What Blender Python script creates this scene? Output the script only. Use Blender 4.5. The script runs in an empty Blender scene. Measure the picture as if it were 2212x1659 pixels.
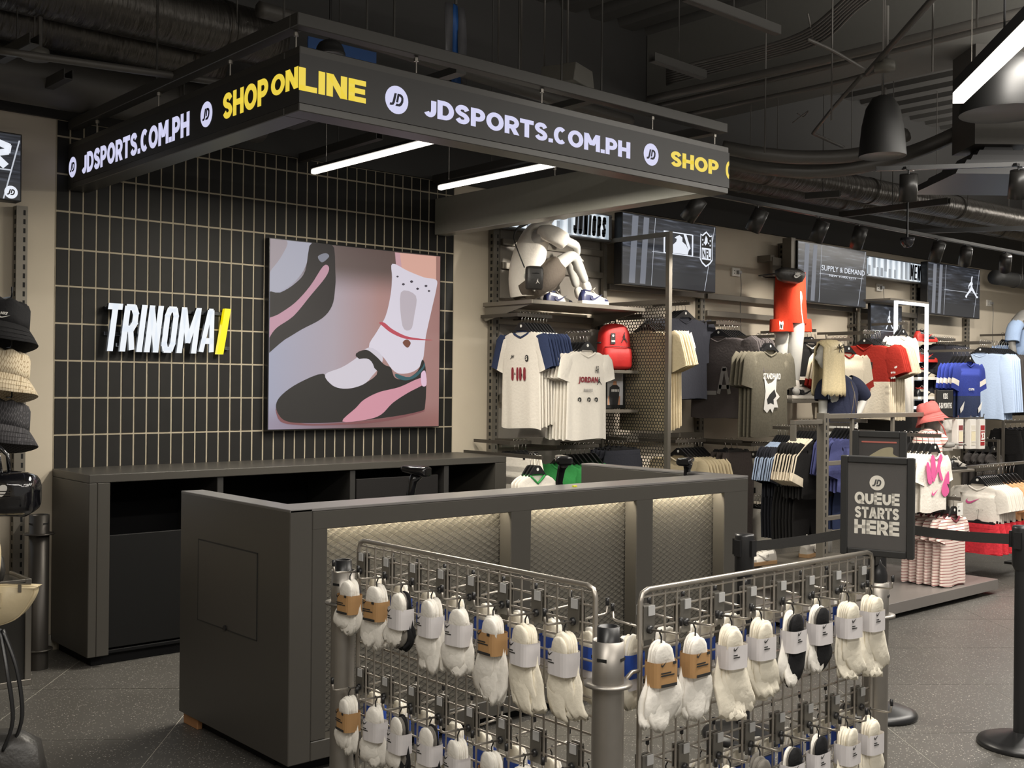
import bpy, math, random
from mathutils import Vector as V, Matrix
S = bpy.context.scene
COL = S.collection
R_ = math.radians
rnd = random.Random(7)
# ---------------- camera ----------------
F_, CX, CY = 2408.4876, 1106.0, 829.5
EYE = V((0, 0, 1.535))
def _axes():
    ya, pi, ro = R_(-41.35308589), R_(0.06114428), R_(-0.57304765)
    f = V((-math.sin(ya)*math.cos(pi), math.cos(ya)*math.cos(pi), math.sin(pi)))
    r = V((math.cos(ya), math.sin(ya), 0)); d = f.cross(r)
    return math.cos(ro)*r+math.sin(ro)*d, -math.sin(ro)*r+math.cos(ro)*d, f
AR, AD, AF = _axes()
cd = bpy.data.cameras.new('camera'); cam = bpy.data.objects.new('camera', cd); COL.objects.link(cam)
cd.sensor_width = 36; cd.lens = F_*36/2212; cd.clip_start = .05; cd.clip_end = 200
m = Matrix.Identity(4)
for i in range(3):
    m[i][0] = AR[i]; m[i][1] = -AD[i]; m[i][2] = -AF[i]; m[i][3] = EYE[i]
cam.matrix_world = m; S.camera = cam
def at(x, y, X=None, Y=None, Z=None, D=None):
    """the point of a real plane (X=, Y=, Z= or distance D=) seen at a pixel of the photograph"""
    d = AR*(x-CX)+AD*(y-CY)+AF*F_
    if D is not None: return EYE+d*(D/F_)
    t = (X-EYE[0])/d[0] if X is not None else (Y-EYE[1])/d[1] if Y is not None else (Z-EYE[2])/d[2]
    return EYE+d*t
# ---------------- world, lights, exposure ----------------
w = bpy.data.worlds.new('world'); S.world = w; w.use_nodes = True
w.node_tree.nodes['Background'].inputs[0].default_value = (1.0, .95, .88, 1)
w.node_tree.nodes['Background'].inputs[1].default_value = .32
S.view_settings.view_transform = 'Standard'; S.view_settings.look = 'None'
S.view_settings.exposure = 0; S.view_settings.gamma = 1; S.view_settings.use_curve_mapping = False
LK = 3.5
def area(name, loc, sx, sy, power, col=(1, .945, .86), rot=(0, 0, 0)):
    l = bpy.data.lights.new(name, 'AREA'); l.shape = 'RECTANGLE'; l.size = sx; l.size_y = sy; l.energy = power*LK; l.color = col
    o = bpy.data.objects.new(name, l); COL.objects.link(o); o.location = loc; o.rotation_euler = rot; return o
def spot(name, loc, tgt, power, ang=50, col=(1, .93, .83), r=.04, blend=.5):
    l = bpy.data.lights.new(name, 'SPOT'); l.energy = power*LK; l.spot_size = R_(ang); l.spot_blend = blend; l.color = col; l.shadow_soft_size = r
    o = bpy.data.objects.new(name, l); COL.objects.link(o); o.location = loc
    o.rotation_euler = (V(tgt)-V(loc)).to_track_quat('-Z', 'Y').to_euler(); return o
# unseen area lamps added to light the sales floor, before and beside the till
area('overhead_fill', (-.5, 1.2, 3.25), 3.0, .12, 26)
area('overhead_fill', (1.2, -1.2, 3.25), 3.0, .12, 26)
area('overhead_fill', (3.6, 1.3, 3.25), 3.0, .12, 26)
area('overhead_fill', (6.4, 2.2, 3.3), 3.0, .12, 30)
area('overhead_fill', (9.5, 2.6, 3.3), 3.0, .12, 34)
area('overhead_fill', (12.5, 4.6, 3.4), 3.0, .12, 26)
for p_ in ((-.5, 1.2, 3.3), (1.2, -1.2, 3.3), (3.6, 1.3, 3.3), (6.4, 2.2, 3.35), (9.5, 2.6, 3.35), (12.5, 4.6, 3.45)): area('deck_fill', p_, 3.0, .12, 34, rot=(math.pi, 0, 0))   # upward fill lamps added to brighten the ceiling deck
# ---------------- materials ----------------
MATS = {}
def mat(name, col=(.5, .5, .5), rough=.6, metal=0, emit=0, var=.06, scale=30, bump=0, spec=.5, alpha=1, kind=None, coat=0, ecol=None):
    if name in MATS: return MATS[name]
    m = bpy.data.materials.new(name); m.use_nodes = True; nt = m.node_tree; N = nt.nodes; L = nt.links
    b = N['Principled BSDF']; c = (*col, 1)
    b.inputs['Roughness'].default_value = rough; b.inputs['Metallic'].default_value = metal
    b.inputs['Specular IOR Level'].default_value = spec; b.inputs['Coat Weight'].default_value = coat
    tc = N.new('ShaderNodeTexCoord'); no = N.new('ShaderNodeTexNoise'); no.inputs['Scale'].default_value = scale; no.inputs['Detail'].default_value = 3
    L.new(tc.outputs['Object'], no.inputs['Vector'])
    mx = N.new('ShaderNodeMix'); mx.data_type = 'RGBA'
    mx.inputs[6].default_value = tuple(max(0, x*(1-var)) for x in col)+(1,); mx.inputs[7].default_value = tuple(min(1, x*(1+var)) for x in col)+(1,)
    L.new(no.outputs['Fac'], mx.inputs[0]); L.new(mx.outputs[2], b.inputs['Base Color'])
    if emit:
        b.inputs['Emission Color'].default_value = (*(ecol or col), 1); b.inputs['Emission Strength'].default_value = emit
    if alpha < 1: b.inputs['Alpha'].default_value = alpha
    if bump:
        bp = N.new('ShaderNodeBump'); bp.inputs['Strength'].default_value = bump; bp.inputs['Distance'].default_value = .01
        L.new(no.outputs['Fac'], bp.inputs['Height']); L.new(bp.outputs[0], b.inputs['Normal'])
    MATS[name] = m; return m
def lin(r, g, b):
    f = lambda v: (v/255/12.92 if v/255 <= .04045 else ((v/255+.055)/1.055)**2.4)
    return (f(r), f(g), f(b))
BLK = mat('black_plastic', (.012, .012, .013), .35)
BLKM = mat('black_matte_paint', (.014, .014, .014), .6)
GUN = mat('gunmetal_shelf_paint', (.075, .066, .055), .42, .4)
CHR = mat('chrome_wire', (.55, .53, .5), .22, 1)
STEEL = mat('brushed_steel', (.33, .31, .28), .3, .9)
COUN = mat('charcoal_laminate', (.052, .048, .042), .38, var=.04)
DKCAB = mat('black_cabinet_board', (.004, .004, .0045), .65, spec=.15)
BEIGE = mat('beige_wall_paint', (.50, .44, .35), .75, scale=6, var=.05)
WHITE = mat('white_plastic', (.75, .74, .7), .5)
LEDW = mat('led_white_pixels', (.02, .02, .02), .5, emit=1, ecol=lin(206, 206, 236))
LEDY = mat('led_yellow_pixels', (.02, .02, .01), .5, emit=1, ecol=lin(232, 205, 70))
# ---------------- mesh helpers ----------------
def mesh(name, v, f, mats, mi=None, smooth=False):
    me = bpy.data.meshes.new(name); me.from_pydata([tuple(p) for p in v], [], f)
    for m_ in (mats if isinstance(mats, (list, tuple)) else [mats]): me.materials.append(m_)
    if mi: me.polygons.foreach_set('material_index', mi)
    if smooth: me.polygons.foreach_set('use_smooth', [True]*len(me.polygons))
    me.update(); return me
def link(name, me, parent=None, loc=(0, 0, 0), rot=(0, 0, 0), sc=None):
    o = bpy.data.objects.new(name, me); COL.objects.link(o); o.location = loc; o.rotation_euler = rot
    if sc: o.scale = sc if isinstance(sc, tuple) else (sc,)*3
    if parent: o.parent = parent
    return o
def tag(o, label=None, cat=None, group=None, kind=None):
    if label: o['label'] = label
    if cat: o['category'] = cat
    if group: o['group'] = group
    if kind: o['kind'] = kind
    return o
def empty(name, label, cat, loc=(0, 0, 0), rot=(0, 0, 0), group=None):
    o = bpy.data.objects.new(name, None); COL.objects.link(o); o.location = loc; o.rotation_euler = rot; o.empty_display_size = .1
    return tag(o, label, cat, group)
class MB:
    def __init__(s): s.v = []; s.f = []; s.m = []
    def add(s, v, f, mi=0):
        n = len(s.v); s.v += [tuple(p) for p in v]; s.f += [tuple(i+n for i in q) for q in f]; s.m += [mi]*len(f); return s
    def box(s, a, b, mi=0):
        x0, y0, z0 = (min(a[i], b[i]) for i in range(3)); x1, y1, z1 = (max(a[i], b[i]) for i in range(3))
        return s.add([(x0, y0, z0), (x1, y0, z0), (x1, y1, z0), (x0, y1, z0), (x0, y0, z1), (x1, y0, z1), (x1, y1, z1), (x0, y1, z1)],
                     [(0, 3, 2, 1), (4, 5, 6, 7), (0, 1, 5, 4), (1, 2, 6, 5), (2, 3, 7, 6), (3, 0, 4, 7)], mi)
    def obox(s, c, ux, uy, uz, mi=0):       # centre and three half-axis vectors
        c, ux, uy, uz = V(c), V(ux), V(uy), V(uz)
        P = [c+ux*i+uy*j+uz*k for k in (-1, 1) for (i, j) in ((-1, -1), (1, -1), (1, 1), (-1, 1))]
        return s.add(P, [(0, 3, 2, 1), (4, 5, 6, 7), (0, 1, 5, 4), (1, 2, 6, 5), (2, 3, 7, 6), (3, 0, 4, 7)], mi)
    def tube(s, pts, r, n=8, cap=True, mi=0, flat=1):
        pts = [V(p) for p in pts]; rs = r if isinstance(r, (list, tuple)) else [r]*len(pts); rings = []
        up = V((0, 0, 1)) if abs((pts[-1]-pts[0]).normalized().z) < .9 else V((1, 0, 0))
        for i, p in enumerate(pts):
            t = (pts[min(i+1, len(pts)-1)]-pts[max(i-1, 0)]).normalized()
            a = t.cross(up)
            if a.length < 1e-4: a = t.cross(V((0, 1, 0)))
            a.normalize(); b = a.cross(t).normalized(); up = b
            rings.append([p+a*math.cos(k*2*math.pi/n)*rs[i]+b*math.sin(k*2*math.pi/n)*rs[i]*flat for k in range(n)])
        return s.loft(rings, cap, mi)
    def loft(s, rings, cap=True, mi=0, closed=True, mf=None):
        n = len(rings[0]); v = [p for r in rings for p in r]; f = []; ml = []
        for i in range(len(rings)-1):
            for k in range(n if closed else n-1):
                f.append((i*n+k, i*n+(k+1) % n, (i+1)*n+(k+1) % n, (i+1)*n+k)); ml.append(mf(i, k) if mf else mi)
        if cap and closed:
            f.append(tuple(reversed(range(n)))); f.append(tuple((len(rings)-1)*n+k for k in range(n))); ml += [mi, mi]
        q = len(s.v); s.v += [tuple(p) for p in v]; s.f += [tuple(i+q for i in t) for t in f]; s.m += ml; return s
    def lathe(s, prof, c=(0, 0, 0), n=20, mi=0, cap=False):    # prof = [(r,z)...]
        return s.loft([[(c[0]+r*math.cos(2*math.pi*k/n), c[1]+r*math.sin(2*math.pi*k/n), c[2]+z) for k in range(n)] for r, z in prof], cap, mi)
    def prism(s, poly, o, u, v, t, mi=0, side=None):   # outline poly (a,b) in the plane o+u*a+v*b, thickness vector t
        o, u, v, t = V(o), V(u), V(v), V(t); n = len(poly)
        A = [o+u*a+v*b for a, b in poly]; B = [p+t for p in A]
        ar = sum(poly[i][0]*poly[(i+1) % n][1]-poly[(i+1) % n][0]*poly[i][1] for i in range(n))
        f = [tuple(range(n)), tuple(reversed(range(n, 2*n)))]+[(i, i+n, (i+1) % n+n, (i+1) % n) for i in range(n)]
        s.add(A+B, f, mi)
        if side is not None: s.m[-len(f)+1:] = [side]*(len(f)-1)
        return s
    def me(s, name, mats, smooth=False): return mesh(name, s.v, s.f, mats, s.m if isinstance(mats, (list, tuple)) else None, smooth)
    def obj(s, name, mats, parent=None, smooth=False, **k): return link(name, s.me(name, mats, smooth), parent, **k)
def B(name, a, b, m_, parent=None, **k): return MB().box(a, b).obj(name, m_, parent, **k)
def bevel(o, w_=.004, seg=2):
    md = o.modifiers.new('bevel', 'BEVEL'); md.width = w_; md.segments = seg; md.limit_method = 'ANGLE'; return o
def spline(P, k=5, closed=True):            # Catmull-Rom through 2D points
    n = len(P); out = []
    for i in range(n if closed else n-1):
        g = lambda j: P[j % n] if closed else P[max(0, min(n-1, j))]
        p0, p1, p2, p3 = g(i-1), g(i), g(i+1), g(i+2)
        for q in range(k):
            t = q/k
            out.append(tuple(.5*(2*p1[d]+(p2[d]-p0[d])*t+(2*p0[d]-5*p1[d]+4*p2[d]-p3[d])*t*t+(3*p1[d]-p0[d]-3*p2[d]+p3[d])*t**3) for d in range(len(p1))))
    if not closed: out.append(tuple(P[-1]))
    return out
def text(name, s, p0, u, v, w_, h_, m_, parent=None, bold=.03, shear=0, ext=.0015, xh=1, res=3):
    """lettering fitted to w_ x h_ at p0 (lower left) on the plane u, v"""
    c = bpy.data.curves.new(name, 'FONT'); c.body = s; c.offset = bold; c.shear = shear; c.extrude = .01; c.resolution_u = res; c.space_character = 1+bold*3
    o = bpy.data.objects.new('tmp', c); COL.objects.link(o)
    me = bpy.data.meshes.new_from_object(o.evaluated_get(bpy.context.evaluated_depsgraph_get()))
    bpy.data.objects.remove(o); bpy.data.curves.remove(c)
    xs = [q.co.x for q in me.vertices]; ys = [q.co.y for q in me.vertices]
    x0, x1, y0, y1 = min(xs), max(xs), min(ys), max(ys); u, v = V(u), V(v); n = u.cross(v).normalized(); p0 = V(p0)
    for q in me.vertices:
        q.co = p0+u*((q.co.x-x0)/(x1-x0)*w_)+v*((q.co.y-y0)/(y1-y0)*h_)+n*(ext if q.co.z > 0 else 0)
    me.materials.clear(); me.materials.append(m_); me.name = name
    return link(name, me, parent)
# block lettering: each glyph is polylines in a 1 x 1 cell, stroked with a heavy pen
GL = {'T': [[(0, 1), (1, 1)], [(.5, 1), (.5, 0)]], 'R': [[(0, 0), (0, 1), (.7, 1), (1, .85), (1, .62), (.7, .48), (0, .48)], [(.6, .48), (1, 0)]],
 'I': [[(.5, 0), (.5, 1)]], 'N': [[(0, 0), (0, 1)], [(0, 1), (1, 0)], [(1, 0), (1, 1)]],
 'O': [[(0, .16), (0, .84), (.2, 1), (.8, 1), (1, .84), (1, .16), (.8, 0), (.2, 0), (0, .16)]],
 'M': [[(0, 0), (0, 1)], [(.04, 1), (.5, .22), (.96, 1)], [(1, 1), (1, 0)]], 'A': [[(0, 0), (.4, 1), (.6, 1), (1, 0)], [(.18, .25), (.82, .25)]],
 'J': [[(1, 1), (1, .16), (.8, 0), (.2, 0), (0, .16), (0, .3)]], 'U': [[(0, 1), (0, .16), (.2, 0), (.8, 0), (1, .16), (1, 1)]],
 'S': [[(1, .74), (1, .86), (.8, 1), (.2, 1), (0, .84), (0, .66), (1, .36), (1, .16), (.8, 0), (.2, 0), (0, .14), (0, .27)]],
 'E': [[(1, 1), (0, 1), (0, 0), (1, 0)], [(0, .5), (.85, .5)]], 'D': [[(0, 0), (0, 1), (.7, 1), (1, .8), (1, .2), (.7, 0), (0, 0)]],
 'F': [[(1, 1), (0, 1), (0, 0)], [(0, .52), (.85, .52)]], 'L': [[(0, 1), (0, 0), (1, 0)]], 'K': [[(0, 0), (0, 1)], [(1, 1), (.1, .5), (1, 0)]]}
def block(mb, s, p0, u, v, w_, h_, pen, gap=.35, shear=0, t=.002, wid={'I': .0, 'M': 1.35}, penh=None, mi=0, side=None):
    u, v, p0 = V(u), V(v), V(p0); n = u.cross(v).normalized(); penh = penh or pen
    ws = [wid.get(c, 1) for c in s]; tot = sum(ws); g = pen*(1+gap); cw = (w_-pen*len(s)-pen*gap*(len(s)-1)-shear*h_)/max(tot, .01); x = pen/2
    for c, q in zip(s, ws):
        for pl in GL[c]:
            pl = [(x+(a if q else .0)*cw*q, penh/2+b*(h_-penh)) for a, b in pl]
            for i in range(len(pl)-1):
                (ax, ay), (bx, by) = pl[i], pl[i+1]; dx, dy = bx-ax, by-ay; L = math.hypot(dx, dy) or 1; dx /= L; dy /= L
                hp = (pen*abs(dy)+penh*abs(dx))/2; hp = hp*.82 if abs(dx) > .1 and abs(dy) > .1 else hp
                e0 = hp if i == 0 and abs(dx*dy) < .05 else hp*.45; e1 = hp if i == len(pl)-2 and abs(dx*dy) < .05 else hp*.45
                if (i == 0 or i == len(pl)-2) and abs(dx*dy) < .05:
                    if i == 0: e0 = (penh if abs(dy) > .5 else pen)/2
                    if i == len(pl)-2: e1 = (penh if abs(dy) > .5 else pen)/2
                ax -= dx*e0; ay -= dy*e0; bx += dx*e1; by += dy*e1
                q4 = [(ax+dy*hp, ay-dx*hp), (bx+dy*hp, by-dx*hp), (bx-dy*hp, by+dx*hp), (ax-dy*hp, ay+dx*hp)]
                q4 = [(a, min(max(b, 0), h_)) for a, b in q4]
                mb.prism([(a+b*shear, b) for a, b in q4], p0+n*t, u, v, -n*t, mi, side)
        x += cw*q+g
def arc(cx, cy, rx, ry, a0, a1, k=10): return [(cx+rx*math.cos(R_(a0+(a1-a0)*i/k)), cy+ry*math.sin(R_(a0+(a1-a0)*i/k))) for i in range(k+1)]
_P = [(0, 1), (.5, 1)]+arc(.5, .70, .5, .30, 90, -90)[1:]+[(0, .40)]
# wide heavy capitals: 's' straight strokes, 'c' curved ribbons, in a 1 x 1 cell of stroke centres; first value is the width in cap heights
G2 = {'O': (.74, [('c', arc(.5, .5, .5, .5, 0, 360, 24))]), 'C': (.58, [('c', arc(.5, .5, .5, .5, 48, 312, 20))]), 'D': (.62, [('s', (0, 0, 0, 1)), ('c', [(0, 1), (.4, 1)]+arc(.4, .5, .6, .5, 90, -90, 14)[1:]+[(0, 0)])]),
 'P': (.54, [('s', (0, 0, 0, 1)), ('c', _P)]), 'R': (.58, [('s', (0, 0, 0, 1)), ('c', _P), ('d', (.5, .42, 1.0, 0))]), 'Q': (.74, [('c', arc(.5, .5, .5, .5, 0, 360, 24)), ('d', (.62, .30, 1.0, 0))]),
 'S': (.54, [('c', spline([(.97, .80), (.74, .99), (.28, .99), (.02, .77), (.25, .57), (.75, .44), (.98, .22), (.72, .01), (.26, .01), (.02, .18)], 4, False))]),
 'J': (.40, [('c', [(1, 1), (1, .42)]+arc(.5, .36, .5, .36, 0, -150, 10))]), 'U': (.58, [('c', [(0, 1), (0, .42)]+arc(.5, .40, .5, .40, 180, 360, 12)+[(1, 1)])]),
 'T': (.56, [('s', (0, 1, 1, 1)), ('s', (.5, 0, .5, 1))]), 'H': (.60, [('s', (0, 0, 0, 1)), ('s', (1, 0, 1, 1)), ('s', (0, .5, 1, .5))]), 'N': (.62, [('s', (0, 0, 0, 1)), ('s', (1, 0, 1, 1)), ('d', (0, 1, 1, 0))]),
 'M': (.80, [('s', (0, 0, 0, 1)), ('s', (1, 0, 1, 1)), ('d', (0, 1, .5, .28)), ('d', (.5, .28, 1, 1))]), 'L': (.48, [('s', (0, 0, 0, 1)), ('s', (0, 0, 1, 0))]), 'I': (.0, [('s', (.5, 0, .5, 1))]),
 'E': (.50, [('s', (0, 0, 0, 1)), ('s', (0, 1, 1, 1)), ('s', (0, .5, .92, .5)), ('s', (0, 0, 1, 0))]), 'A': (.70, [('d', (0, 0, .5, 1)), ('d', (.5, 1, 1, 0)), ('s', (.2, .24, .8, .24))]), '.': (.0, [('.', None)])}
def heavy(name, s, p0, u, v, w_, h_, m_, parent, pen=.275, penh=.235, gap=.065, t=.001):
    u, v, p0 = V(u), V(v), V(p0); n = u.cross(v).normalized(); nat = sum(G2[c][0]+pen for c in s)+gap*(len(s)-1); kx = w_/nat; mb = MB(); x = 0
    def quad(Q): mb.prism([(a*kx, b*h_) for a, b in Q], p0+n*t, u, v, -n*t)
    for c in s:
        cw, st = G2[c]; X = lambda a: x+pen/2+a*cw; Yc = lambda b: penh/2+b*(1-penh)
        for k, d in st:
            if k == '.': quad([(x, 0), (x+pen, 0), (x+pen, .22), (x, .22)])
            elif k == 's':
                a, b, e, f = X(d[0]), Yc(d[1]), X(d[2]), Yc(d[3])
                if abs(a-e) < 1e-6: quad([(a-pen/2, b-penh/2), (a+pen/2, b-penh/2), (a+pen/2, f+penh/2), (a-pen/2, f+penh/2)])
                else: quad([(a-pen/2 if d[0] == 0 else a, b-penh/2), (e+pen/2, b-penh/2), (e+pen/2, b+penh/2), (a-pen/2 if d[0] == 0 else a, b+penh/2)])
            elif k == 'd':
                a, e = X(d[0]), X(d[2]); b, f = (0 if d[1] == 0 else 1 if d[1] == 1 else Yc(d[1])), (0 if d[3] == 0 else 1 if d[3] == 1 else Yc(d[3])); pw = pen*.58; quad([(a-pw, b), (a+pw, b), (e+pw, f), (e-pw, f)])
            else:
                P = [(X(a), Yc(b)) for a, b in d]; closed = abs(P[0][0]-P[-1][0])+abs(P[0][1]-P[-1][1]) < 1e-6; m = len(P); Lp = []
                for i in range(m):
                    a = P[i-1 if i else (m-2 if closed else 0)]; b = P[i+1 if i < m-1 else (1 if closed else m-1)]; dx, dy = b[0]-a[0], b[1]-a[1]; L = math.hypot(dx, dy) or 1
                    Lp.append((-dy/L*pen/2, dx/L*penh/2))
                for i in range(m-1): quad([(P[i][0]-Lp[i][0], P[i][1]-Lp[i][1]), (P[i+1][0]-Lp[i+1][0], P[i+1][1]-Lp[i+1][1]), (P[i+1][0]+Lp[i+1][0], P[i+1][1]+Lp[i+1][1]), (P[i][0]+Lp[i][0], P[i][1]+Lp[i][1])])
        x += cw+pen+gap
    return mb.obj(name, m_, parent)
def disc(mb, c, u, v, r, t, n=28, mi=0, ry=None):
    ry = ry or r; mb.prism([(r*math.cos(2*math.pi*k/n), ry*math.sin(2*math.pi*k/n)) for k in range(n)], V(c)+V(t), u, v, -V(t), mi)
SWOOSH = [(0, .42), (.06, .62), (.16, .86), (.10, .55), (.17, .36), (.32, .34), (1, .98), (.40, .10), (.24, .0), (.10, .06), (.02, .2)]
JUMP = [(.50, 1), (.54, 1), (.56, .93), (.53, .88), (.52, .74), (.56, .70), (.57, .63), (.53, .58), (.56, .50), (.62, .44), (.80, .24), (.90, .14), (1, .12), (.97, .06), (.88, .05),
        (.70, .22), (.50, .36), (.30, .22), (.16, .10), (.12, 0), (.02, .03), (.02, .09), (.14, .20), (.30, .36), (.42, .52), (.40, .60), (.30, .52), (.30, .44), (.36, .36), (.28, .40), (.24, .54), (.36, .70), (.44, .74), (.45, .88), (.47, .94)]
def star(n=5, r=.45): return [((1 if k % 2 == 0 else r)*math.sin(k*math.pi/n), (1 if k % 2 == 0 else r)*math.cos(k*math.pi/n)) for k in range(2*n)]
def roundel(c, u, v, r, parent, ring, ink, t=.001, names=('logo_disc', 'logo_letters'), under=None):
    """round badge with slanted J and D"""
    u, v, c = V(u), V(v), V(c); n = u.cross(v).normalized()
    mb = MB(); disc(mb, c, u, v, r, n*t); o = mb.obj(names[0], ring, parent)
    mb = MB(); k = .95*r; q = lambda P: mb.prism([(a*k, b*k) for a, b in P], c+n*(t+.0012), u, v, -n*.001)
    q([(-.22, .48), (-.02, .48), (-.20, -.22), (-.30, -.40), (-.46, -.46), (-.66, -.46), (-.62, -.28), (-.46, -.28), (-.40, -.18)])
    q([(.06, .48), (.34, .48), (.52, .38), (.60, .20), (.58, -.08), (.46, -.32), (.26, -.46), (-.14, -.46), (-.04, -.28), (.18, -.28), (.32, -.16), (.40, .02), (.40, .20), (.28, .30), (.20, .30), (.10, -.18), (-.08, -.18)])
    mb.obj(names[1], ink, under or parent); return o
from mathutils import noise
def cloth(name, path, radii, m_, parent, flat=1, amp=.006, sc=14, n=28, seed=0, cap=False):
    mb = MB().tube(path, radii, n, cap, flat=flat); out = []
    for i, v in enumerate(mb.v):
        v = V(v); t = min(1, .35+(i//n)/max(1, len(path)))
        out.append(v+noise.noise_vector(v*sc+V((seed, 0, 0)))*amp*t*2.2)
    mb.v = out; o = mb.obj(name, m_, parent, True); s = o.modifiers.new('solid', 'SOLIDIFY'); s.thickness = .003; s2 = o.modifiers.new('sub', 'SUBSURF'); s2.levels = 1; s2.render_levels = 1; return o
ORD = ['front', 'second', 'third', 'fourth', 'fifth', 'sixth', 'seventh', 'eighth', 'ninth', 'tenth', 'eleventh', 'twelfth', 'thirteenth', 'fourteenth', 'fifteenth', 'sixteenth']
# ================= SETTING =================
WY = 6.49                                    # face of the back wall
def struct(o): o['kind'] = 'structure'; return o
# floor: terrazzo tiles on a grid turned 38 degrees
def terrazzo():
    m = bpy.data.materials.new('dark_terrazzo'); m.use_nodes = True; N = m.node_tree.nodes; L = m.node_tree.links; b = N['Principled BSDF']
    g = N.new('ShaderNodeNewGeometry')
    def vor(sc, th, dens):
        a = N.new('ShaderNodeTexVoronoi'); a.inputs['Scale'].default_value = sc; L.new(g.outputs['Position'], a.inputs['Vector'])
        lt = N.new('ShaderNodeMath'); lt.operation = 'LESS_THAN'; lt.inputs[1].default_value = th; L.new(a.outputs['Distance'], lt.inputs[0])
        sp = N.new('ShaderNodeSeparateColor'); L.new(a.outputs['Color'], sp.inputs[0])
        gt = N.new('ShaderNodeMath'); gt.operation = 'GREATER_THAN'; gt.inputs[1].default_value = dens; L.new(sp.outputs[0], gt.inputs[0])
        mu = N.new('ShaderNodeMath'); mu.operation = 'MULTIPLY'; L.new(lt.outputs[0], mu.inputs[0]); L.new(gt.outputs[0], mu.inputs[1]); return mu
    a, c = vor(110, .24, .6), vor(45, .16, .72); ad = N.new('ShaderNodeMath'); ad.operation = 'MAXIMUM'; L.new(a.outputs[0], ad.inputs[0]); L.new(c.outputs[0], ad.inputs[1])
    no = N.new('ShaderNodeTexNoise'); no.inputs['Scale'].default_value = 2.2; no.inputs['Detail'].default_value = 6; L.new(g.outputs['Position'], no.inputs['Vector'])
    m0 = N.new('ShaderNodeMix'); m0.data_type = 'RGBA'; m0.inputs[6].default_value = (.074, .070, .063, 1); m0.inputs[7].default_value = (.10, .095, .086, 1); L.new(no.outputs['Fac'], m0.inputs[0])
    mx = N.new('ShaderNodeMix'); mx.data_type = 'RGBA'; L.new(ad.outputs[0], mx.inputs[0]); L.new(m0.outputs[2], mx.inputs[6]); mx.inputs[7].default_value = (.42, .40, .36, 1)
    L.new(mx.outputs[2], b.inputs['Base Color']); b.inputs['Roughness'].default_value = .42
    return m
TERR = terrazzo()
GROUTF = mat('pale_floor_joint', (.42, .40, .35), .7)
floor = struct(B('floor', (-4, -3, -.05), (17, WY+.1, -.0015), GROUTF))
ft = R_(-38.114); fu = V((math.cos(ft), math.sin(ft), 0)); fv = V((-math.sin(ft), math.cos(ft), 0))
tm = MB().box((-.3988, -.3988, -.0015), (.3988, .3988, 0)).me('floor_tile', TERR); far = MB()
cells = []
for i in range(-9, 16):
    for j in range(-4, 20):
        c = fu*(-2.007+.8017*(i+.5))+fv*(4.867-.8017*6+.8017*(j+.5)-0)
        if -2.5 < c.x < 15.2 and -1.4 < c.y < WY+.5: cells.append(((c-V((4.5, 3.5, 0))).length, c))
cells.sort(key=lambda q: q[0])
for k, (d, c) in enumerate(cells):
    if k < 290: link('floor_tile', tm, floor, loc=c, rot=(0, 0, ft))
    else: far.obox(c-V((0, 0, .0007)), fu*.3988, fv*.3988, (0, 0, .0007))
if far.v: tag(far.obj('floor_tile', TERR, floor), kind='stuff')
# walls
WX0, WX1, WTOP = 2.236, 5.132, 3.0
wl = struct(B('wall_back_left', (-4, WY+.006, 0), (WX0, WY+.3, 3.03), BEIGE))
wr = struct(B('wall_back_right', (WX1, WY+.006, 0), (17, WY+.3, 3.03), BEIGE))
GROUT = mat('beige_tile_grout', (.36, .315, .235), .8, scale=12, var=.1)
wt = struct(B('wall_back_tiled', (WX0, WY+.004, 0), (WX1, WY+.3, 3.03), GROUT))
SOFF = mat('black_ceiling_paint', (.028, .027, .026), .7)
struct(B('wall_back_upper', (-4, WY-.02, 3.025), (17, WY+.3, 5.2), SOFF))
struct(B('wall_right', (17, -3, 0), (17.2, WY+.3, 5.2), BEIGE))
struct(B('wall_left', (-4.2, -3, 0), (-4, WY+.3, 5.2), BEIGE))
struct(B('baseboard_back', (-4, WY-.008, 0), (WX0, WY+.02, .09), mat('grey_baseboard', (.33, .31, .27), .6)))
TILE = mat('matte_black_tile', (.0095, .009, .0085), .6, scale=9, var=.3, spec=.25)
px_, pz_ = .0781, .2132
for i in range(38):
    x0 = 2.316+px_*(i-1); x1 = x0+px_
    for j in range(-1, 9):
        z0 = 1.225+pz_*j; z1 = z0+pz_
        a0, a1 = max(x0+.0055, WX0), min(x1-.0055, WX1); b0, b1 = z0+.0055, min(z1-.0055, 3.02)
        if a1-a0 < .01 or b1-b0 < .02: continue
        if a0 > 3.6 and a1 < 4.93 and b0 > 1.24 and b1 < 2.46: continue
        y = WY+rnd.uniform(-.0008, .0006)
        B('wall_tile', (a0, y-.000, b0), (a1, WY+.006, b1), TILE, wt)
# ceiling: ribbed metal deck high above
DECK = mat('painted_metal_deck', (.085, .082, .078), .42, .3)
ceil = struct(B('ceiling', (-4, -3, 4.72), (17, WY+.3, 4.8), SOFF))
rb = MB().prism([(-.15, 0), (-.08, -.16), (.08, -.16), (.15, 0)], (0, -3, 4.72), (1, 0, 0), (0, 0, 1), (0, 9.5, 0)).me('deck_rib', DECK)
for i in range(60):
    x = -3.6+.34*i
    if x < 16.8: link('deck_rib', rb, ceil, loc=(x, 0, 0))
# ---- deep concrete beam across the ceiling
tag(MB().box((7.2, -3, 3.95), (8.0, WY-.03, 4.56)).obj('ceiling_beam', mat('grey_painted_concrete', (.10, .098, .09), .8)), 'wide grey concrete beam under the metal deck', 'beam')
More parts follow.
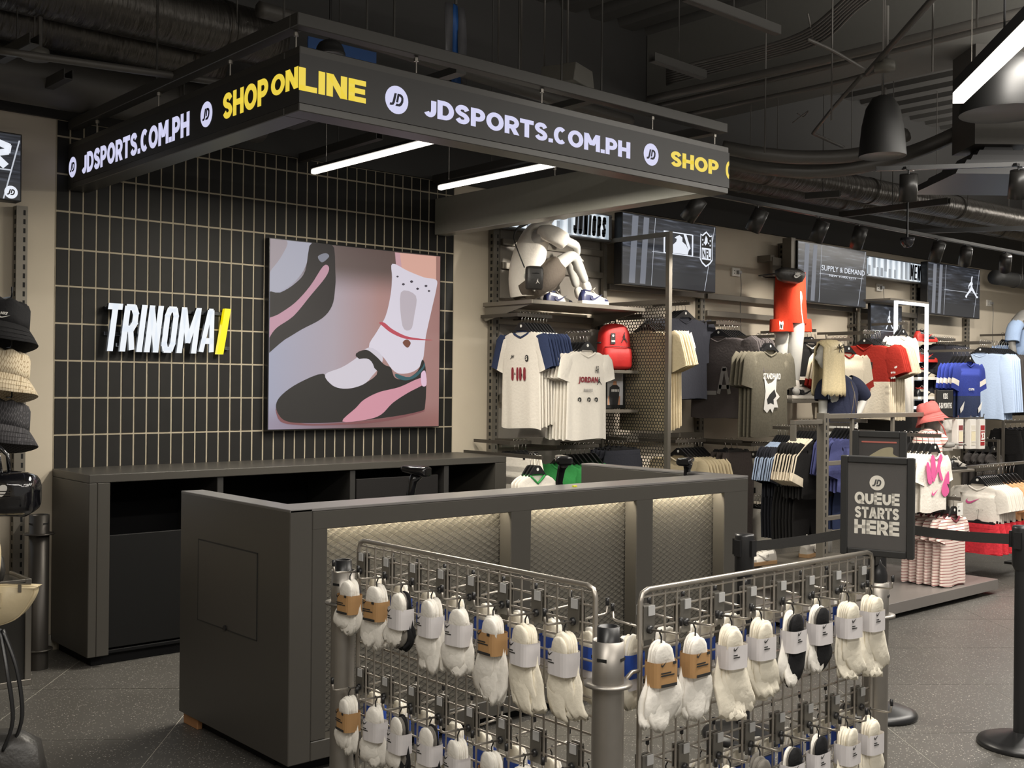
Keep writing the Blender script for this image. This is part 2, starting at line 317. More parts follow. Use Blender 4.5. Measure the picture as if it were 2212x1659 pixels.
# ================= BACK CABINET =================
def root(name, label, cat, loc=(0, 0, 0), group=None): return empty(name, label, cat, loc, (0, 0, 0), group)
cab = root('back_cabinet', 'long charcoal cabinet with open black shelves below the tiled wall', 'cabinet', (3.7, 6.2, 0))
def BP(name, a, b, m_, par, bv=.003):       # box given in world coordinates, child of par
    o = B(name, V(a)-par.location, V(b)-par.location, m_, par)
    if bv: bevel(o, bv, 1)
    return o
CX0, CX1, CF = 2.232, 5.175, 5.93
BP('worktop', (CX0, CF, .99), (CX1, WY-.004, 1.035), COUN, cab)
BP('side_panel', (CX0, CF, .06), (CX0+.045, WY-.004, .989), COUN, cab)
BP('side_panel', (CX1-.10, CF, .06), (CX1, WY-.004, .989), COUN, cab)
BP('front_stile', (CX0+.046, CF, .06), (CX0+.115, CF+.02, .989), COUN, cab)
BP('back_panel', (CX0+.05, WY-.03, .06), (CX1-.10, WY-.005, .985), DKCAB, cab)
BP('plinth', (CX0+.04, CF+.06, 0), (CX1-.04, WY-.02, .06), DKCAB, cab)
BP('shelf', (CX0+.05, CF+.03, .06), (CX1-.10, WY-.035, .08), DKCAB, cab)
for x in (2.975, 3.88, 4.63):
    BP('divider', (x, CF+.012, .082), (x+.04, WY-.035, .988), mat('dark_board_edge', (.02, .019, .018), .5), cab)
BP('flap_door', (CX0+.12, CF+.03, .09), (2.97, CF+.05, .70), mat('black_laminate_door', (.005, .005, .005), .6, spec=.2), cab)
BP('cupboard_door', (3.93, CF+.014, .09), (4.58, CF+.034, .93), mat('dark_grey_door', (.010, .009, .009), .6, spec=.25), cab)
BP('shelf', (3.02, CF+.05, .62), (3.875, WY-.035, .64), DKCAB, cab)
BP('shelf', (4.675, CF+.05, .50), (5.07, WY-.035, .52), DKCAB, cab)
# ================= COUNTER =================
H = 1.045
CA, CB, CC = V((2.20, 4.745, 0)), V((2.20, 3.79, 0)), V((5.085, 3.765, 0))
co = root('till_counter', 'L-shaped charcoal till counter with lit mesh front panels', 'counter', (3.6, 3.9, 0))
LED_STRIP = mat('counter_led_strip', (1, .9, .7), .5, emit=5)
MESHB = mat('taupe_mesh_backing', (.13, .12, .10), .55)
MESHW = mat('dark_expanded_mesh', (.038, .035, .030), .8, 0)
y0 = 3.785; x0, x1 = 2.20, 5.09
BP('end_panel', (x0, y0, .055), (x0+.10, 4.745, H-.001), COUN, co)
hatch = BP('access_hatch', (x0-.002, 4.04, .50), (x0+.004, 4.56, .845), mat('charcoal_hatch', (.058, .053, .047), .42), co, 0)
gr = MB()
for a, b in (((x0-.0025, 4.035, .498), (x0+.002, 4.04, .847)), ((x0-.0025, 4.56, .498), (x0+.002, 4.565, .847)), ((x0-.0025, 4.035, .495), (x0+.002, 4.565, .50)), ((x0-.0025, 4.035, .845), (x0+.002, 4.565, .85))): gr.box(V(a)-co.location, V(b)-co.location)
gr.obj('hatch_gap', BLKM, co)
MB().tube([(x0-.004-co.location.x, 4.30-3.9, .505), (x0-.01-co.location.x, 4.30-3.9, .505)], .011, 12).obj('hatch_lock', BLK, co)
mb = MB()
L_ = [(x0, y0), (x1, y0), (x1, 5.0), (x1-.10, 5.0), (x1-.10, y0+.20), (x0+.105, y0+.20), (x0+.105, 4.745), (x0, 4.745)]
mb.prism([(a-3.6, b-3.9) for a, b in L_], (0, 0, H), (1, 0, 0), (0, 1, 0), (0, 0, -.012))
bevel(mb.obj('counter_top', mat('grey_counter_top', (.15, .143, .14), .3), co), .002, 1)
BP('top_rail', (x0+.101, y0, H-.085), (x1, y0+.028, H-.013), COUN, co)
BP('bottom_rail', (x0+.101, y0, .055), (x1, y0+.12, .13), COUN, co)
BP('end_panel', (x1-.10, y0+.101, .055), (x1, 5.0, H-.013), COUN, co)
BP('plinth', (x0+.06, y0+.07, 0), (x1-.05, y0+.19, .054), DKCAB, co)
BP('plinth', (x0+.05, y0+.19, 0), (x0+.09, 4.70, .054), DKCAB, co)
BP('shim', (x0+.02, 4.60, 0), (x0+.045, 4.74, .054), mat('raw_timber', (.35, .17, .07), .7), co)
BP('back_board', (x0+.101, y0+.122, .055), (x1-.101, y0+.14, H-.013), DKCAB, co)
BP('inner_worktop', (x0+.11, y0+.141, .72), (x1-.11, y0+.62, .75), DKCAB, co)
BP('inner_shelf_panel', (x0+.6, y0+.141, .06), (x0+.62, y0+.6, .719), DKCAB, co)
BP('inner_shelf_panel', (x0+1.9, y0+.141, .06), (x0+1.92, y0+.6, .719), DKCAB, co)
bays = [(2.37, 3.335), (3.46, 4.175), (4.30, 4.88)]
edges = [(x0+.101, 2.37), (3.335, 3.46), (4.175, 4.30), (4.88, x1)]
for a, b in edges: BP('mullion', (a, y0+.0285 if 0 else y0+.001, .131), (b, y0+.10, H-.014), COUN, co)
for k, (a, b) in enumerate(bays):
    o = BP('mesh_backing', (a+.001, y0+.085, .131), (b-.001, y0+.12, H-.015), MESHB, co, 0)
    w_, h_ = b-a, H-.03-.13; mb = MB(); dx, dz = .050, .027; yy = y0+.078; kk = int((w_/dx)+(h_/dz))+2
    for sgn in (1, -1):
        for q in range(-int(h_/dz)-1, int(w_/dx)+int(h_/dz)+2):
            # line through (q*dx, 0) with slope +-dz/dx clipped to the bay
            P = []
            for t in (0, h_):
                P.append((q*dx+sgn*t*dx/dz, t))
            (ax, az), (bx, bz) = P
            def clip(ax, az, bx, bz):
                t0, t1 = 0, 1; d = bx-ax
                for lim, s_ in ((0, 1), (w_, -1)):
                    if abs(d) < 1e-9: continue
                    t = (lim-ax)/d
                    if d*s_ > 0: t0 = max(t0, t)
                    else: t1 = min(t1, t)
                return (t0, t1)
            t0, t1 = clip(ax, az, bx, bz)
            if t1-t0 < .01: continue
            p = V((a+ax+(bx-ax)*t0, yy, .13+az+(bz-az)*t0))-co.location; r = V((a+ax+(bx-ax)*t1, yy, .13+az+(bz-az)*t1))-co.location
            d = (r-p)/2; nn = V((0, 1, 0)).cross(d).normalized()*.0013
            mb.obox((p+r)/2, d, nn, (0, .0009, 0))
    tag(mb.obj('expanded_mesh', MESHW, co), kind='stuff')
    BP('led_strip', (a+.01, y0+.03, H-.045), (b-.01, y0+.042, H-.03), LED_STRIP, co, 0)
    l = area('led_strip_light', ((a+b)/2, y0+.046, H-.05), b-a-.04, .015, 1.6, (1, .88, .66), (R_(-8), 0, 0))
# small yellow clip lying on the counter
tag(MB().box((-.012, -.004, 0), (.012, .004, .008)).box((-.010, -.008, .001), (-.002, .008, .006)).box((.002, -.008, .001), (.010, .008, .006)).obj('plastic_clip', mat('yellow_plastic', (.6, .6, .05), .5), loc=at(1241, 1052, Z=H)), 'tiny yellow plastic clip on the counter top', 'clip')
# ================= CANOPY WITH LED TICKER =================
cn = root('led_canopy', 'black suspended canopy frame carrying the scrolling LED ticker', 'canopy', (3.6, 5.2, 2.62))
BX0, BX1, BY0 = 2.30, 5.06, 3.92; Z0, Z1 = 2.626, 2.888
CAN = mat('black_canopy_metal', (.045, .043, .040), .38, .2)
CANI = mat('canopy_inside_sheen', (.24, .235, .205), .34, .1)  # paler than the black frame: bright reflection on the inner face painted in
BP('front_beam', (BX0, BY0, Z0), (BX1, BY0+.12, Z1), CAN, cn)
BP('side_beam', (BX0, BY0+.121, Z0), (BX0+.12, WY-.006, Z1), CAN, cn)
BP('side_beam', (BX1-.12, BY0+.121, Z0), (BX1, WY-.006, Z1), CANI, cn)
LEDP = mat('dark_led_panel', (.022, .021, .021), .5)
BP('led_panel', (BX0-.004, BY0-.004, Z0+.032), (BX0, WY-.1, Z1-.032), LEDP, cn, 0)
BP('led_panel', (BX0-.003, BY0-.006, Z0+.032), (BX1, BY0-.0005, Z1-.032), LEDP, cn, 0)
nl, nf = BX0-.0042, BY0-.0062
def ledtext(s, a, b, face, m_):
    """a, b = photo pixels of upper-left and lower-right ends of the word"""
    if face == 'f': p, q = at(*a, Y=nf), at(*b, Y=nf); return heavy('ticker_word', s, V((p.x, nf, q.z))-cn.location, (1, 0, 0), (0, 0, 1), q.x-p.x, p.z-q.z, m_, cn)
    p, q = at(*a, X=nl), at(*b, X=nl); return heavy('ticker_word', s, V((nl, p.y, q.z))-cn.location, (0, -1, 0), (0, 0, 1), p.y-q.y, p.z-q.z, m_, cn)
ledtext('JDSPORTS.COM.PH', (177, 333), (409, 292), 'l', LEDW)
ledtext('SHOP', (482, 205), (579, 223), 'l', LEDY)
ledtext('ON', (586, 166), (644, 189), 'l', LEDY)
ledtext('LINE', (646, 144), (790, 224), 'f', LEDY)
ledtext('JDSPORTS.COM.PH', (915, 209), (1361, 343), 'f', LEDW)
ledtext('SHOP', (1449, 325), (1552, 379), 'f', LEDY)
for (px, py, r, fc) in ((157, 361, .058, 'l'), (446, 247, .058, 'l'), (857, 216, .060, 'f'), (1406.5, 334, .058, 'f')):
    c = at(px, py, Y=nf) if fc == 'f' else at(px, py, X=nl)
    roundel(c-cn.location, (1, 0, 0) if fc == 'f' else (0, -1, 0), (0, 0, 1), r, cn, LEDW, mat('led_off_ink', (.01, .01, .03), .6))
# the last letter, an O cut by the end of the panel
p, q = at(1559, 348, Y=nf), at(1576, 387, Y=nf); rr = .030; cz = (p.z+q.z)/2+.004; mb = MB()
arc = [(math.radians(t)) for t in range(95, 266, 10)]
mb.prism([(.028*math.cos(t)*1.1, .049*math.sin(t)) for t in arc]+[(.012*math.cos(t), .027*math.sin(t)) for t in reversed(arc)], V((BX1-.0015, nf-.001, cz))-cn.location, (1, 0, 0), (0, 0, 1), (0, .001, 0))
mb.obj('ticker_word', LEDY, cn)
# upper hanging rail above the canopy
ur = root('hanging_rail', 'black steel channel frame hung above the LED canopy', 'frame', (3.6, 5.2, 2.97))
RAILM = mat('dark_steel_channel', (.05, .048, .045), .5, .3)
BP('channel', (BX0-.01, BY0, 2.968), (BX1-.01, BY0+.06, 3.022), RAILM, ur)
BP('channel', (BX0-.01, BY0+.061, 2.968), (BX0+.05, WY-.03, 3.022), RAILM, ur)
BP('channel', (BX1-.07, BY0+.061, 2.968), (BX1-.01, WY-.03, 3.022), RAILM, ur)
for (x, y) in ((BX0+.03, BY0+.08), (2.9, BY0+.03), (3.65, BY0+.03), (4.45, BY0+.03), (BX1-.05, BY0+.06), (BX0+.02, 4.55), (BX0+.02, 5.3), (BX0+.02, 6.1), (BX1-.04, 5.3)):
    q = V((x, y, 0))-V((3.6, 5.2, 0)); q.z = 0
    MB().tube([q+V((0, 0, -.085)), q+V((0, 0, 0))], .0035, 6).tube([q+V((0, 0, -.022)), q+V((0, 0, -.006))], .011, 6).obj('hanger_bolt', STEEL, ur)
for (x, y) in ((2.64, BY0+.03), (2.78, BY0+.03), (3.50, BY0+.03), (3.78, BY0+.03), (4.06, BY0+.03), (2.33, 5.35), (2.33, 4.1)):
    q = V((x-3.6, y-5.2, 0)); MB().tube([q+V((0, 0, .05)), q+V((0, 0, 1.75))], .005, 6).obj('drop_rod', RAILM, ur)
# linear lamps under the canopy
TUBE = mat('white_lamp_diffuser', (1, .93, .82), .4, emit=2.6)
for lab, (ax, ay), (bx, by) in (('left', (678, 377), (948, 306)), ('right', (943, 410), (1222, 358))):
    a = at(ax, ay, Z=2.72); b = at(bx, by, Z=2.72)
    o = root('linear_lamp', f'thin glowing linear lamp hung inside the canopy, {lab} one', 'lamp', (a+b)/2, 'linear lamps inside the canopy'); c = o.location
    o2 = MB().box((-.016, -(a-b).length/2, -.0), (.016, (a-b).length/2, .028)).obj('diffuser', TUBE, o)
    bevel(o2, .008, 2)
    MB().box((-.017, -(a-b).length/2, .029), (.017, (a-b).length/2, .045)).obj('lamp_housing', BLK, o)
    for s_ in (-1, 1): MB().tube([(0, s_*.45, .045), (0, s_*.45, .30)], .002, 5).obj('suspension_wire', STEEL, o)
    MB().box((-.03, -.75, .30), (.03, .85, .335)).obj('mounting_channel', RAILM, o)
    area('linear_lamp_light', (c.x, c.y, c.z-.02), .03, 1.1, 15, (1, .93, .80))
# ================= LED SCREEN =================
sc = root('led_screen', 'large LED video screen showing a black strap shoe and white sock', 'screen', (4.26, WY-.03, 1.85))
SY = WY-.055
BP('screen_frame', (3.566, SY, 1.226), (4.962, WY-.005, 2.472), BLK, sc, .002)
def screenmat():
    m = bpy.data.materials.new('led_picture_backdrop'); m.use_nodes = True; N = m.node_tree.nodes; L = m.node_tree.links; b = N['Principled BSDF']
    tc = N.new('ShaderNodeTexCoord'); mp = N.new('ShaderNodeSeparateXYZ'); L.new(tc.outputs['Generated'], mp.inputs[0])
    def ramp(src, st):
        r = N.new('ShaderNodeValToRGB'); L.new(src, r.inputs[0]); e = r.color_ramp.elements
        e[0].position = st[0][0]; e[0].color = (*lin(*st[0][1]), 1); e[1].position = st[-1][0]; e[1].color = (*lin(*st[-1][1]), 1)
        for p, c in st[1:-1]: k = e.new(p); k.color = (*lin(*c), 1)
        return r
    lo = ramp(mp.outputs['X'], [(0, (150, 152, 172)), (.35, (160, 148, 158)), (.62, (160, 122, 118)), (1, (150, 108, 104))])
    up = ramp(mp.outputs['X'], [(0, (120, 110, 118)), (.38, (88, 72, 70)), (.7, (84, 66, 62)), (1, (150, 108, 100))])
    bt = ramp(mp.outputs['X'], [(0, (140, 130, 150)), (.5, (112, 76, 78)), (1, (140, 92, 88))])
    f1 = N.new('ShaderNodeMapRange'); f1.inputs[1].default_value = .72; f1.inputs[2].default_value = .90; f1.interpolation_type = 'SMOOTHSTEP'; L.new(mp.outputs['Z'], f1.inputs[0])
    f2 = N.new('ShaderNodeMapRange'); f2.inputs[1].default_value = .16; f2.inputs[2].default_value = .02; f2.interpolation_type = 'SMOOTHSTEP'; L.new(mp.outputs['Z'], f2.inputs[0])
    a = N.new('ShaderNodeMix'); a.data_type = 'RGBA'; L.new(f1.outputs[0], a.inputs[0]); L.new(lo.outputs[0], a.inputs[6]); L.new(up.outputs[0], a.inputs[7])
    c = N.new('ShaderNodeMix'); c.data_type = 'RGBA'; L.new(f2.outputs[0], c.inputs[0]); L.new(a.outputs[2], c.inputs[6]); L.new(bt.outputs[0], c.inputs[7])
    b.inputs['Base Color'].default_value = (.02, .02, .02, 1); L.new(c.outputs[2], b.inputs['Emission Color']); b.inputs['Emission Strength'].default_value = 1.0; return m
BP('picture', (3.573, SY-.002, 1.233), (4.955, SY, 2.465), screenmat(), sc, 0)
def pic(name, P, rgb, lay, sm=4, e=1.0):
    """flat shape of the picture, traced at photo pixels (crop scale) on the screen's plane"""
    yy = SY-.002-.0006*lay; k = .3616
    Q = spline(P, sm) if sm > 1 else P
    W = []
    for a, b in Q:
        p = at(500+a*k, 480+b*k, Y=SY-.002); W.append((min(max(p.x, 3.573), 4.955), min(max(p.z, 1.233), 2.465)))
    key = 'picture_%d_%d_%d' % rgb; mm = mat(key, tuple(x*.05 for x in lin(*rgb)), .6, emit=e, ecol=lin(*rgb))
    MB().prism(W, V((0, yy, 0))-sc.location, (1, 0, 0), (0, 0, 1), (0, .0005, 0)).obj(name, mm, sc)
pic('picture_shape', [(195, 95), (500, 110), (470, 180), (430, 290), (360, 370), (270, 420), (195, 440)], (158, 158, 172), 1)
pic('picture_shape', [(195, 100), (330, 110), (300, 200), (240, 280), (195, 320)], (150, 140, 146), 2)
pic('picture_shape', [(480, 108), (600, 118), (620, 300), (618, 400), (600, 500), (540, 575), (420, 640), (320, 700), (190, 770), (190, 440), (290, 420), (380, 365), (440, 290)], (36, 32, 33), 3)
pic('picture_shape', [(548, 262), (582, 272), (560, 330), (470, 440), (370, 560), (270, 630), (225, 690), (190, 760), (190, 600), (280, 550), (380, 480), (470, 380)], (178, 136, 152), 4)
pic('picture_shape', [(515, 205), (560, 185), (582, 205), (540, 240)], (120, 122, 134), 5)
pic('picture_shape', [(976, 180), (1222, 205), (1222, 360), (1100, 340), (990, 290)], (206, 160, 146), 2, 1)
pic('picture_shape', [(976, 180), (1005, 183), (1020, 300), (985, 285)], (190, 150, 158), 3, 1)
pic('picture_shape', [(960, 248), (1050, 290), (1150, 330), (1222, 345), (1222, 400), (1195, 520), (1160, 680), (1140, 830), (1090, 890), (1010, 905), (960, 880), (900, 800), (820, 745), (870, 650), (920, 560), (950, 430), (958, 330)], (206, 200, 212), 5)
pic('picture_shape', [(820, 748), (900, 800), (880, 870), (790, 960), (690, 992), (620, 985), (560, 920), (640, 880), (740, 815)], (196, 190, 200), 5)
pic('picture_shape', [(1010, 420), (1100, 440), (1090, 560), (1070, 640), (1020, 620)], (178, 168, 176), 6)
for (a, b, r) in ((990, 325, 7), (1074, 355, 10), (1025, 371, 9), (1110, 398, 9), (1160, 381, 9), (1178, 411, 8)):
    pic('picture_dot', [(a-r, b), (a, b+r*.8), (a+r, b), (a, b-r*.8)], (66, 60, 70), 7, 3)
pic('picture_shape', [(264, 1090), (300, 1030), (400, 960), (545, 905), (600, 975), (690, 995), (790, 965), (870, 890), (740, 800), (800, 762), (860, 800), (910, 850), (950, 870), (975, 930), (1040, 935), (1110, 890), (1140, 820), (1160, 900), (1155, 1090), (1120, 1130), (900, 1170), (620, 1195), (440, 1200), (330, 1190), (280, 1150)], (30, 27, 26), 8)
pic('picture_shape', [(820, 820), (850, 885), (800, 960), (700, 993), (610, 980), (556, 912), (650, 870), (745, 822)], (196, 190, 200), 9)
pic('picture_shape', [(980, 905), (1060, 925), (1130, 875), (1150, 840), (1148, 870), (1100, 925), (1040, 945), (985, 930)], (44, 84, 92), 9)
pic('picture_shape', [(660, 1190), (740, 1110), (790, 1060), (880, 1015), (1000, 985), (1100, 940), (1158, 925), (1150, 965), (1050, 1020), (960, 1080), (890, 1150), (800, 1180)], (196, 138, 152), 9)
pic('picture_shape', [(1130, 905), (1155, 890), (1162, 970), (1135, 975)], (212, 180, 200), 10)
pic('picture_shape', [(262, 1110), (300, 1170), (440, 1203), (640, 1200), (900, 1175), (1130, 1125), (1120, 1140), (900, 1190), (600, 1212), (400, 1212), (290, 1190)], (120, 74, 76), 7)
pic('picture_shape', [(880, 600), (910, 600), (960, 640), (1040, 680), (1120, 695), (1200, 705), (1120, 705), (1030, 695), (950, 660), (900, 620)], (176, 70, 84), 9)
pic('picture_shape', [(1020, 720), (1045, 700), (1068, 722), (1048, 750)], (110, 66, 52), 10)
# ================= SHOP NAME SIGN =================
tr = root('wall_sign', 'backlit white slanted block letters with a yellow slash', 'sign', (2.9, WY, 1.75))
LETTER = mat('backlit_white_acrylic', (.12, .12, .12), .4, emit=.80, ecol=(.86, .92, 1.0)); SIDE = mat('dark_letter_edge', (.02, .022, .03), .4)
p, q = at(218.8, 760, Y=WY-.05), at(470, 663, Y=WY-.05)
mb = MB(); h_ = q.z-p.z-.02; w_ = q.x-p.x
block(mb, 'TRINOMA', V((p.x, WY-.05, p.z+.005))-tr.location, (1, 0, 0), (0, 0, 1), w_, h_, .034, .40, .12, .020, wid={'I': 0, 'M': 1.75, 'T': .95, 'A': 1.25}, penh=.036, side=1)
mb.obj('sign_letters', [LETTER, SIDE], tr)
for x in (p.x+.1, p.x+.5, p.x+.8): BP('standoff', (x, WY-.03, 1.74), (x+.02, WY-.004, 1.76), SIDE, tr, 0)
BP('sign_rail', (p.x+.03, WY-.016, p.z+.10), (q.x-.1, WY-.006, p.z+.12), SIDE, tr, 0)
BP('sign_rail', (p.x+.03, WY-.016, p.z+.25), (q.x+.06, WY-.006, p.z+.27), SIDE, tr, 0)
a, b = at(469, 765, Y=WY-.05), at(494, 667, Y=WY-.05)
MB().prism([(0, 0), (.042, 0), (.092, b.z-a.z), (.05, b.z-a.z)], V((a.x, WY-.05, a.z))-tr.location, (1, 0, 0), (0, 0, 1), (0, .03, 0)).obj('sign_slash', mat('backlit_yellow_acrylic', (.2, .16, 0), .4, emit=.85, ecol=(.95, .78, .0)), tr)
area('sign_glow', (3.0, WY-.012, 1.75), 1.0, .3, .35, (.9, .95, 1), (R_(-90), 0, 0))
# ================= GARMENTS =================
def fab(name, rgb, rough=.9, **k): return mat('fabric_'+name, lin(*rgb), rough, bump=.25, scale=55, spec=.25, **k)
F_WHITE = fab('white', (226, 220, 210)); F_NAVY = fab('navy', (48, 58, 88)); F_BEIGE = fab('beige', (205, 190, 158)); F_CHAR = fab('charcoal', (88, 82, 82))
F_DNAVY = fab('dark_navy', (42, 43, 50)); F_GREY = fab('washed_grey', (104, 99, 86), var=.25); F_RED = fab('red', (150, 40, 30)); F_CREAM = fab('cream', (222, 210, 188))
F_BLACK = fab('black', (30, 29, 29)); F_BLUE = fab('royal_blue', (46, 60, 140)); F_SKY = fab('sky_blue', (150, 170, 200)); F_GREEN = fab('green', (58, 146, 78))
F_INDIGO = fab('indigo', (70, 74, 118)); F_STONE = fab('stone', (190, 178, 155)); F_DENIM = fab('black_denim', (62, 55, 52), var=.3); F_PEACH = fab('peach', (222, 172, 128))
F_ORANGE = fab('orange_red', (178, 50, 26)); F_LBLUE = fab('pale_blue', (165, 182, 208)); F_ROSE = fab('dusty_rose', (150, 78, 88)); F_PINK = fab('hot_pink', (214, 92, 150))
F_DGREY = fab('dark_grey', (64, 60, 58)); F_HOTRED = fab('tropical_red', (200, 50, 60), var=.4)
def stripes(name, c1, c2, sc):
    m = bpy.data.materials.new(name); m.use_nodes = True; N = m.node_tree.nodes; L = m.node_tree.links; b = N['Principled BSDF']; b.inputs['Roughness'].default_value = .9
    tc = N.new('ShaderNodeTexCoord'); sp = N.new('ShaderNodeSeparateXYZ'); L.new(tc.outputs['Object'], sp.inputs[0])
    mu = N.new('ShaderNodeMath'); mu.operation = 'MULTIPLY'; mu.inputs[1].default_value = sc; L.new(sp.outputs['Z'], mu.inputs[0])
    fr = N.new('ShaderNodeMath'); fr.operation = 'FRACT'; L.new(mu.outputs[0], fr.inputs[0]); gt = N.new('ShaderNodeMath'); gt.operation = 'GREATER_THAN'; gt.inputs[1].default_value = .78; L.new(fr.outputs[0], gt.inputs[0])
    mx = N.new('ShaderNodeMix'); mx.data_type = 'RGBA'; mx.inputs[6].default_value = (*lin(*c1), 1); mx.inputs[7].default_value = (*lin(*c2), 1); L.new(gt.outputs[0], mx.inputs[0]); L.new(mx.outputs[2], b.inputs['Base Color']); return m
F_STRIPE = stripes('fabric_rose_stripe', (222, 205, 196), (140, 66, 66), 46)
def tee_meshes(sp):
    """meshes of one shirt; origin at the collar, hanging down -z, front towards -y"""
    dk = sp.get('dk', 1); r = random.Random(sp.get('seed', 1)); w, l = sp['w']/2, sp['l']; n = 32; out = []
    body, sl, tr = sp['c'], sp.get('cs', sp['c']), sp.get('ct', sp['c'])
    zs = [0, -.012, -.03, -.055, -.10, -.17, -.26, -.36, -.5, -.62, -.74, -.86, -.97, -1]; nk = min(.085, w*.38)
    zz = [z if i < 5 else z*l for i, z in enumerate(zs)]; zz[5] = max(-.17*l, -.16)
    hw = [nk, nk+(w-nk)*.32, nk+(w-nk)*.68, w*.97, w*1.0, w*.97, w*.95, w*.94, w*.95, w*.96, w*.97, w*.98, w*.99, w*.99]
    hd = [.028, .03, .03, .03, .035, .04, .042, .045, .042, .04, .038, .038, .038, .036]; ph = [r.uniform(0, 6.3) for _ in range(4)]; rings = []
    for i, (z, a, d) in enumerate(zip(zz, hw, hd)):
        am = .013*min(1, max(0, (i-4)/7)); R = []
        for k in range(n):
            t = 2*math.pi*k/n; c, s = math.cos(t), math.sin(t); x = a*math.copysign(abs(c)**.75, c); y = d*math.copysign(abs(s)**.6, s)
            f = am*(math.sin(x*34+ph[0])+.6*math.sin(x*61+ph[1]+z*3)); y += f; dz = 0
            if i < 3 and y < .01:
                q = max(0, 1-abs(x)/(nk*1.15)); dz = -(.062 if sp.get('vneck') else .05)*(q**(1 if sp.get('vneck') else .6))*(1, .85, .5)[i]
            if i >= 12: dz += .006*math.sin(t*3+ph[2])
            R.append((x, y*dk, z+dz))
        rings.append(R)
    mb = MB(); cb = sp.get('cb'); zb = sp.get('zb', -.3)
    mb.loft(rings, False, mf=(lambda i, k: 1 if cb and zz[i] < zb*l else 0)); out.append(('body', mb.me('body', [body, cb or body], True)))
    top = [V(p) for p in rings[0]]; mc = MB(); mc.tube(top+[top[0]], .0085, 6, False); out.append(('collar', mc.me('collar', [tr], True)))
    if sp.get('sl', .2) > 0:
        L = sp.get('sl', .2); sw = sp.get('sw', .085); sa = sp.get('sa', .30)
        for s in (-1, 1):
            rr = []; m_ = 9; P0 = V((s*(w-.055), 0, -.045)); P1 = V((s*(w-.02), 0, -.085)); d = V((s*math.sin(sa), 0, -math.cos(sa)))
            st = [(P0, .02, .02), (P0+(P1-P0)*.5+V((s*.01, 0, .005)), sw*.7, .028), (P1, sw*.98, .033)]+[(P1+d*(L-.03)*t+V((0, r.uniform(-.004, .004)*dk, 0)), sw*(1-sp.get('tp', .12)*t), .034-.006*t) for t in (.25, .5, .75, .95, 1)]
            for i, (c, a, dd) in enumerate(st):
                ax = V((math.cos(sa), 0, s*math.sin(sa))) if i > 1 else V((.75, 0, .66*s)); q = []
                for k in range(16):
                    t = 2*math.pi*k/16; q.append(c+ax*(a*math.cos(t))+V((0, dk, 0))*(dd*math.sin(t)+.006*math.sin(3*t+i*.7+ph[3])))
                rr.append(q)
            co_ = sp.get('co'); band = sp.get('band')
            def mf(i, k, s=s):
                o = math.cos(2*math.pi*(k+.5)/16)*s
                if band and i == band[0]: return 2
                if i >= 5 and sp.get('cuff'): return 3
                return 1 if co_ and o > -.15 else 0
            mb = MB().loft(rr, False, mf=mf); out.append(('sleeve', mb.me('sleeve', [sl, co_ or sl, (band[1] if band else sl), sp.get('cuff') or sl], True)))
            if sp.get('str'):          # raised stripes over shoulder and sleeve
                for j, off in enumerate((-.5, 0, .5)):
                    A = [(P0+V((-s*(w-.055-nk)*.8, off*.03, .042)), .0)]; strip = MB(); R2 = []
                    path = [V((s*nk*1.1, dk*off*.03, .006)), V((s*(w*.72), dk*off*.04, -.026)), V((s*(w-.0), dk*off*.045, -.058))]
                    for i in range(3, len(rr)):
                        c, a, dd = st[i]; t = (0 if s > 0 else math.pi); ang = off*1.3; path.append(c+V((math.cos(sa), 0, s*math.sin(sa)))*(a*s*math.cos(ang)*1.03)+V((0, dk*dd*1.15*math.sin(ang), 0)))
                    strip.tube(path, .0055, 5, False); out.append(('stripe', strip.me('stripe', [sp['str']], True)))
    return out
def pants_meshes(sp):
    dk = sp.get('dk', 1); r = random.Random(sp.get('seed', 3)); w, l = sp['w']/2, sp['l']; out = []; n = 24; ph = r.uniform(0, 6)
    def ring(cx, a, d, z, am):
        return [(cx+a*math.copysign(abs(math.cos(2*math.pi*k/n))**.8, math.cos(2*math.pi*k/n)), d*math.copysign(abs(math.sin(2*math.pi*k/n))**.7, math.sin(2*math.pi*k/n))*dk+am*dk*math.sin(k*1.9+z*9+ph), z) for k in range(n)]
    mb = MB().loft([ring(0, w*.86, .03, 0, 0), ring(0, w*.88, .032, -.035, .001)], False); out.append(('waistband', mb.me('waistband', [sp.get('ct', sp['c'])], True)))
    mb = MB().loft([ring(0, w*.88, .030, -.035, .002), ring(0, w, .035, -.12, .004), ring(0, w*1.02, .04, -.24, .005)], False); out.append(('seat', mb.me('seat', [sp['c']], True)))
    for s in (-1, 1):
        R = [ring(s*w*.5, w*.53, .04, -.23, .003)]+[ring(s*w*(.5+.06*t), w*(.52-.1*t), .038, -.23-(l-.23)*t, .006) for t in (.3, .6, .9, 1)]
        mb = MB().loft(R, False); out.append(('leg', mb.me('leg', [sp['c']], True)))
    return out
HANG = {}
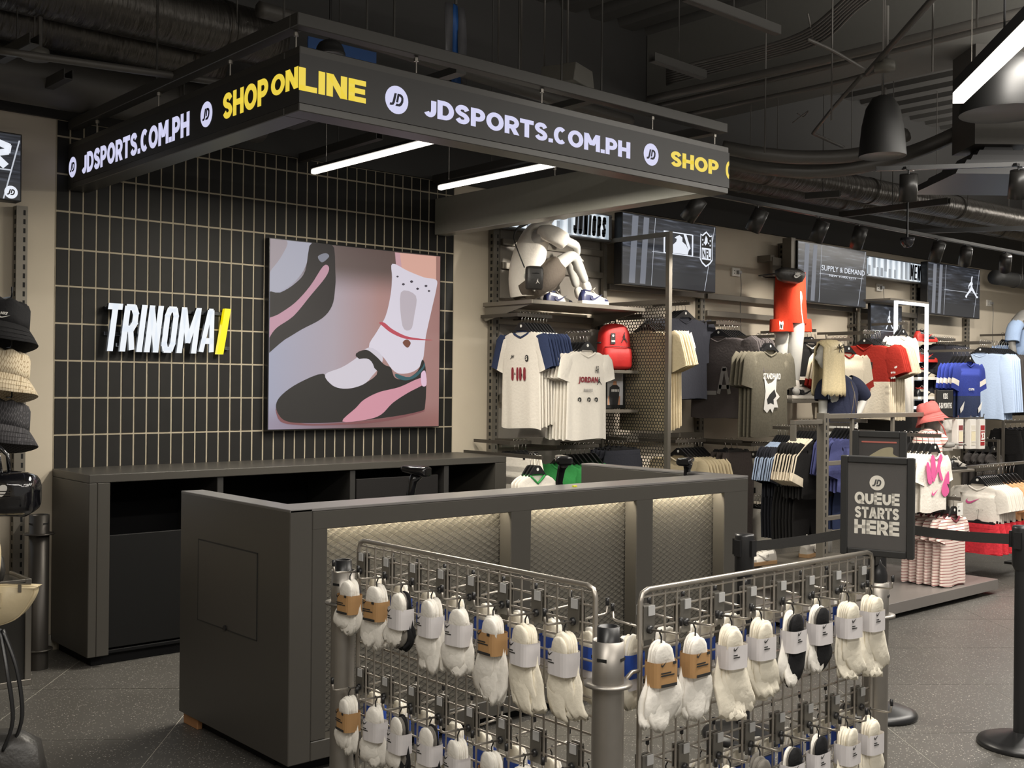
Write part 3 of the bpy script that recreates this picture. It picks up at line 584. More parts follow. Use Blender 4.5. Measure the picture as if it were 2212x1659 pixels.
def hanger_meshes(w, clip=False):
    k = (round(w, 2), clip)
    if k in HANG: return HANG[k]
    h = w/2; top = [(-h, -.052), (-h*.55, -.012), (-.035, .050), (-.018, .062), (.018, .062), (.035, .050), (h*.55, -.012), (h, -.052), (h, -.072), (h*.55, -.034), (.05, .004), (-.05, .004), (-h*.55, -.034), (-h, -.072)]
    if clip: top = [(-h, .012), (-.03, .018), (-.012, .030), (.012, .030), (.03, .018), (h, .012), (h, -.0), (-h, -.0)]
    mb = MB().prism(top, (0, -.007, 0), (1, 0, 0), (0, 0, 1), (0, .014, 0))
    if clip:
        for s in (-1, 1): mb.box((s*h*.8-.012, -.012, -.03), (s*h*.8+.012, .012, .02))
    b = mb.me('body', [BLK]); z = .03 if clip else .062
    hk = MB().tube([(0, 0, z), (0, 0, z+.03), (.0, .006, z+.045), (0, .016, z+.062), (0, .012, z+.078), (0, 0, z+.084), (0, -.012, z+.078), (0, -.016, z+.066)], .0022, 5).me('hook', [CHR], True)
    HANG[k] = (b, hk); return HANG[k]
HZ = {False: .136, True: .104}
DOTM = {}
UPM2 = mat('stand_metal', (.15, .135, .115), .45, .4)
def rack(base, cat, sp, neck, hem=None, Y=None, ax='x', n=1, step=.032, group=None, front_print=None, name='t_shirt', where='', tilt=0, kind='tee', shrink=.0, first=0, hangc=None, z=None, P=None, rail=True, jit=1, total=None, hl=None):
    """a row of hangers with clothes: neck and hem are photo pixels of the front piece on the plane Y"""
    p = P or at(*neck, Y=Y)
    if hem: sp = dict(sp); sp['l'] = max(.2, p.z-at(neck[0], hem, Y=Y).z)
    sp = dict(sp); sp['dk'] = 1 if n == 1 else max(.36, min(.9, step*10))
    ms = tee_meshes(sp) if kind == 'tee' else pants_meshes(sp); hb, hk = hanger_meshes(sp['w']*.86 if kind == 'tee' else sp['w']*.7, kind != 'tee'); rz = {'x': -math.pi/2, 'y': 0, 'X': math.pi/2}[ax]; res = []
    sp2 = dict(sp); sp2['seed'] = sp.get('seed', 1)+7; ms2 = (tee_meshes(sp2) if kind == 'tee' else pants_meshes(sp2)) if n > 2 else ms
    hz = HZ[kind != 'tee']
    for i in range(n):
        q = V(p)+(V((step*i, 0, 0)) if ax == 'x' else V((0, step*i, 0)) if ax == 'y' else V((-step*i, 0, 0))); k = 1-shrink*i
        t = rz+R_(tilt)+(rnd.uniform(-.02, .02)*jit if i else 0)
        o_ = ORD[min(i+first, 15)]; wh = f'{o_} from the front' if (n > 1 or first) else ''
        lab = base+(f', {wh}' if wh else '')+(' '+where if where else '')
        o = empty(name, lab, cat, q, (0, 0, t), group)
        if k != 1: o.scale = (k, 1, k)
        for nm, me in (ms if i % 2 == 0 else ms2): link(nm, me, o)
        hq = q+V((0, 0, .0)); ho = empty('clothes_hanger', f'black hanger holding the {base}'+(f', {o_} from the front' if wh else ''), 'hanger', hq, (0, 0, t), (group+' hangers') if group else None)
        link('body', hb, ho); link('hook', hk, ho)
        if i == 0 and front_print: PY[0] = -.001-.060*sp['dk']; front_print(o, sp)
        if i == 0 and kind == 'tee':
            MB().prism([(.011*math.cos(a*math.pi/6), .011*math.sin(a*math.pi/6)) for a in range(12)], (0, -.0085, .036), (1, 0, 0), (0, 0, 1), (0, .001, 0)).obj('hanger_logo', WHITE, ho)
        res.append(o)
    if rail:
        d = {'x': V((1, 0, 0)), 'y': V((0, 1, 0)), 'X': V((-1, 0, 0))}[ax]; a = V(p)+V((0, 0, hz-.018))-d*.05; L = step*(n-1)+.10; b = a+d*L
        mb = MB(); u = d*L/2; s = V((-d.y, d.x, 0))*.0075; mb.obox((a+b)/2, u, s, (0, 0, .0125)); ro = empty('garment_rail', hl or f'grey steel rail holding the {base} row', 'rail', a); mb2 = MB()
        for (c, _) in ((mb, 0),): link('bar', mesh('bar', [V(v)-a for v in c.v], c.f, [GUN]), ro)
        if rail != 'free':
            yw = WY-.03 if rail is True else rail if rail != 'stand' else 0
            if rail == 'stand':
                for e in (V((0, 0, 0)), b-a): MB().box((e.x-.012, e.y-.012, .0125-.0), (e.x+.012, e.y+.012, -a.z+.0)).obj('post', UPM2, ro); MB().box((e.x-.15, e.y-.03, -a.z), (e.x+.15, e.y+.03, -a.z+.02)).obj('foot', BLKM, ro)
            elif ax == 'y':
                if a.y > yw: link('arm', MB().box((-.0075, yw-a.y, -.0125), (.0075, 0, .0125)).me('arm', [GUN]), ro)
                elif b.y < yw: link('arm', MB().box(((b-a).x-.0075, (b-a).y, -.0125), ((b-a).x+.0075, yw-a.y, .0125)).me('arm', [GUN]), ro)
            else:
                for e in (V((0, 0, 0)), (b-a)-V((.02, 0, 0))): link('arm', MB().box((e.x, .0075, -.0125), (e.x+.016, yw-a.y, .0125)).me('arm', [GUN]), ro)
    return res
def fprint(fn): return fn
PY = [-.062]
def on_front(o, P, x0, z0, w_, h_, m_, name='print', y=None, t=.001):
    """flat print on the chest: outline P in unit cell"""
    y = PY[0]-((-.062-y) if y is not None else 0)
    MB().prism([(a*w_, b*h_) for a, b in P], (x0, y, z0), (1, 0, 0), (0, 0, 1), (0, .001, 0)).obj(name, m_, o)
def ptext(o, s, x0, z0, w_, h_, m_, y=None, bold=.03, shear=0): text('print_text', s, (x0, PY[0]-((-.062-y) if y is not None else 0), z0), (1, 0, 0), (0, 0, 1), w_, h_, m_, o, bold, shear, ext=.0008, res=2)
I_BLACK = mat('ink_black', (.02, .02, .02), .8); I_WHITE = mat('ink_white', (.8, .78, .74), .8); I_RED = mat('ink_dark_red', lin(130, 40, 50), .8); I_PINK = mat('ink_pink', lin(212, 88, 146), .8, var=.15, scale=200); I_GREY = mat('ink_grey', (.35, .34, .33), .8)
UNIT = [(0, 0), (1, 0), (1, 1), (0, 1)]
# ---- first bay: juniors
def pr(o, sp):
    for j, (x, wd) in enumerate(((-.085, .026), (-.03, .022), (0.0, .026), (.045, .026))): on_front(o, [(.2, 0), (.8, 0), (1, .2), (1, .8), (.8, 1), (.2, 1), (0, .8), (0, .2)], x, -.36, wd, .095, I_RED)
    ptext(o, 'A', -.052, -.32, .014, .02, I_BLACK); ptext(o, 'R', .027, -.33, .012, .02, I_BLACK)
    on_front(o, [(.5, 0), (.9, .15), (1, .5), (.9, .85), (.5, 1), (.1, .85), (0, .5), (.1, .15)], .06, -.225, .04, .05, I_BLACK); ptext(o, 'S', .071, -.213, .016, .028, F_WHITE, y=-.0635)
    ptext(o, 'JH', -.10, -.205, .045, .03, I_BLACK, shear=.6)
rack('navy and white raglan jersey', 'jersey', dict(w=.43, l=.7, c=F_WHITE, cs=F_WHITE, co=F_NAVY, ct=F_NAVY, sl=.24, sw=.09, sa=.34), (1127, 715), 925, 6.05, 'x', 9, .031, 'raglan jerseys beside the tiled wall', pr, 'jersey', shrink=.012)
def pr(o, sp):
    ptext(o, 'JORDAN', -.105, -.245, .20, .055, I_RED, bold=.05, shear=.1); on_front(o, JUMP, .085, -.25, .05, .06, I_BLACK); ptext(o, 'BRAND OF 23', -.05, -.30, .09, .022, I_GREY)
    ptext(o, 'AR', .065, -.165, .04, .055, I_BLACK, bold=.0)
    for x in (-.11, -.015, .06): on_front(o, [(.5, 0), (.9, .15), (1, .5), (.9, .85), (.5, 1), (.1, .85), (0, .5), (.1, .15), (.3, .25), (.25, .6), (.5, .75), (.75, .5), (.5, .2)], x, -.375, .036, .036, I_BLACK)
rack('white t-shirt with red lettering', 't-shirt', dict(w=.42, l=.62, c=F_WHITE, sl=.17, sw=.08, sa=.28), (1268, 757), 949, 5.72, 'y', 7, .035, 'white t-shirts on the face-out arm', pr)
# green rows, shorts, vest below
rack('green t-shirt', 't-shirt', dict(w=.46, l=.6, c=F_GREEN, ct=F_GREEN, sl=.2), (1211, 1000), None, 6.0, 'x', 8, .050, 'green t-shirts on the lower rail')
rack('white basketball vest with red and green trim', 'vest', dict(w=.36, l=.6, c=F_WHITE, ct=F_GREEN, sl=0, vneck=1, str=None), (1160, 1025), None, 5.66, 'y', 3, .035, 'basketball vests on the lower arm', name='vest')
rack('white pleated shorts', 'shorts', dict(w=.40, l=.42, c=F_WHITE), (1112, 982), None, 6.05, 'x', 4, .035, 'white shorts beside the cabinet', kind='pants', name='shorts')
rack('black jeans', 'jeans', dict(w=.46, l=.8, c=F_DNAVY), (1345, 972), None, 5.9, 'y', 4, .05, 'black jeans beside the mesh divider', kind='pants', name='jeans')
# ---- second bay
rack('beige t-shirt', 't-shirt', dict(w=.54, l=.74, c=F_BEIGE, sl=.28, sw=.12, sa=.36), (1394, 714), 930, 5.98, 'x', 6, .032, 'beige t-shirts behind the mesh divider', shrink=.01)
def pr(o, sp):
    mb = MB()
    for a, b in (((.30, .95), (.42, .02)), ((.42, .9), (.62, .4)), ((.62, .4), (.45, .3)), ((.45, .3), (.70, .02)), ((.05, .9), (.35, .55)), ((.05, .9), (.12, .45))):
        a, b = V((a[0]*.3-.08, 0, a[1]*.26-.36)), V((b[0]*.3-.08, 0, b[1]*.26-.36)); d = (b-a)/2; mb.obox((a+b)/2+V((0, PY[0]-.001, 0)), d, V((0, 1, 0)).cross(d).normalized()*.011, (0, .0006, 0))
    mb.obj('print', I_WHITE, o)
rack('dark navy jersey with white letter', 'jersey', dict(w=.60, l=.7, c=F_DNAVY, sl=.32, sw=.13, sa=.22), (1480, 686), 862, 6.1, 'y', 4, .035, 'dark navy jerseys behind the divider', pr, 'jersey')
def pr(o, sp):
    mb = MB(); block(mb, 'LA', (-.15, PY[0], -.50), (1, 0, 0), (0, 0, 1), .30, .24, .035, .2, t=.0008); mb.obj('print', I_GREY, o)
rack('charcoal t-shirt with outlined letters', 't-shirt', dict(w=.60, l=.74, c=F_CHAR, sl=.30, sw=.13, sa=.34), (1553, 727), 903, 6.0, 'x', 8, .036, 'charcoal t-shirts on the middle rail', pr, shrink=.008)
def pr(o, sp):
    on_front(o, [(0, .1), (.1, .6), (0, 1), (.25, .8), (.5, .85), (.8, 1), (.75, .6), (1, .45), (.8, .35), (.9, .15), (.65, .15), (.55, 0), (.4, .12), (.2, .0)], -.11, -.52, .22, .30, I_WHITE)
    on_front(o, [(0, .3), (.3, .6), (.8, .9), (1, .5), (.7, .3), (.75, 0), (.4, .1), (.1, 0)], -.07, -.45, .13, .14, I_BLACK, y=-.0635)
    ptext(o, 'STANDHARD', -.12, -.24, .24, .05, I_WHITE, bold=.03)
rack('washed grey t-shirt with spiked collar print', 't-shirt', dict(w=.52, l=.8, c=F_GREY, sl=.26, sw=.11, sa=.20), (1663, 757), 943, 5.55, 'y', 4, .04, 'washed grey t-shirts on the face-out arm', pr)
rack('black polo with white hem', 'polo', dict(w=.50, l=.5, c=F_BLACK, ct=F_WHITE, sl=.25, sw=.10, cuff=F_WHITE, cb=F_WHITE, zb=-.93), (1752, 742), 815, 5.9, 'y', 6, .04, 'black polos behind the mannequin legs', name='polo_shirt')
def pr(o, sp): ptext(o, 'U', .02, -.38, .10, .10, F_STONE, bold=.02)
rack('white ringer t-shirt with red collar', 't-shirt', dict(w=.56, l=.72, c=F_CREAM, ct=F_RED, sl=.28, sw=.11, sa=.33, cuff=F_RED), (1832, 762), 905, 5.45, 'y', 5, .038, 'white ringer t-shirts behind the blonde mannequin', pr)
def pr(o, sp):
    on_front(o, [(0, .2), (.5, 0), (1, .2), (1, 1), (0, 1)], .05, -.26, .05, .085, I_BLACK); on_front(o, star(5), .075, -.215, .017, .02, I_WHITE, y=-.0635)
    ptext(o, 'U', .035, -.47, .05, .12, I_RED, bold=.02)
g = rack('red and cream football jersey', 'jersey', dict(w=.58, l=.74, c=F_RED, cb=F_CREAM, zb=-.36, cs=F_RED, ct=F_RED, sl=.26, sw=.12, sa=.34, vneck=1), (1868, 744), 905, 5.95, 'x', 4, .036, 'red football jerseys on the right rail', pr, 'jersey')
mb = MB()
for (a, b) in ((0, .0), (.034, .004), (.068, .002), (0, -.05), (.034, -.048), (.068, -.046), (.075, .05), (.10, .055)):
    mb.prism([(x*.014, z*.014) for x, z in star()], V((.34+a*.5, -.052, -.28+b)), (.82, 0, 0), (0, 0, 1), (0, .001, 0))
mb.obj('sleeve_stars', I_WHITE, g[0], loc=(-.02, .0, 0))
rack('stone football jersey', 'jersey', dict(w=.58, l=.74, c=F_STONE, sl=.27, sw=.12, sa=.34), None, None, 5.95, 'x', 5, .032, 'stone jerseys behind the red ones', P=g[0].location+V((.15, 0, 0)), name='jersey', rail=False)
rack('off-white t-shirt', 't-shirt', dict(w=.46, l=.80, c=F_WHITE, sl=.24, sw=.10, sa=.26), (1950, 724), None, 5.85, 'y', 2, .04, 'off-white t-shirts beside the glowing frame')
rack('pleated black track pants', 'trousers', dict(w=.44, l=1.0, c=F_DNAVY), (2018, 748), 900, 6.0, 'x', 10, .045, 'track pants behind the shoe tower', kind='pants', name='track_pants')
def pr(o, sp):
    ptext(o, 'COPA', -.06, -.29, .12, .025, I_WHITE)
    for s in (-1, 1): on_front(o, [(0, .4), (1, 1), (.7, .3), (.1, 0)], s*.19-.045, -.52, .09, .12, I_WHITE)
rack('royal blue football jersey with white sleeve band', 'jersey', dict(w=.50, l=.74, c=F_BLUE, cb=F_NAVY, zb=-.6, sl=.24, sw=.105, sa=.26, band=(4, F_WHITE)), (2094, 782), 900, 5.45, 'y', 5, .042, 'royal blue football jerseys', pr, 'jersey')
rack('pale blue sweatshirt', 'sweatshirt', dict(w=.56, l=.68, c=F_LBLUE, sl=.62, sw=.10, sa=.13, tp=.35), (2118, 762), 905, 5.95, 'x', 5, .05, 'pale blue sweatshirts', name='sweatshirt')
rack('charcoal long sweatshirt', 'sweatshirt', dict(w=.56, l=.70, c=F_DGREY, sl=.62, sw=.10, sa=.15, tp=.3), None, None, 5.95, 'x', 8, .06, 'charcoal sweatshirts at the right edge', P=at(2118, 762, Y=5.95)+V((.27, 0, 0)), name='sweatshirt', rail=False)
rack('sky blue t-shirt', 't-shirt', dict(w=.50, l=.66, c=F_SKY, sl=.24), (2180, 744), None, 6.1, 'y', 3, .04, 'sky blue t-shirts at the right edge')
# ---- lower tier behind the counter
rack('beige long-sleeve top', 'top', dict(w=.50, l=.66, c=F_BEIGE, ct=F_STONE, sl=.3), (1466, 984), None, 6.0, 'x', 8, .042, 'beige tops behind the counter', name='long_sleeve_top')
rack('black cargo jeans', 'jeans', dict(w=.44, l=.85, c=F_DENIM), (1592, 976), None, 5.75, 'y', 3, .06, 'black cargo jeans behind the counter', kind='pants', name='cargo_jeans')
def pr(o, sp): ptext(o, 'Blu', -.12, -.30, .16, .07, I_BLACK, bold=.03)
rack('white lettered t-shirt', 't-shirt', dict(w=.50, l=.66, c=F_WHITE, sl=.24), (1628, 990), 1082, 5.9, 'x', 8, .036, 'white t-shirts right of the counter', pr)
rack('white drawstring shorts', 'shorts', dict(w=.40, l=.42, c=F_WHITE), (1628, 1098), 1178, 5.8, 'x', 5, .04, 'white shorts right of the counter', kind='pants', name='shorts', rail=False)
# ---- gondola in the middle of the floor
rack('navy t-shirt with pale blue sleeve stripes', 't-shirt', dict(w=.42, l=.60, c=F_DNAVY, cs=F_DNAVY, sl=.25, sw=.09, sa=.28, str=F_LBLUE), (1712, 958), 1072, 5.05, 'y', 7, .022, 'blue striped t-shirts on the floor rack', rail=4.35)
rack('black t-shirt with cream sleeve stripes', 't-shirt', dict(w=.42, l=.60, c=F_BLACK, cs=F_BLACK, sl=.27, sw=.10, sa=.34, str=F_CREAM, cuff=F_CREAM), (1768, 950), 1075, 4.62, 'y', 7, .026, 'black striped t-shirts on the floor rack', rail=4.35)
rack('navy track pants', 'trousers', dict(w=.34, l=.9, c=F_DNAVY), (1714, 1045), 1162, 5.2, 'y', 7, .03, 'navy track pants under the striped t-shirts', kind='pants', name='track_pants', rail=4.35)
rack('black track pants', 'trousers', dict(w=.44, l=.9, c=F_BLACK), (1750, 1052), 1170, 4.75, 'y', 7, .03, 'black track pants under the striped t-shirts', kind='pants', name='track_pants', rail=4.35)
rack('indigo t-shirt', 't-shirt', dict(w=.46, l=.62, c=F_INDIGO, sl=.24, sw=.10, sa=.28), (1846, 944), 1060, 4.45, 'y', 6, .03, 'indigo t-shirts left of the queue sign', rail=4.35)
rack('dark indigo track pants', 'trousers', dict(w=.36, l=.6, c=F_NAVY), (1828, 1050), 1140, 4.6, 'y', 6, .03, 'indigo track pants left of the queue sign', kind='pants', name='track_pants', rail=4.35)
def pr(o, sp):
    for P, x, z, a, b in (([(0, .9), (.4, 1), (1, .2), (.8, 0), (.3, .1)], -.16, -.22, .085, .15), ([(0, 1), (.7, 1), (1, .5), (.8, 0), (.2, .1)], -.095, -.20, .07, .17), ([(0, .1), (.5, 1), (.9, .9), (.6, .5), (1, 0), (.6, .05), (.35, .35)], -.03, -.20, .11, .18),
                          ([(0, .3), (.5, .8), (.9, 1), (1, .5), (.7, .5), (1, .2), (.6, 0), (.2, .05)], .06, -.32, .11, .18)): on_front(o, spline(P, 3), x, z, a, b, I_PINK)
    on_front(o, SWOOSH, -.08, -.305, .09, .045, I_PINK)
rack('white toddler t-shirt with pink letters', 't-shirt', dict(w=.37, l=.45, c=F_WHITE, sl=.17, sw=.075, sa=.28), (2018, 977), 1104, 3.98, 'y', 6, .045, 'white toddler t-shirts', pr, rail=4.35)
def pr(o, sp):
    B('care_tag', (-.04, -.049, .0), (.04, -.047, .09), WHITE, o); on_front(o, SWOOSH, -.03, .06, .02, .01, I_BLACK, y=-.0615+PY[0]*0+(-.0505-PY[0])+.0); ptext(o, 'Nike', -.03, .03, .03, .012, I_BLACK, y=-.0615+(-.0505-PY[0])); on_front(o, SWOOSH, -.02, -.15, .04, .018, F_ROSE)
rack('rose striped toddler romper', 'romper', dict(w=.34, l=.5, c=F_STRIPE, ct=F_ROSE, cs=F_STRIPE, sl=.14, sw=.07), (2060, 1112), 1262, 3.95, 'y', 6, .06, 'rose striped rompers', pr, 'romper', rail=4.35)
def pr(o, sp):
    on_front(o, SWOOSH, -.09, -.16, .12, .05, I_PINK)
    for x, z in ((.0, -.40), (.07, -.37), (-.06, -.44)):
        on_front(o, star(6, .35), x, z, .028, .028, I_PINK)
rack('white toddler t-shirt with pink tick', 't-shirt', dict(w=.38, l=.46, c=F_WHITE, sl=.17, sw=.075), (2112, 1046), 1160, 4.3, 'x', 9, .035, 'white toddler t-shirts on the end rail', pr, rail='free')
rack('peach toddler t-shirt', 't-shirt', dict(w=.40, l=.50, c=F_PEACH, sl=.18, sw=.08), None, None, 4.3, 'x', 5, .07, 'peach toddler t-shirts', P=at(2112, 1046, Y=4.3)+V((.36, 0, 0)), rail=False)
rack('red tropical toddler shorts', 'shorts', dict(w=.40, l=.36, c=F_HOTRED), (2112, 1130), 1188, 4.25, 'x', 6, .10, 'red toddler shorts under the belt', kind='pants', name='shorts', rail=False)
rack('black leggings', 'leggings', dict(w=.36, l=.9, c=F_BLACK), (2172, 930), 1055, 5.2, 'x', 9, .11, 'black leggings at the right edge', kind='pants', name='leggings', rail='stand')
rack('black tank top', 'vest', dict(w=.36, l=.5, c=F_DGREY, sl=0), (2146, 978), None, 5.0, 'y', 4, .07, 'black tank tops at the right', name='tank_top', rail='stand')
# ================= WALL FIXTURES =================
SHELFM = mat('warm_grey_shelf_metal', (.20, .18, .15), .4, .5)
UPM = mat('upright_metal', (.17, .155, .13), .45, .4); SLOT = mat('slot_black', (.004, .004, .004), .8)
def upright(x, z0=0.0, z1=2.72, lab='', y=WY):
    o = empty('slotted_upright', f'tall slotted metal upright on the wall, {lab}', 'upright', (x, y-.03, z0), (0, 0, 0), 'slotted uprights on the back wall')
    MB().box((-.03, -.03, 0), (.03, .03, z1-z0)).obj('post', UPM, o)
    mb = MB(); z = .05
    while z < z1-z0-.04: mb.box((-.0305, -.018, z), (-.028, .004, z+.028)); mb.box((.006, -.0305, z), (.018, -.028, z+.028)); z += .05
    tag(mb.obj('slots', SLOT, o), kind='stuff'); return o
for x, l in zip((5.49, 6.66, 7.95, 9.2, 10.45, 11.72, 12.95), ('beside the tiled wall', 'behind the mesh divider', 'left of the wall socket', 'behind the red shorts', 'left of the second light box', 'behind the shoe tower', 'at the far right')): upright(x, 0, 2.72 if x < 7 else 2.95, l)
def wbar(x0, x1, z, h=.045, d=.03, lab=''):
    return bevel(tag(B('wall_bar', (x0, WY-.062-d, z), (x1, WY-.061, z+h), SHELFM), f'horizontal metal wall bar {lab}', 'rail', 'horizontal wall bars'), .002, 1)
for k, (x0, x1, z, lab) in enumerate(((6.7, 7.93, 2.335, 'under the sports league screen'), (7.98, 9.18, 2.335, 'under the wall socket'), (9.23, 10.43, 2.335, 'under the clothing brand screen'), (10.5, 11.7, 2.335, 'right of the second light box'), (7.98, 9.18, 2.18, 'second row under the wall socket'),
        (5.53, 6.63, 2.60, 'behind the seated mannequin, upper'), (5.53, 6.63, 2.42, 'behind the seated mannequin, lower'), (5.53, 6.63, 2.04, 'under the mannequin shelf'), (5.53, 6.63, 1.40, 'behind the raglan jerseys'), (5.53, 6.63, 1.06, 'above the green t-shirts'), (6.7, 7.93, 1.06, 'above the beige tops'))):
    wbar(x0, x1, z, .05 if z > 2 else .07, .03, lab)
bay = empty('wall_panelling', 'grey wall panelling behind the juniors bay', 'panelling', (6.08, WY-.05, 0))
for k, (x0, x1, z0, z1, l) in enumerate(((5.53, 6.63, .2, 1.02, 'lowest'), (5.53, 6.63, 1.1, 1.36, 'second'), (5.53, 6.63, 1.46, 2.0, 'third'), (5.53, 6.63, 2.2, 2.72, 'top'))):
    B('back_panel', (x0-6.08, -.005, z0), (x1-6.08, .01, z1), mat('grey_back_panel', (.20, .18, .155), .6), bay)
for x0, x1 in ((6.70, 7.91), (7.99, 9.16), (9.24, 10.41), (10.49, 11.68)):
    pass
# sockets and leads
SOCK = mat('socket_plate', (.75, .72, .66), .5)
for (x, y, l) in ((1590, 588, 'between the two big screens'), (1900, 621, 'under the second light box'), (2137, 655, 'right of the last screen')):
    p = at(x, y, Y=WY-.01); o = tag(empty('wall_socket', f'white wall socket {l}', 'socket', p), group=None)
    bevel(MB().box((-.06, -.004, -.04), (.06, .015, .04)).obj('plate', SOCK, o), .004, 2)
    mb = MB()
    for dx in (-.035, .02):
        for dz in (-.012, .012): mb.box((dx, -.005, dz-.003), (dx+.012, -.0035, dz+.003))
    mb.obj('slots', SLOT, o); MB().box((.005, -.03, -.015), (.05, -.004, .015)).obj('plug', mat('grey_plug', (.3, .3, .3), .5), o)
    P = [V((.03, -.03, -.01)), V((.035, -.035, -.15)), V((.03, -.03, -.35)), V((.05, -.03, -.6))]
    c = tag(MB().tube([p+V(q) for q in spline([tuple(v) for v in P], 5, False)], .0035, 6).obj('power_lead', mat('dark_grey_cable', (.12, .12, .12), .6), None, True), f'thin power lead hanging from the wall socket {l}', 'cable')
# screens
SCR = mat('black_screen_case', (.008, .008, .009), .35)
def tvmat():
    m = bpy.data.materials.new('screen_city_picture'); m.use_nodes = True; N = m.node_tree.nodes; L = m.node_tree.links; b = N['Principled BSDF']
    tc = N.new('ShaderNodeTexCoord'); mp = N.new('ShaderNodeMapping'); mp.inputs['Scale'].default_value = (1.6, 1, 9); mp.inputs['Rotation'].default_value = (0, .12, 0); L.new(tc.outputs['Generated'], mp.inputs[0])
    no = N.new('ShaderNodeTexNoise'); no.inputs['Scale'].default_value = 2.4; no.inputs['Detail'].default_value = 5; L.new(mp.outputs[0], no.inputs['Vector'])
    r = N.new('ShaderNodeValToRGB'); L.new(no.outputs['Fac'], r.inputs[0]); e = r.color_ramp.elements; e[0].position = .35; e[0].color = (*lin(26, 27, 31), 1); e[1].position = .78; e[1].color = (*lin(120, 126, 140), 1); k = e.new(.56); k.color = (*lin(50, 53, 60), 1)
    sp = N.new('ShaderNodeSeparateXYZ'); L.new(tc.outputs['Generated'], sp.inputs[0])
    g = N.new('ShaderNodeMapRange'); g.inputs[1].default_value = .18; g.inputs[2].default_value = .36; L.new(sp.outputs['Z'], g.inputs[0])
    mx = N.new('ShaderNodeMix'); mx.data_type = 'RGBA'; mx.inputs[6].default_value = (*lin(50, 51, 54), 1); L.new(g.outputs[0], mx.inputs[0]); L.new(r.outputs[0], mx.inputs[7])
    b.inputs['Base Color'].default_value = (.01, .01, .01, 1); b.inputs['Roughness'].default_value = .3; L.new(mx.outputs[2], b.inputs['Emission Color']); b.inputs['Emission Strength'].default_value = 1; return m
TVM = tvmat(); WEM = mat('screen_white', (.05, .05, .05), .5, emit=.95, ecol=lin(235, 240, 250)); GEM = mat('screen_grey', (.02, .02, .02), .5, emit=.9, ecol=lin(120, 124, 134)); LEM = mat('screen_line', (.02, .02, .02), .5, emit=.9, ecol=lin(200, 205, 215))
def screen(x0, x1, z0, z1, y, label, draw=None, logo=True):
    o = empty('display_screen', label, 'screen', ((x0+x1)/2, y, z0)); w_, h_ = x1-x0, z1-z0
    bevel(MB().box((-w_/2, .002, 0), (w_/2, .09, h_)).obj('case', SCR, o), .003, 1)
    MB().box((-w_/2+.008, 0, .008), (w_/2-.008, .0025, h_-.008)).obj('picture', TVM, o)
    for s in (-.25, .25): MB().box((s*w_-.03, .09, .1), (s*w_+.03, WY-y-.002, .32)).obj('wall_bracket', GUN, o)
    def poly(P, m_, lay=1, nm='picture_shape'):
        return MB().prism([((a-.5)*w_, b*h_) for a, b in P], (0, -.0006*lay, 0), (1, 0, 0), (0, 0, 1), (0, .0005, 0)).obj(nm, m_, o)
    if logo is True:
        poly([(.07, .03), (.13, .03), (.16, .97), (.10, .97)], GEM); poly([(.18, .03), (.235, .03), (.27, .97), (.215, .97)], GEM)
        poly([(.295, .02), (.299, .02), (.335, .98), (.331, .98)], LEM, 2); poly([(.30, .50), (.955, .50), (.955, .508), (.30, .508)], LEM, 2); poly([(.87, .02), (.875, .02), (.985, .98), (.98, .98)], LEM, 2)
    if draw: draw(o, w_, h_, poly)
    return o
def d1(o, w_, h_, poly):
    x = .5
    for (a0, b0, a1, b1) in ((.42, .50, .435, .82), (.42, .81, .73, .825), (.42, .50, .73, .515), (.725, .50, .74, .82)): poly([(a0, b0), (a1, b0), (a1, b1), (a0, b1)], WEM, 3)
    poly([(.52, .52), (.68, .52), (.69, .58), (.66, .66), (.62, .70), (.62, .76), (.59, .79), (.56, .77), (.535, .74), (.56, .73), (.555, .69), (.52, .64)], WEM, 3); poly([(.63, .82), (.66, .82), (.71, .62), (.69, .58)], WEM, 3)
    poly([(.45, .60), (.47, .60), (.47, .64), (.45, .64)], WEM, 3)
    sh = [(.82, .86), (.84, .845), (.885, .905), (.93, .845), (.955, .86), (.96, .48), (.93, .42), (.885, .37), (.84, .42), (.815, .48)]; poly(sh, WEM, 3)
    k = [((a-.887)*.88+.887, (b-.64)*.9+.64) for a, b in sh]; poly(k, SCR, 4)
    poly([(.835, .48), (.94, .48), (.94, .655), (.835, .655)], WEM, 5); text('picture_letters', 'NFL', ((.842-.5)*w_, -.0036, .50*h_), (1, 0, 0), (0, 0, 1), .09*w_, .13*h_, SCR, o, .03, ext=.0004)
    poly([(.875, .69), (.90, .74), (.898, .80), (.88, .84), (.868, .78), (.866, .72)], WEM, 5)
    for (a, b) in ((.845, .70), (.845, .77), (.862, .73), (.93, .70), (.93, .77), (.912, .73)): poly([(a+.010*x_, b+.020*y_) for x_, y_ in star()], WEM, 5)
def d2(o, w_, h_, poly):
    text('picture_letters', 'SUPPLY & DEMAND', (-.17*w_, -.002, .56*h_), (1, 0, 0), (0, 0, 1), .64*w_, .09*h_, WEM, o, .0, ext=.0004); text('picture_letters', 'NEW YORK CITY', (-.06*w_, -.002, .47*h_), (1, 0, 0), (0, 0, 1), .40*w_, .035*h_, WEM, o, .0, ext=.0004)
def d3(o, w_, h_, poly): poly([(.70+a*.26, .39+b*.45) for a, b in JUMP], WEM, 3)
screen(6.63, 7.838, 2.365, 2.952, 6.2, 'wide screen with white baseball and shield emblems', d1)
screen(9.078, 10.293, 2.366, 2.948, 6.2, 'wide screen reading a clothing brand in serif letters', d2)
screen(11.545, 12.76, 2.367, 2.948, 6.2, 'wide screen with white jumping figure, right of the second light box', d3)
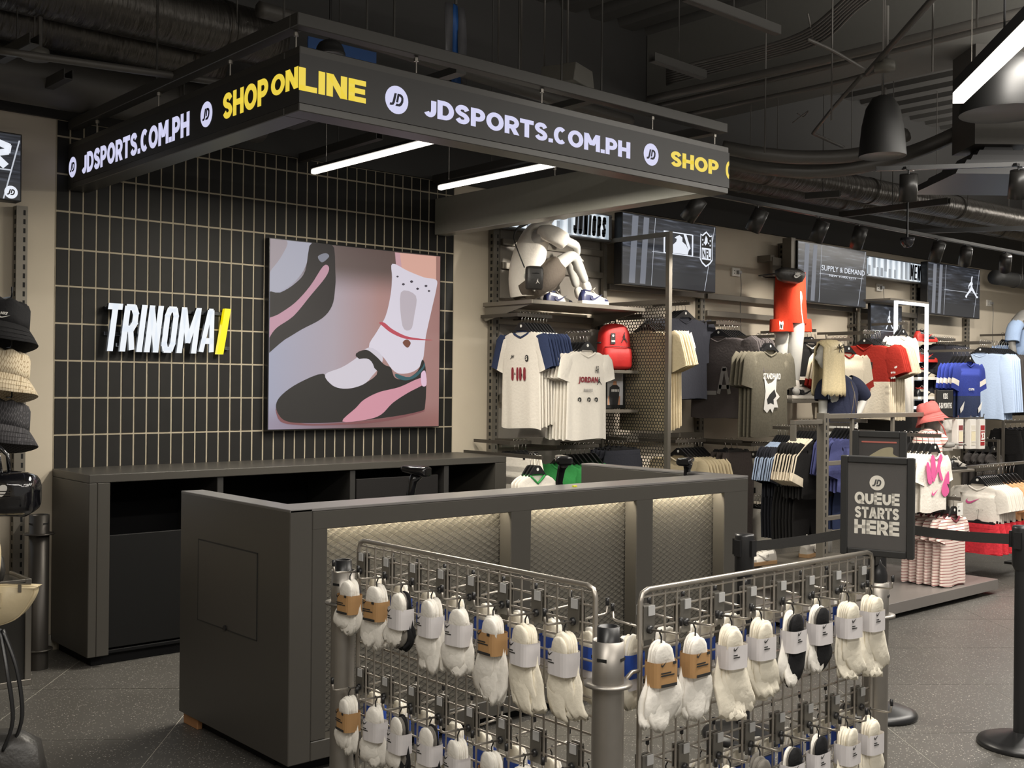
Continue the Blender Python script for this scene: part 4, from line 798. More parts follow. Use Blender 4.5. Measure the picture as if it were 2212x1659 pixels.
def d4(o, w_, h_, poly):
    mb = MB(); block(mb, 'AR', (-.02, -.002, .165), (1, 0, 0), (0, 0, 1), .50, .155, .034, .5, .16, .0006); mb.obj('picture_letters', WEM, o)
    roundel(V((.475, -.001, .045)), (1, 0, 0), (0, 0, 1), .034, o, WEM, SCR, .0006); poly([(.30, .44), (.95, .44), (.95, .46), (.30, .46)], LEM, 3); poly([(.91, .02), (.917, .02), (.99, .9), (.983, .9)], LEM, 2)
screen(.90, 1.958, 2.487, 2.847, 6.2, 'screen at the left edge with bold slanted letters', d4, logo=0)
# clothes price screen behind the girl
o = screen(9.33, 9.96, 1.295, 1.62, 6.02, 'small bright white screen behind the blonde mannequin', None, logo=0)
MB().box((-.305, -.002, .012), (.305, -.0005, .313)).obj('picture', mat('screen_pale', (.05, .05, .05), .5, emit=.85, ecol=lin(225, 236, 250)), o); text('picture_letters', 'SUPPLY & DEMAND', (-.2, -.003, .17), (1, 0, 0), (0, 0, 1), .42, .036, SCR, o, .0, ext=.0004); text('picture_letters', 'NEW YORK CITY', (-.14, -.003, .135), (1, 0, 0), (0, 0, 1), .29, .012, SCR, o, .0, ext=.0004)
# light boxes
def lboxmat():
    m = bpy.data.materials.new('light_box_glow'); m.use_nodes = True; N = m.node_tree.nodes; L = m.node_tree.links; b = N['Principled BSDF']
    tc = N.new('ShaderNodeTexCoord'); no = N.new('ShaderNodeTexWave'); no.inputs['Scale'].default_value = 3.2; no.inputs['Distortion'].default_value = .4; L.new(tc.outputs['Generated'], no.inputs['Vector'])
    r = N.new('ShaderNodeValToRGB'); L.new(no.outputs['Fac'], r.inputs[0]); e = r.color_ramp.elements; e[0].color = (*lin(150, 166, 180), 1); e[1].color = (*lin(235, 244, 252), 1)
    b.inputs['Base Color'].default_value = (.3, .3, .3, 1); L.new(r.outputs[0], b.inputs['Emission Color']); b.inputs['Emission Strength'].default_value = .9; return m
LBX = lboxmat(); LBT = mat('light_box_translucent_bar', (.2, .21, .22), .5, emit=.7, ecol=lin(140, 150, 162)); LBK = mat('light_box_black_vinyl', (.01, .012, .018), .5)
def lightbox(x0, x1, z0, z1, y, word, tx0, label, y2=WY):
    o = empty('light_box', label, 'sign', ((x0+x1)/2, y, z0)); w_, h_ = x1-x0, z1-z0
    bevel(MB().box((-w_/2, .002, 0), (w_/2, .08, h_)).obj('case', mat('grey_metal_case', (.22, .23, .25), .4, .5), o), .003, 1)
    MB().box((-w_/2+.01, 0, .012), (w_/2-.04, .003, h_-.012)).obj('glowing_face', LBX, o)
    for a, b, c, d in ((.10, .14, .45, .95), (.28, .32, .35, .95), (.55, .58, .1, .95), (.62, .66, .1, .95), (.69, .72, .1, .95), (.02, .06, .1, .55), (.16, .19, .08, .5), (.22, .26, .08, .5), (.35, .39, .08, .5), (.44, .47, .08, .5)):
        MB().box(((a-.5)*w_, -.0012, c*h_), ((b-.5)*w_, -.0004, d*h_)).obj('pattern_bar', LBT, o)
    mb = MB(); block(mb, word, (tx0-(x0+x1)/2, -.002, h_*.12), (1, 0, 0), (0, 0, 1), x1-.07-tx0, h_*.76, .026, .5, .06, .001, penh=.022, wid={'I': 0, 'M': 1.4}); mb.obj('sign_letters', LBK, o)
    for a in (-w_/2+.018, w_/2-.015):
        for b in (.02, h_-.02): MB().tube([(a, .002, b), (a, -.008, b)], .007, 10).obj('bolt', STEEL, o)
    for s in (-.4, .4): MB().box((s*w_-.01, .08, .05), (s*w_+.01, y2-.062-y if False else WY-y-.004, .09)).obj('bracket', GUN, o)
lightbox(5.50, 6.617, 2.715, 2.93, 6.3, 'JUNIORS', 6.17, 'glowing light box with tall black condensed letters above the seated mannequin')
lightbox(10.46, 11.705, 2.711, 2.93, 6.3, 'MENS', 11.34, 'glowing light box with short black word between two screens')
# screen mounting post beside the second screen
tag(MB().box((9.0, 6.22, 2.33), (9.07, 6.32, 2.97)).box((8.86, 6.33, 2.60), (9.0, 6.36, 2.78)).box((8.84, 6.34, 2.74), (8.90, WY, 2.80)).obj('screen_mount', UPM), 'grey arm bracket left of the second wide screen', 'bracket')
# ---- divider with hexagon mesh
dv = empty('mesh_divider', 'tall metal divider with hexagon-perforated lower panel', 'divider', (6.63, 6.05, .0))
for (y, z0, z1) in ((5.70, .1, 2.74), (6.40, .1, 2.74)): MB().box((-.018, y-6.05-.018, z0), (.018, y-6.05+.018, z1)).obj('post', UPM, dv)
for z in (.1, 2.18, 2.705): MB().box((-.015, -.332, z), (.015, .332, z+.035)).obj('cross_bar', UPM, dv)
mb = MB(); r = .0165; ri = .0125; dy = r*math.sqrt(3); row = 0; z = .16
while z < 2.165:
    y = -.33+(dy/2 if row % 2 else 0)
    while y < .33:
        a = [(0, y+r*math.sin(k*math.pi/3), z+r*math.cos(k*math.pi/3)) for k in range(6)]; b = [(0, y+ri*math.sin(k*math.pi/3), z+ri*math.cos(k*math.pi/3)) for k in range(6)]
        mb.add(a+b, [(k, (k+1) % 6, (k+1) % 6+6, k+6) for k in range(6)]); y += dy
    z += 1.5*r; row += 1
hx = tag(mb.obj('hexagon_mesh', mat('dark_perforated_steel', (.07, .065, .055), .45, .4), dv), kind='stuff'); sd = hx.modifiers.new('solid', 'SOLIDIFY'); sd.thickness = .002
# ---- shelf with the seated mannequin
sh = empty('display_shelf', 'grey metal shelf carrying the seated mannequin', 'shelf', (5.95, 6.15, 2.15))
bevel(MB().box((-.60, -.28, -.03), (.60, .27, 0)).obj('board', SHELFM, sh), .003, 1)
for x in (-.58, .56): MB().prism([(-.25, -.03), (.27, -.03), (.27, -.14)], (x, 0, 0), (0, 1, 0), (0, 0, 1), (.012, 0, 0)).obj('bracket', UPM, sh)
# small shelves on the divider bay with backpack and picture
for (px, py, l) in ((1295, 804, 'under the red backpack'), (1295, 888, 'under the framed photo')):
    p = at(1383, py, Y=5.98); q = at(1280, py, Y=5.98)
    o = tag(B('small_shelf', (q.x+.0, 5.98, p.z-.012), (6.60, 6.38, p.z+.012), SHELFM), f'small grey metal shelf {l}', 'shelf'); bevel(o, .002, 1)
# ---- backpack
bp0 = at(1329, 800, Y=6.1); bpk = empty('backpack', 'red backpack with a small black leaping figure, tagged', 'backpack', (bp0.x, 6.12, bp0.z+.006), (0, 0, R_(-18)))
BR = mat('red_nylon', lin(178, 30, 28), .6, bump=.3, scale=25)
def sq(a, d, z, n=24, e=.55, ox=0, oy=0, ph=0, am=0): return [(ox+a*math.copysign(abs(math.cos(2*math.pi*k/n))**e, math.cos(2*math.pi*k/n)), oy+d*math.copysign(abs(math.sin(2*math.pi*k/n))**e, math.sin(2*math.pi*k/n))+am*math.sin(k*2.3+ph), z) for k in range(n)]
MB().loft([sq(.11, .07, 0), sq(.125, .08, .01), sq(.13, .085, .08), sq(.128, .085, .2), sq(.12, .08, .29), sq(.10, .07, .335), sq(.06, .045, .36), sq(.02, .02, .365)], True).obj('body', BR, bpk, True)
MB().loft([sq(.115, .05, .01, oy=-.05), sq(.125, .062, .03, oy=-.05, am=.002), sq(.125, .065, .12, oy=-.05, am=.003), sq(.12, .055, .165, oy=-.05), sq(.11, .03, .18, oy=-.05)], True).obj('front_pocket', BR, bpk, True)
MB().tube([(-.12, -.075, .175), (-.06, -.112, .178), (0, -.118, .178), (.06, -.112, .176), (.12, -.075, .17)], .003, 6).obj('zip', BLK, bpk, True)
MB().tube([(-.03, .02, .355), (-.02, .02, .39), (.02, .02, .39), (.03, .02, .355)], .006, 6).obj('top_loop', BLK, bpk, True)
MB().prism([(a*.06, b*.085) for a, b in JUMP], (.02, -.088, .21), (1, 0, 0), (0, 0, 1), (0, .002, 0)).obj('logo', I_BLACK, bpk)
MB().box((-.075, -.093, .20), (-.035, -.090, .285)).obj('tag_card', BLKM, bpk); text('tag_text', '200', (-.072, -.0935, .215), (1, 0, 0), (0, 0, 1), .034, .014, I_WHITE, bpk, .02); MB().prism([(.009*math.cos(a), .009*math.sin(a)) for a in [k*.52 for k in range(12)]], (-.055, -.0935, .265), (1, 0, 0), (0, 0, 1), (0, .001, 0)).obj('tag_logo', I_WHITE, bpk)
for s in (.09, .21): MB().tube([(-.13, -.03, s), (-.142, 0, s), (-.135, .04, s)], .007, 6).obj('strap', BLK, bpk, True)
# ---- framed photo
fp0 = at(1330, 886, Y=6.15); fr = empty('photo_frame', 'black framed photo of a torso in a black t-shirt', 'picture frame', (fp0.x+.0, 6.16, fp0.z+.012))
bevel(MB().box((-.125, 0, 0), (.125, .02, .33)).obj('frame', BLKM, fr), .003, 1)
MB().box((-.09, -.002, .03), (.09, .0, .30)).obj('photo', mat('photo_grey', (.36, .35, .34), .5), fr)
MB().box((.02, -.0028, .03), (.09, -.002, .22)).obj('photo', mat('photo_pale', (.62, .62, .64), .5), fr)
for nm, P, c in (('photo_shape', [(-.06, .03), (.03, .03), (.045, .10), (.05, .17), (.02, .19), (-.03, .19), (-.065, .17), (-.07, .10)], (.03, .03, .032)), ('photo_shape', [(-.03, .19), (.015, .19), (.01, .22), (-.02, .22)], (.55, .27, .15)), ('photo_shape', [(.03, .03), (.055, .03), (.058, .10), (.045, .10)], (.55, .27, .15)), ('photo_shape', [(-.085, .03), (-.072, .03), (-.068, .10), (-.08, .10)], (.55, .27, .15))):
    MB().prism(P, (0, -.0036, 0), (1, 0, 0), (0, 0, 1), (0, .0006, 0)).obj(nm, mat('photo_tone_%d' % int(c[0]*100), c, .6), fr)
for k in range(5): MB().box((-.045+k*.018, -.0046, .135), (-.033+k*.018, -.0038, .155)).obj('photo_letter', I_WHITE, fr)
# ================= SHOES =================
def shoe(name, label, loc, rz, L=.28, c1=None, c2=None, c3=None, sole=None, group=None, lace=None, high=.115, tilt=0):
    """c1 overlays, c2 base panels, c3 collar and tongue"""
    o = empty(name, label, 'shoe', loc, (0, R_(tilt), rz), group); n = 16; S = L/.28
    xs = [0, .012, .035, .07, .11, .15, .185, .215, .245, .268, .28]; w_ = [.026, .034, .037, .036, .035, .040, .046, .048, .044, .032, .014]; h_ = [.07, high*.9, high, high*.98, high*.86, .092, .076, .064, .056, .044, .028]
    rings = []
    for x, a, h in zip(xs, w_, h_):
        rings.append([(x*S, a*S*math.cos(math.pi*k/(n-1))*(1 if math.sin(math.pi*k/(n-1)) < .6 else .96), (.026+(h-.026)*max(0, math.sin(math.pi*k/(n-1)))**(.62))*S) for k in range(n)])
    def mf(i, k):
        if i <= 1 or i >= 8: return 0
        if k in (0, 1, 13, 14): return 0 if i in (2, 3, 7) else 1
        if 6 <= k <= 8: return 2 if i < 6 else 1
        if i in (3, 4, 5): return 1
        return 0 if (k in (5, 9) and i > 3) else 1
    mb = MB().loft(rings, False, closed=False, mf=mf); mb.add([r for r in rings[0]], [tuple(range(n))]); mb.add(rings[-1], [tuple(range(n))])
    mb.obj('upper', [c1, c2, c3], o, True)
    P = [(x*S, a*S*1.09+.002) for x, a in zip(xs, w_)]+[(.286*S, 0)]; Q = P+[(x, -y) for x, y in reversed(P[:-1])]
    bevel(MB().prism(Q, (0, 0, 0), (1, 0, 0), (0, 1, 0), (0, 0, .028*S)).obj('sole', sole or F_WHITE, o), .003, 2)
    for s in (-1, 1): MB().prism([(a*.13*S, b*.055*S) for a, b in SWOOSH], (.075*S, s*.0425*S, .032*S), (1, 0, 0), (0, -s*.16, 1), (0, s*.002, 0)).obj('side_logo', c1, o)
    mb = MB()
    for k in range(5): x = (.115+.018*k)*S; z = (.118-.012*k-(.115-high)*.4)*S; mb.tube([(x, -.022*S, z-.014*S), (x+.006*S, 0, z), (x, .022*S, z-.014*S)], .003*S, 5)
    mb.tube([(.11*S, 0, .118*S), (.12*S, .03*S, .14*S), (.10*S, .036*S, .12*S)], .0025*S, 5); mb.tube([(.11*S, 0, .118*S), (.13*S, -.03*S, .135*S), (.11*S, -.034*S, .115*S)], .0025*S, 5)
    mb.obj('laces', lace or F_WHITE, o, True)
    MB().tube([(.02*S, 0, high*S*.93), (.03*S, .024*S, high*S*.98), (.085*S, .024*S, high*S*.93), (.105*S, 0, high*S*.98), (.085*S, -.024*S, high*S*.93), (.03*S, -.024*S, high*S*.98), (.02*S, 0, high*S*.93)], .006*S, 6, False).obj('collar', c3 or c1, o, True)
    return o
L_NAVY = mat('leather_navy', lin(38, 42, 78), .4); L_WHT = mat('leather_white', lin(215, 210, 200), .45); L_BLK = mat('leather_black', (.012, .012, .012), .35); L_RED = mat('leather_red', lin(196, 52, 42), .5); L_GRY = mat('leather_grey', (.3, .28, .25), .5)
# ================= MANNEQUINS =================
SKIN = mat('mannequin_grey', lin(186, 184, 178), .5); SKIND = mat('mannequin_dark_grey', lin(126, 124, 120), .5)
def skin(name, P, E, R, m_, parent=None, lev=2, root=0, sm=True):
    me = bpy.data.meshes.new(name); me.from_pydata([tuple(p) for p in P], E, []); me.materials.append(m_)
    o = link(name, me, parent); md = o.modifiers.new('skin', 'SKIN'); md.use_smooth_shade = True
    for v, r in zip(me.skin_vertices[0].data, R): v.radius = r if isinstance(r, tuple) else (r, r)
    for i, v in enumerate(me.skin_vertices[0].data): v.use_root = (i == root)
    s = o.modifiers.new('sub', 'SUBSURF'); s.levels = lev; s.render_levels = lev; return o
def chain(P, R, m_, parent, name='limb', lev=2): return skin(name, P, [(i, i+1) for i in range(len(P)-1)], R, m_, parent, lev)
def head(parent, c, r, fd, m_, tilt=0, name='head'):
    """egg head with brow, eye hollows, nose, lips, chin and ears, looking along fd"""
    c = V(c); f = V(fd).normalized(); up = V((0, 0, 1)); s = f.cross(up).normalized(); n, m2 = 32, 24; rings = []
    def g(a, b, x, w1, w2=None): return math.exp(-((a-x[0])/w1)**2-((b-x[1])/(w2 or w1))**2)
    for j in range(m2+1):
        ph = math.pi*j/m2; R = []
        for i in range(n):
            th = 2*math.pi*i/n; x = math.sin(ph)*math.cos(th); y = math.sin(ph)*math.sin(th); z = math.cos(ph)
            k = .78+.10*max(0, z); X, Y, Z = x*.92, y*k, z*1.22
            if z < 0: X *= 1-.12*z*z; Y *= 1+.30*z; X += .10*abs(z)*max(0, x)
            if x > 0:
                X += .26*g(y, z, (0, -.20), .10, .16)+.10*g(y, z, (0, -.05), .08, .2)-.13*g(abs(y), z, (.33, .06), .15, .10)+.07*g(y, z, (0, -.50), .2, .05)+.07*g(y, z, (0, -.62), .18, .06)+.08*g(y, z, (0, -.86), .25, .12)+.05*g(abs(y), z, (.3, .22), .25, .08)+.05*g(abs(y), z, (.34, .04), .09, .045)
            Y += math.copysign(.10*g(x, z, (-.08, -.08), .12, .22), y)*(abs(y) > .8)
            R.append(c+f*(X*r)+s*(Y*r)+up*(Z*r))
        rings.append(R)
    return MB().loft(rings, False).obj(name, m_, parent, True)
def hand(parent, w_, d, palm, m_, k=1.0, side=1, name='hand'):
    """palm plus five curled fingers; w_ wrist point, d finger direction, palm normal"""
    w_, d, p = V(w_), V(d).normalized(), V(palm).normalized(); s = d.cross(p).normalized()*side
    P = [w_, w_+d*.03*k, w_+d*.055*k, w_+d*.085*k]; E = [(0, 1), (1, 2), (2, 3)]; R = [(.020*k, .016*k), (.030*k, .014*k), (.036*k, .013*k), (.036*k, .012*k)]
    skin('palm', P, E, R, m_, parent, 2)
    for q, (o_, L) in enumerate(((-.028, .062), (-.010, .072), (.010, .067), (.027, .052))):
        b = w_+d*.08*k+s*o_*k; chain([b, b+d*L*.45*k-p*(-.004)*k, b+d*L*.78*k+p*.012*k, b+d*L*.95*k+p*.03*k], [.0095*k, .009*k, .0085*k, .007*k], m_, parent, 'finger', 1)
    b = w_+d*.03*k-s*.026*k; chain([b, b+d*.025*k-s*.022*k, b+d*.05*k-s*.03*k+p*.01*k], [.012*k, .0105*k, .008*k], m_, parent, 'thumb', 1)
# -- seated boy
by = empty('seated_mannequin', 'grey junior mannequin seated on the upper shelf, arms on raised knees', 'mannequin', (5.9, 6.1, 2.152))
A = lambda x, y, Y: at(x, y, Y=Y)-by.location
hip = A(1135, 618, 6.12); chest = A(1152, 520, 6.12); neck = A(1182, 478, 6.08); kn = A(1238, 548, 5.98); an = A(1266, 612, 5.98); kf = A(1228, 552, 6.22); af = A(1246, 622, 6.22)
sR, sL = A(1176, 500, 5.94), A(1176, 496, 6.22); elR, elL = A(1226, 522, 5.92), A(1222, 516, 6.25); wr = A(1248, 552, 5.98)
P = [hip, A(1136, 572, 6.12), chest, neck, A(1196, 462, 6.08), A(1148, 616, 6.0), kn, an, A(1148, 616, 6.2), kf, af, sR, elR, A(1246, 530, 5.93), wr, sL, elL, A(1238, 530, 6.2)]
E = [(0, 1), (1, 2), (2, 3), (3, 4), (0, 5), (5, 6), (6, 7), (0, 8), (8, 9), (9, 10), (2, 11), (11, 12), (12, 13), (13, 14), (2, 15), (15, 16), (16, 17)]
R = [(.10, .08), (.10, .08), (.095, .07), .04, .038, .07, .05, .032, .07, .05, .032, .038, .037, .033, .022, .038, .037, .03]
skin('body', P, E, R, SKIN, by); head(by, A(1215, 444, 6.06), .088, (.95, -.3, 0), SKIN)
hand(by, wr, V((.1, .3, -1)), V((1, 0, 0)), SKIN, .9); hand(by, A(1240, 536, 6.18), V((.2, -.3, -1)), V((1, 0, 0)), SKIN, .9)
cloth('t_shirt', [A(1144, 638, 6.12), A(1142, 622, 6.12), A(1139, 600, 6.12), A(1139, 572, 6.12), A(1144, 545, 6.12), A(1153, 520, 6.11), A(1164, 500, 6.10), A(1176, 488, 6.09), A(1184, 480, 6.08)], [.150, .152, .148, .138, .128, .118, .098, .065, .045], F_WHITE, by, flat=.92, amp=.009, seed=3)
cloth('sleeve', [A(1168, 502, 6.0), A(1182, 503, 5.94), A(1196, 508, 5.93), A(1210, 516, 5.92), A(1217, 521, 5.92)], [.050, .060, .062, .064, .066], F_WHITE, by, amp=.006)
cloth('sleeve', [A(1168, 498, 6.18), A(1182, 503, 6.22), A(1194, 510, 6.24), A(1204, 516, 6.25)], [.040, .048, .048, .050], F_WHITE, by, amp=.006)
cloth('shorts_leg', [A(1134, 626, 6.10), A(1150, 618, 6.04), A(1168, 606, 5.99), A(1186, 593, 5.98), A(1204, 578, 5.98)], [.085, .095, .098, .095, .090], fab('short_grey', (88, 80, 72)), by, amp=.010, seed=5)
cloth('shorts_leg', [A(1140, 626, 6.16), A(1165, 612, 6.20), A(1185, 600, 6.22), A(1202, 586, 6.22)], [.085, .09, .092, .085], fab('short_grey', (88, 80, 72)), by, amp=.010, seed=9)
cloth('shorts_seat', [A(1118, 634, 6.12), A(1130, 628, 6.12), A(1146, 622, 6.12)], [.10, .115, .11], fab('short_grey', (88, 80, 72)), by, amp=.006, seed=9, cap=True)
for a, b, y in ((1264, 606, 5.98), (1247, 618, 6.22)): chain([A(a, b, y), A(a+4, b+18, y), A(a+8, b+28, y)], [.037, .038, .036], F_WHITE, by, 'sock')
bx = at(1255, 649, Y=5.95); shoe('sneaker', 'navy and white sneaker on the near foot of the seated mannequin', (bx.x, 5.96, 2.152), R_(-8), .26, L_NAVY, L_WHT, L_NAVY, F_WHITE, None)
shoe('sneaker', 'navy and white sneaker on the far foot of the seated mannequin', (bx.x-.12, 6.22, 2.152), R_(-6), .26, L_NAVY, L_WHT, L_NAVY, F_WHITE, None)
cb = empty('crossbody_bag', 'small black crossbody bag on the seated mannequin back', 'bag', A(1154, 600, 5.90)+by.location, (0, 0, R_(-25))); NYL = mat('black_nylon', (.03, .028, .026), .45, bump=.35, scale=35)
MB().loft([sq(.055, .02, -.085), sq(.062, .032, -.075), sq(.065, .036, 0), sq(.064, .034, .06), sq(.058, .028, .078), sq(.04, .015, .084)], True).obj('pouch', NYL, cb, True)
MB().tube([(-.064, -.02, .028), (0, -.042, .03), (.064, -.02, .028)], .003, 6).obj('zip', BLK, cb); MB().prism([(a*.03, b*.035) for a, b in JUMP], (.0, -.039, -.045), (1, 0, 0), (0, 0, 1), (0, .001, 0)).obj('logo', I_WHITE, cb)
Q = [A(1133, 578, 5.90), A(1120, 545, 5.93), A(1110, 515, 5.99), A(1118, 494, 6.05), A(1140, 482, 6.08)]; Q = [q+by.location-cb.location for q in Q]; M2 = Matrix.Rotation(R_(25), 3, 'Z')
MB().tube([M2@V(q) for q in spline([tuple(q) for q in Q], 5, False)], .013, 6, flat=.35).obj('strap', BLK, cb, True)
# -- legs with red shorts
lg = empty('leg_mannequin', 'pale grey leg mannequin wearing red shorts', 'mannequin', at(1707, 862, Y=5.75)); G = lambda x, y, Y=5.75: at(x, y, Y=Y)-lg.location
skin('body', [G(1706, 600), G(1706, 640), G(1688, 700, 5.80), G(1690, 755, 5.80), G(1683, 840, 5.84), G(1722, 700, 5.70), G(1718, 758, 5.70), G(1716, 840, 5.70), G(1722, 850, 5.64)], [(0, 1), (1, 2), (2, 3), (3, 4), (1, 5), (5, 6), (6, 7), (7, 8)], [(.11, .08), (.11, .08), .075, .066, .038, .075, .068, .038, .035], SKIN, lg)
mb = MB(); rg = []
sc_ = lambda y, w1, d1, cx=1707, am=.004: [(G(cx, y).x+w1*math.copysign(abs(math.cos(2*math.pi*k/32))**.85, math.cos(2*math.pi*k/32)), G(cx, y).y+d1*math.sin(2*math.pi*k/32)+am*math.sin(k*2.1+y*.05), G(cx, y).z) for k in range(32)]
mb.loft([sc_(588, .148, .11), sc_(610, .155, .112), sc_(640, .163, .114), sc_(672, .172, .115), sc_(699, .178, .115)], False)
for cx in (1688, 1728):
    mb.loft([sc_(690, .080, .100, cx), sc_(699, .081, .102, cx), sc_(708, .083, .103, cx), sc_(717, .085, .104, cx)], False)
mb.obj('shorts', F_ORANGE, lg, True)
MB().prism([(a*.06, b*.075) for a, b in [(.1, 0), (.3, .1), (.5, 0), (.7, .1), (.9, 0), (.85, .25), (1, .7), (.9, 1), (.7, .85), (.3, .85), (.1, 1), (0, .7), (.15, .25)]], at(1688, 712, Y=5.61)-lg.location+V((-.03, 0, 0)), (1, 0, 0), (0, 0, 1), (0, .002, 0)).obj('crest', I_WHITE, lg)
MB().prism([(a*.03, b*.045) for a, b in [(.3, 0), (.7, 0), (1, .5), (.8, 1), (.6, .6), (.4, .6), (.2, 1), (0, .5)]], at(1688, 709, Y=5.605)-lg.location+V((-.015, 0, 0)), (1, 0, 0), (0, 0, 1), (0, .001, 0)).obj('crest', I_BLACK, lg)
for (x, y) in ((1683, 5.84), (1717, 5.69)): chain([G(x, 818, y), G(x+1, 848, y)], [.044, .042], F_WHITE, lg, 'sock')
fb = empty('waist_bag', 'black waist bag with white lettering above the red shorts', 'bag', at(1707, 595, Y=5.60))
MB().loft([sq(.09, .02, -.065, ox=.01), sq(.15, .045, -.045), sq(.19, .05, 0), sq(.185, .05, .035), sq(.12, .03, .06)], True).obj('pouch', NYL, fb, True)
MB().tube([(-.15, .0, .01), (-.185, .07, .0), (-.16, .2, 0), (0, .26, 0), (.16, .2, 0), (.18, .07, 0), (.15, 0, .01)], .014, 6, flat=.5).obj('strap', BLK, fb, True)
text('logo_text', 'NIKE', (-.02, -.064, -.005), (1, 0, 0), (0, 0, 1), .075, .028, I_WHITE, fb, .05, .25); MB().prism([(a*.12, b*.04) for a, b in SWOOSH], (-.035, -.064, -.028), (1, 0, 0), (0, 0, 1), (0, .001, 0)).obj('logo', I_WHITE, fb)
MB().tube([(-.12, -.045, .028), (0, -.062, .032), (.12, -.045, .028)], .0025, 6).obj('zip', CHR, fb)
shoe('sneaker', 'black and white sneaker on the nearer foot below the red shorts', G(1712, 861, 5.7)+lg.location+V((-.02, .01, 0)), R_(-25), .30, L_BLK, L_WHT, L_WHT, F_WHITE, None, L_BLK)
shoe('sneaker', 'black and white sneaker on the farther foot below the red shorts', G(1680, 861, 5.86)+lg.location, R_(-25), .30, L_BLK, L_WHT, L_WHT, F_WHITE, None, L_BLK)
lz = lg.location.z
tag(bevel(B('display_shelf', (lg.location.x-.30, 5.52, lz-.03), (lg.location.x+.55, 6.42, lz-.002), SHELFM), .003, 1), 'grey shelf under the red shorts mannequin', 'shelf')
# -- blonde girl behind the floor rack
GY = 4.9; gl = empty('girl_mannequin', 'child mannequin with long blonde hair and navy t-shirt', 'mannequin', (at(1805, 900, Y=GY).x, GY, .10)); K = lambda x, y, Y=GY: at(x, y, Y=Y)-gl.location
hz0 = K(1810, 893).z
P = [K(1812, 940), K(1812, 893), K(1815, 845), K(1800, 815), K(1795, 795), K(1778, 828, GY+.06), K(1778, 870, GY+.06), K(1776, 925, GY+.05), K(1846, 826, GY-.08), K(1868, 858, GY-.10), K(1848, 905, GY-.12), (K(1805, 940).x, .08, .75), (K(1805, 940).x, .08, .4), (K(1805, 940).x, .06, .05), (K(1820, 940).x, -.08, .75), (K(1820, 940).x, -.08, .4), (K(1820, 940).x, -.1, .05)]
E = [(0, 1), (1, 2), (2, 3), (3, 4), (2, 5), (5, 6), (6, 7), (2, 8), (8, 9), (9, 10), (0, 11), (11, 12), (12, 13), (0, 14), (14, 15), (15, 16)]
R = [(.13, .10), (.12, .085), (.13, .085), .045, .04, .045, .038, .030, .045, .036, .028, .08, .055, .035, .08, .055, .035]
skin('body', P, E, R, SKIN, gl, root=1)
GN = fab('girl_navy', (42, 46, 66))
cloth('t_shirt', [K(1810, 915), K(1810, 895), K(1812, 872), K(1814, 850), K(1812, 832), K(1806, 820), K(1802, 812)], [.150, .148, .150, .155, .140, .095, .055], GN, gl, flat=.72, amp=.005)
cloth('sleeve', [K(1795, 824, GY+.04), K(1782, 832, GY+.06), K(1777, 848, GY+.06), K(1776, 866, GY+.06)], [.05, .062, .062, .060], GN, gl, amp=.004)
cloth('sleeve', [K(1832, 822, GY-.05), K(1846, 830, GY-.08), K(1858, 843, GY-.10), K(1866, 856, GY-.10)], [.05, .062, .060, .058], GN, gl, amp=.004)
hc = K(1787, 768); fd = V((-.85, .42, 0)); head(gl, hc, .092, fd, SKIN)
HAIR = mat('blonde_hair', lin(206, 190, 152), .45, var=.25, scale=90)
ys = fd.normalized(); sd_ = ys.cross(V((0, 0, 1))); rings = []; n = 44
for j, (z, a, b) in enumerate(((.125, .02, .02), (.120, .06, .05), (.10, .095, .085), (.06, .112, .10), (0, .118, .105), (-.06, .12, .108), (-.13, .122, .112), (-.20, .128, .118), (-.27, .135, .12), (-.31, .135, .118))):
    R = []
    for k in range(n+1):
        t = math.pi*(.22+1.56*k/n) if z < .07 else 2*math.pi*k/n; q = 1+.035*math.sin(k*2.7)+.02*math.sin(k*5.1+j*.4)
        R.append(hc+ys*(math.cos(t)*a*q-.012)+sd_*(math.sin(t)*b*q)+V((0, 0, z+(.012*math.sin(k*1.9) if j == 9 else 0))))
    rings.append(R)
mb = MB().loft(rings, False, closed=False); ho = mb.obj('hair', HAIR, gl, True); s_ = ho.modifiers.new('solid', 'SOLIDIFY'); s_.thickness = .012
mb = MB()
for s in (-1, 1): mb.tube([hc+V((-.01, -.115, .06)), hc+V((-.01+s*.03, -.13, .085)), hc+V((-.01+s*.045, -.125, .06)), hc+V((-.01, -.118, .06))], .004, 5); mb.tube([hc+V((-.01, -.118, .06)), hc+V((-.01+s*.02, -.125, .02))], .003, 5)
mb.tube([hc+V((-.01, -.115, .062)), hc+V((.05, -.10, .05)), hc+V((.10, -.05, .02)), hc+V((.115, .0, .01))], .006, 5); mb.obj('ribbon', mat('dark_ribbon', (.05, .045, .035), .6), gl, True)
for s in (-.012, .012):
    MB().tube([K(1806, 818, GY-.08)+V((0, -.02, .01)), K(1786, 826, GY+.02)+V((s, -.055, .035)), K(1778, 838, GY+.05)+V((s-.012, -.065, .0)), K(1778, 862, GY+.05)+V((s-.012, -.066, .0))], .004, 5).obj('sleeve_stripe', F_LBLUE, gl, True)
gb = tag(MB().tube([V(gl.location)+K(1838, 824, GY-.18), V(gl.location)+K(1846, 850, GY-.22), V(gl.location)+K(1842, 880, GY-.24), V(gl.location)+K(1838, 900, GY-.24)], .004, 5).tube([V(gl.location)+K(1846, 850, GY-.22), V(gl.location)+K(1850, 880, GY-.22), V(gl.location)+K(1846, 902, GY-.22)], .004, 5).obj('bag_cord', mat('brown_cord', (.07, .055, .045), .6), None, True), 'thin brown bag cord hanging over the blonde mannequin shoulder', 'cord')
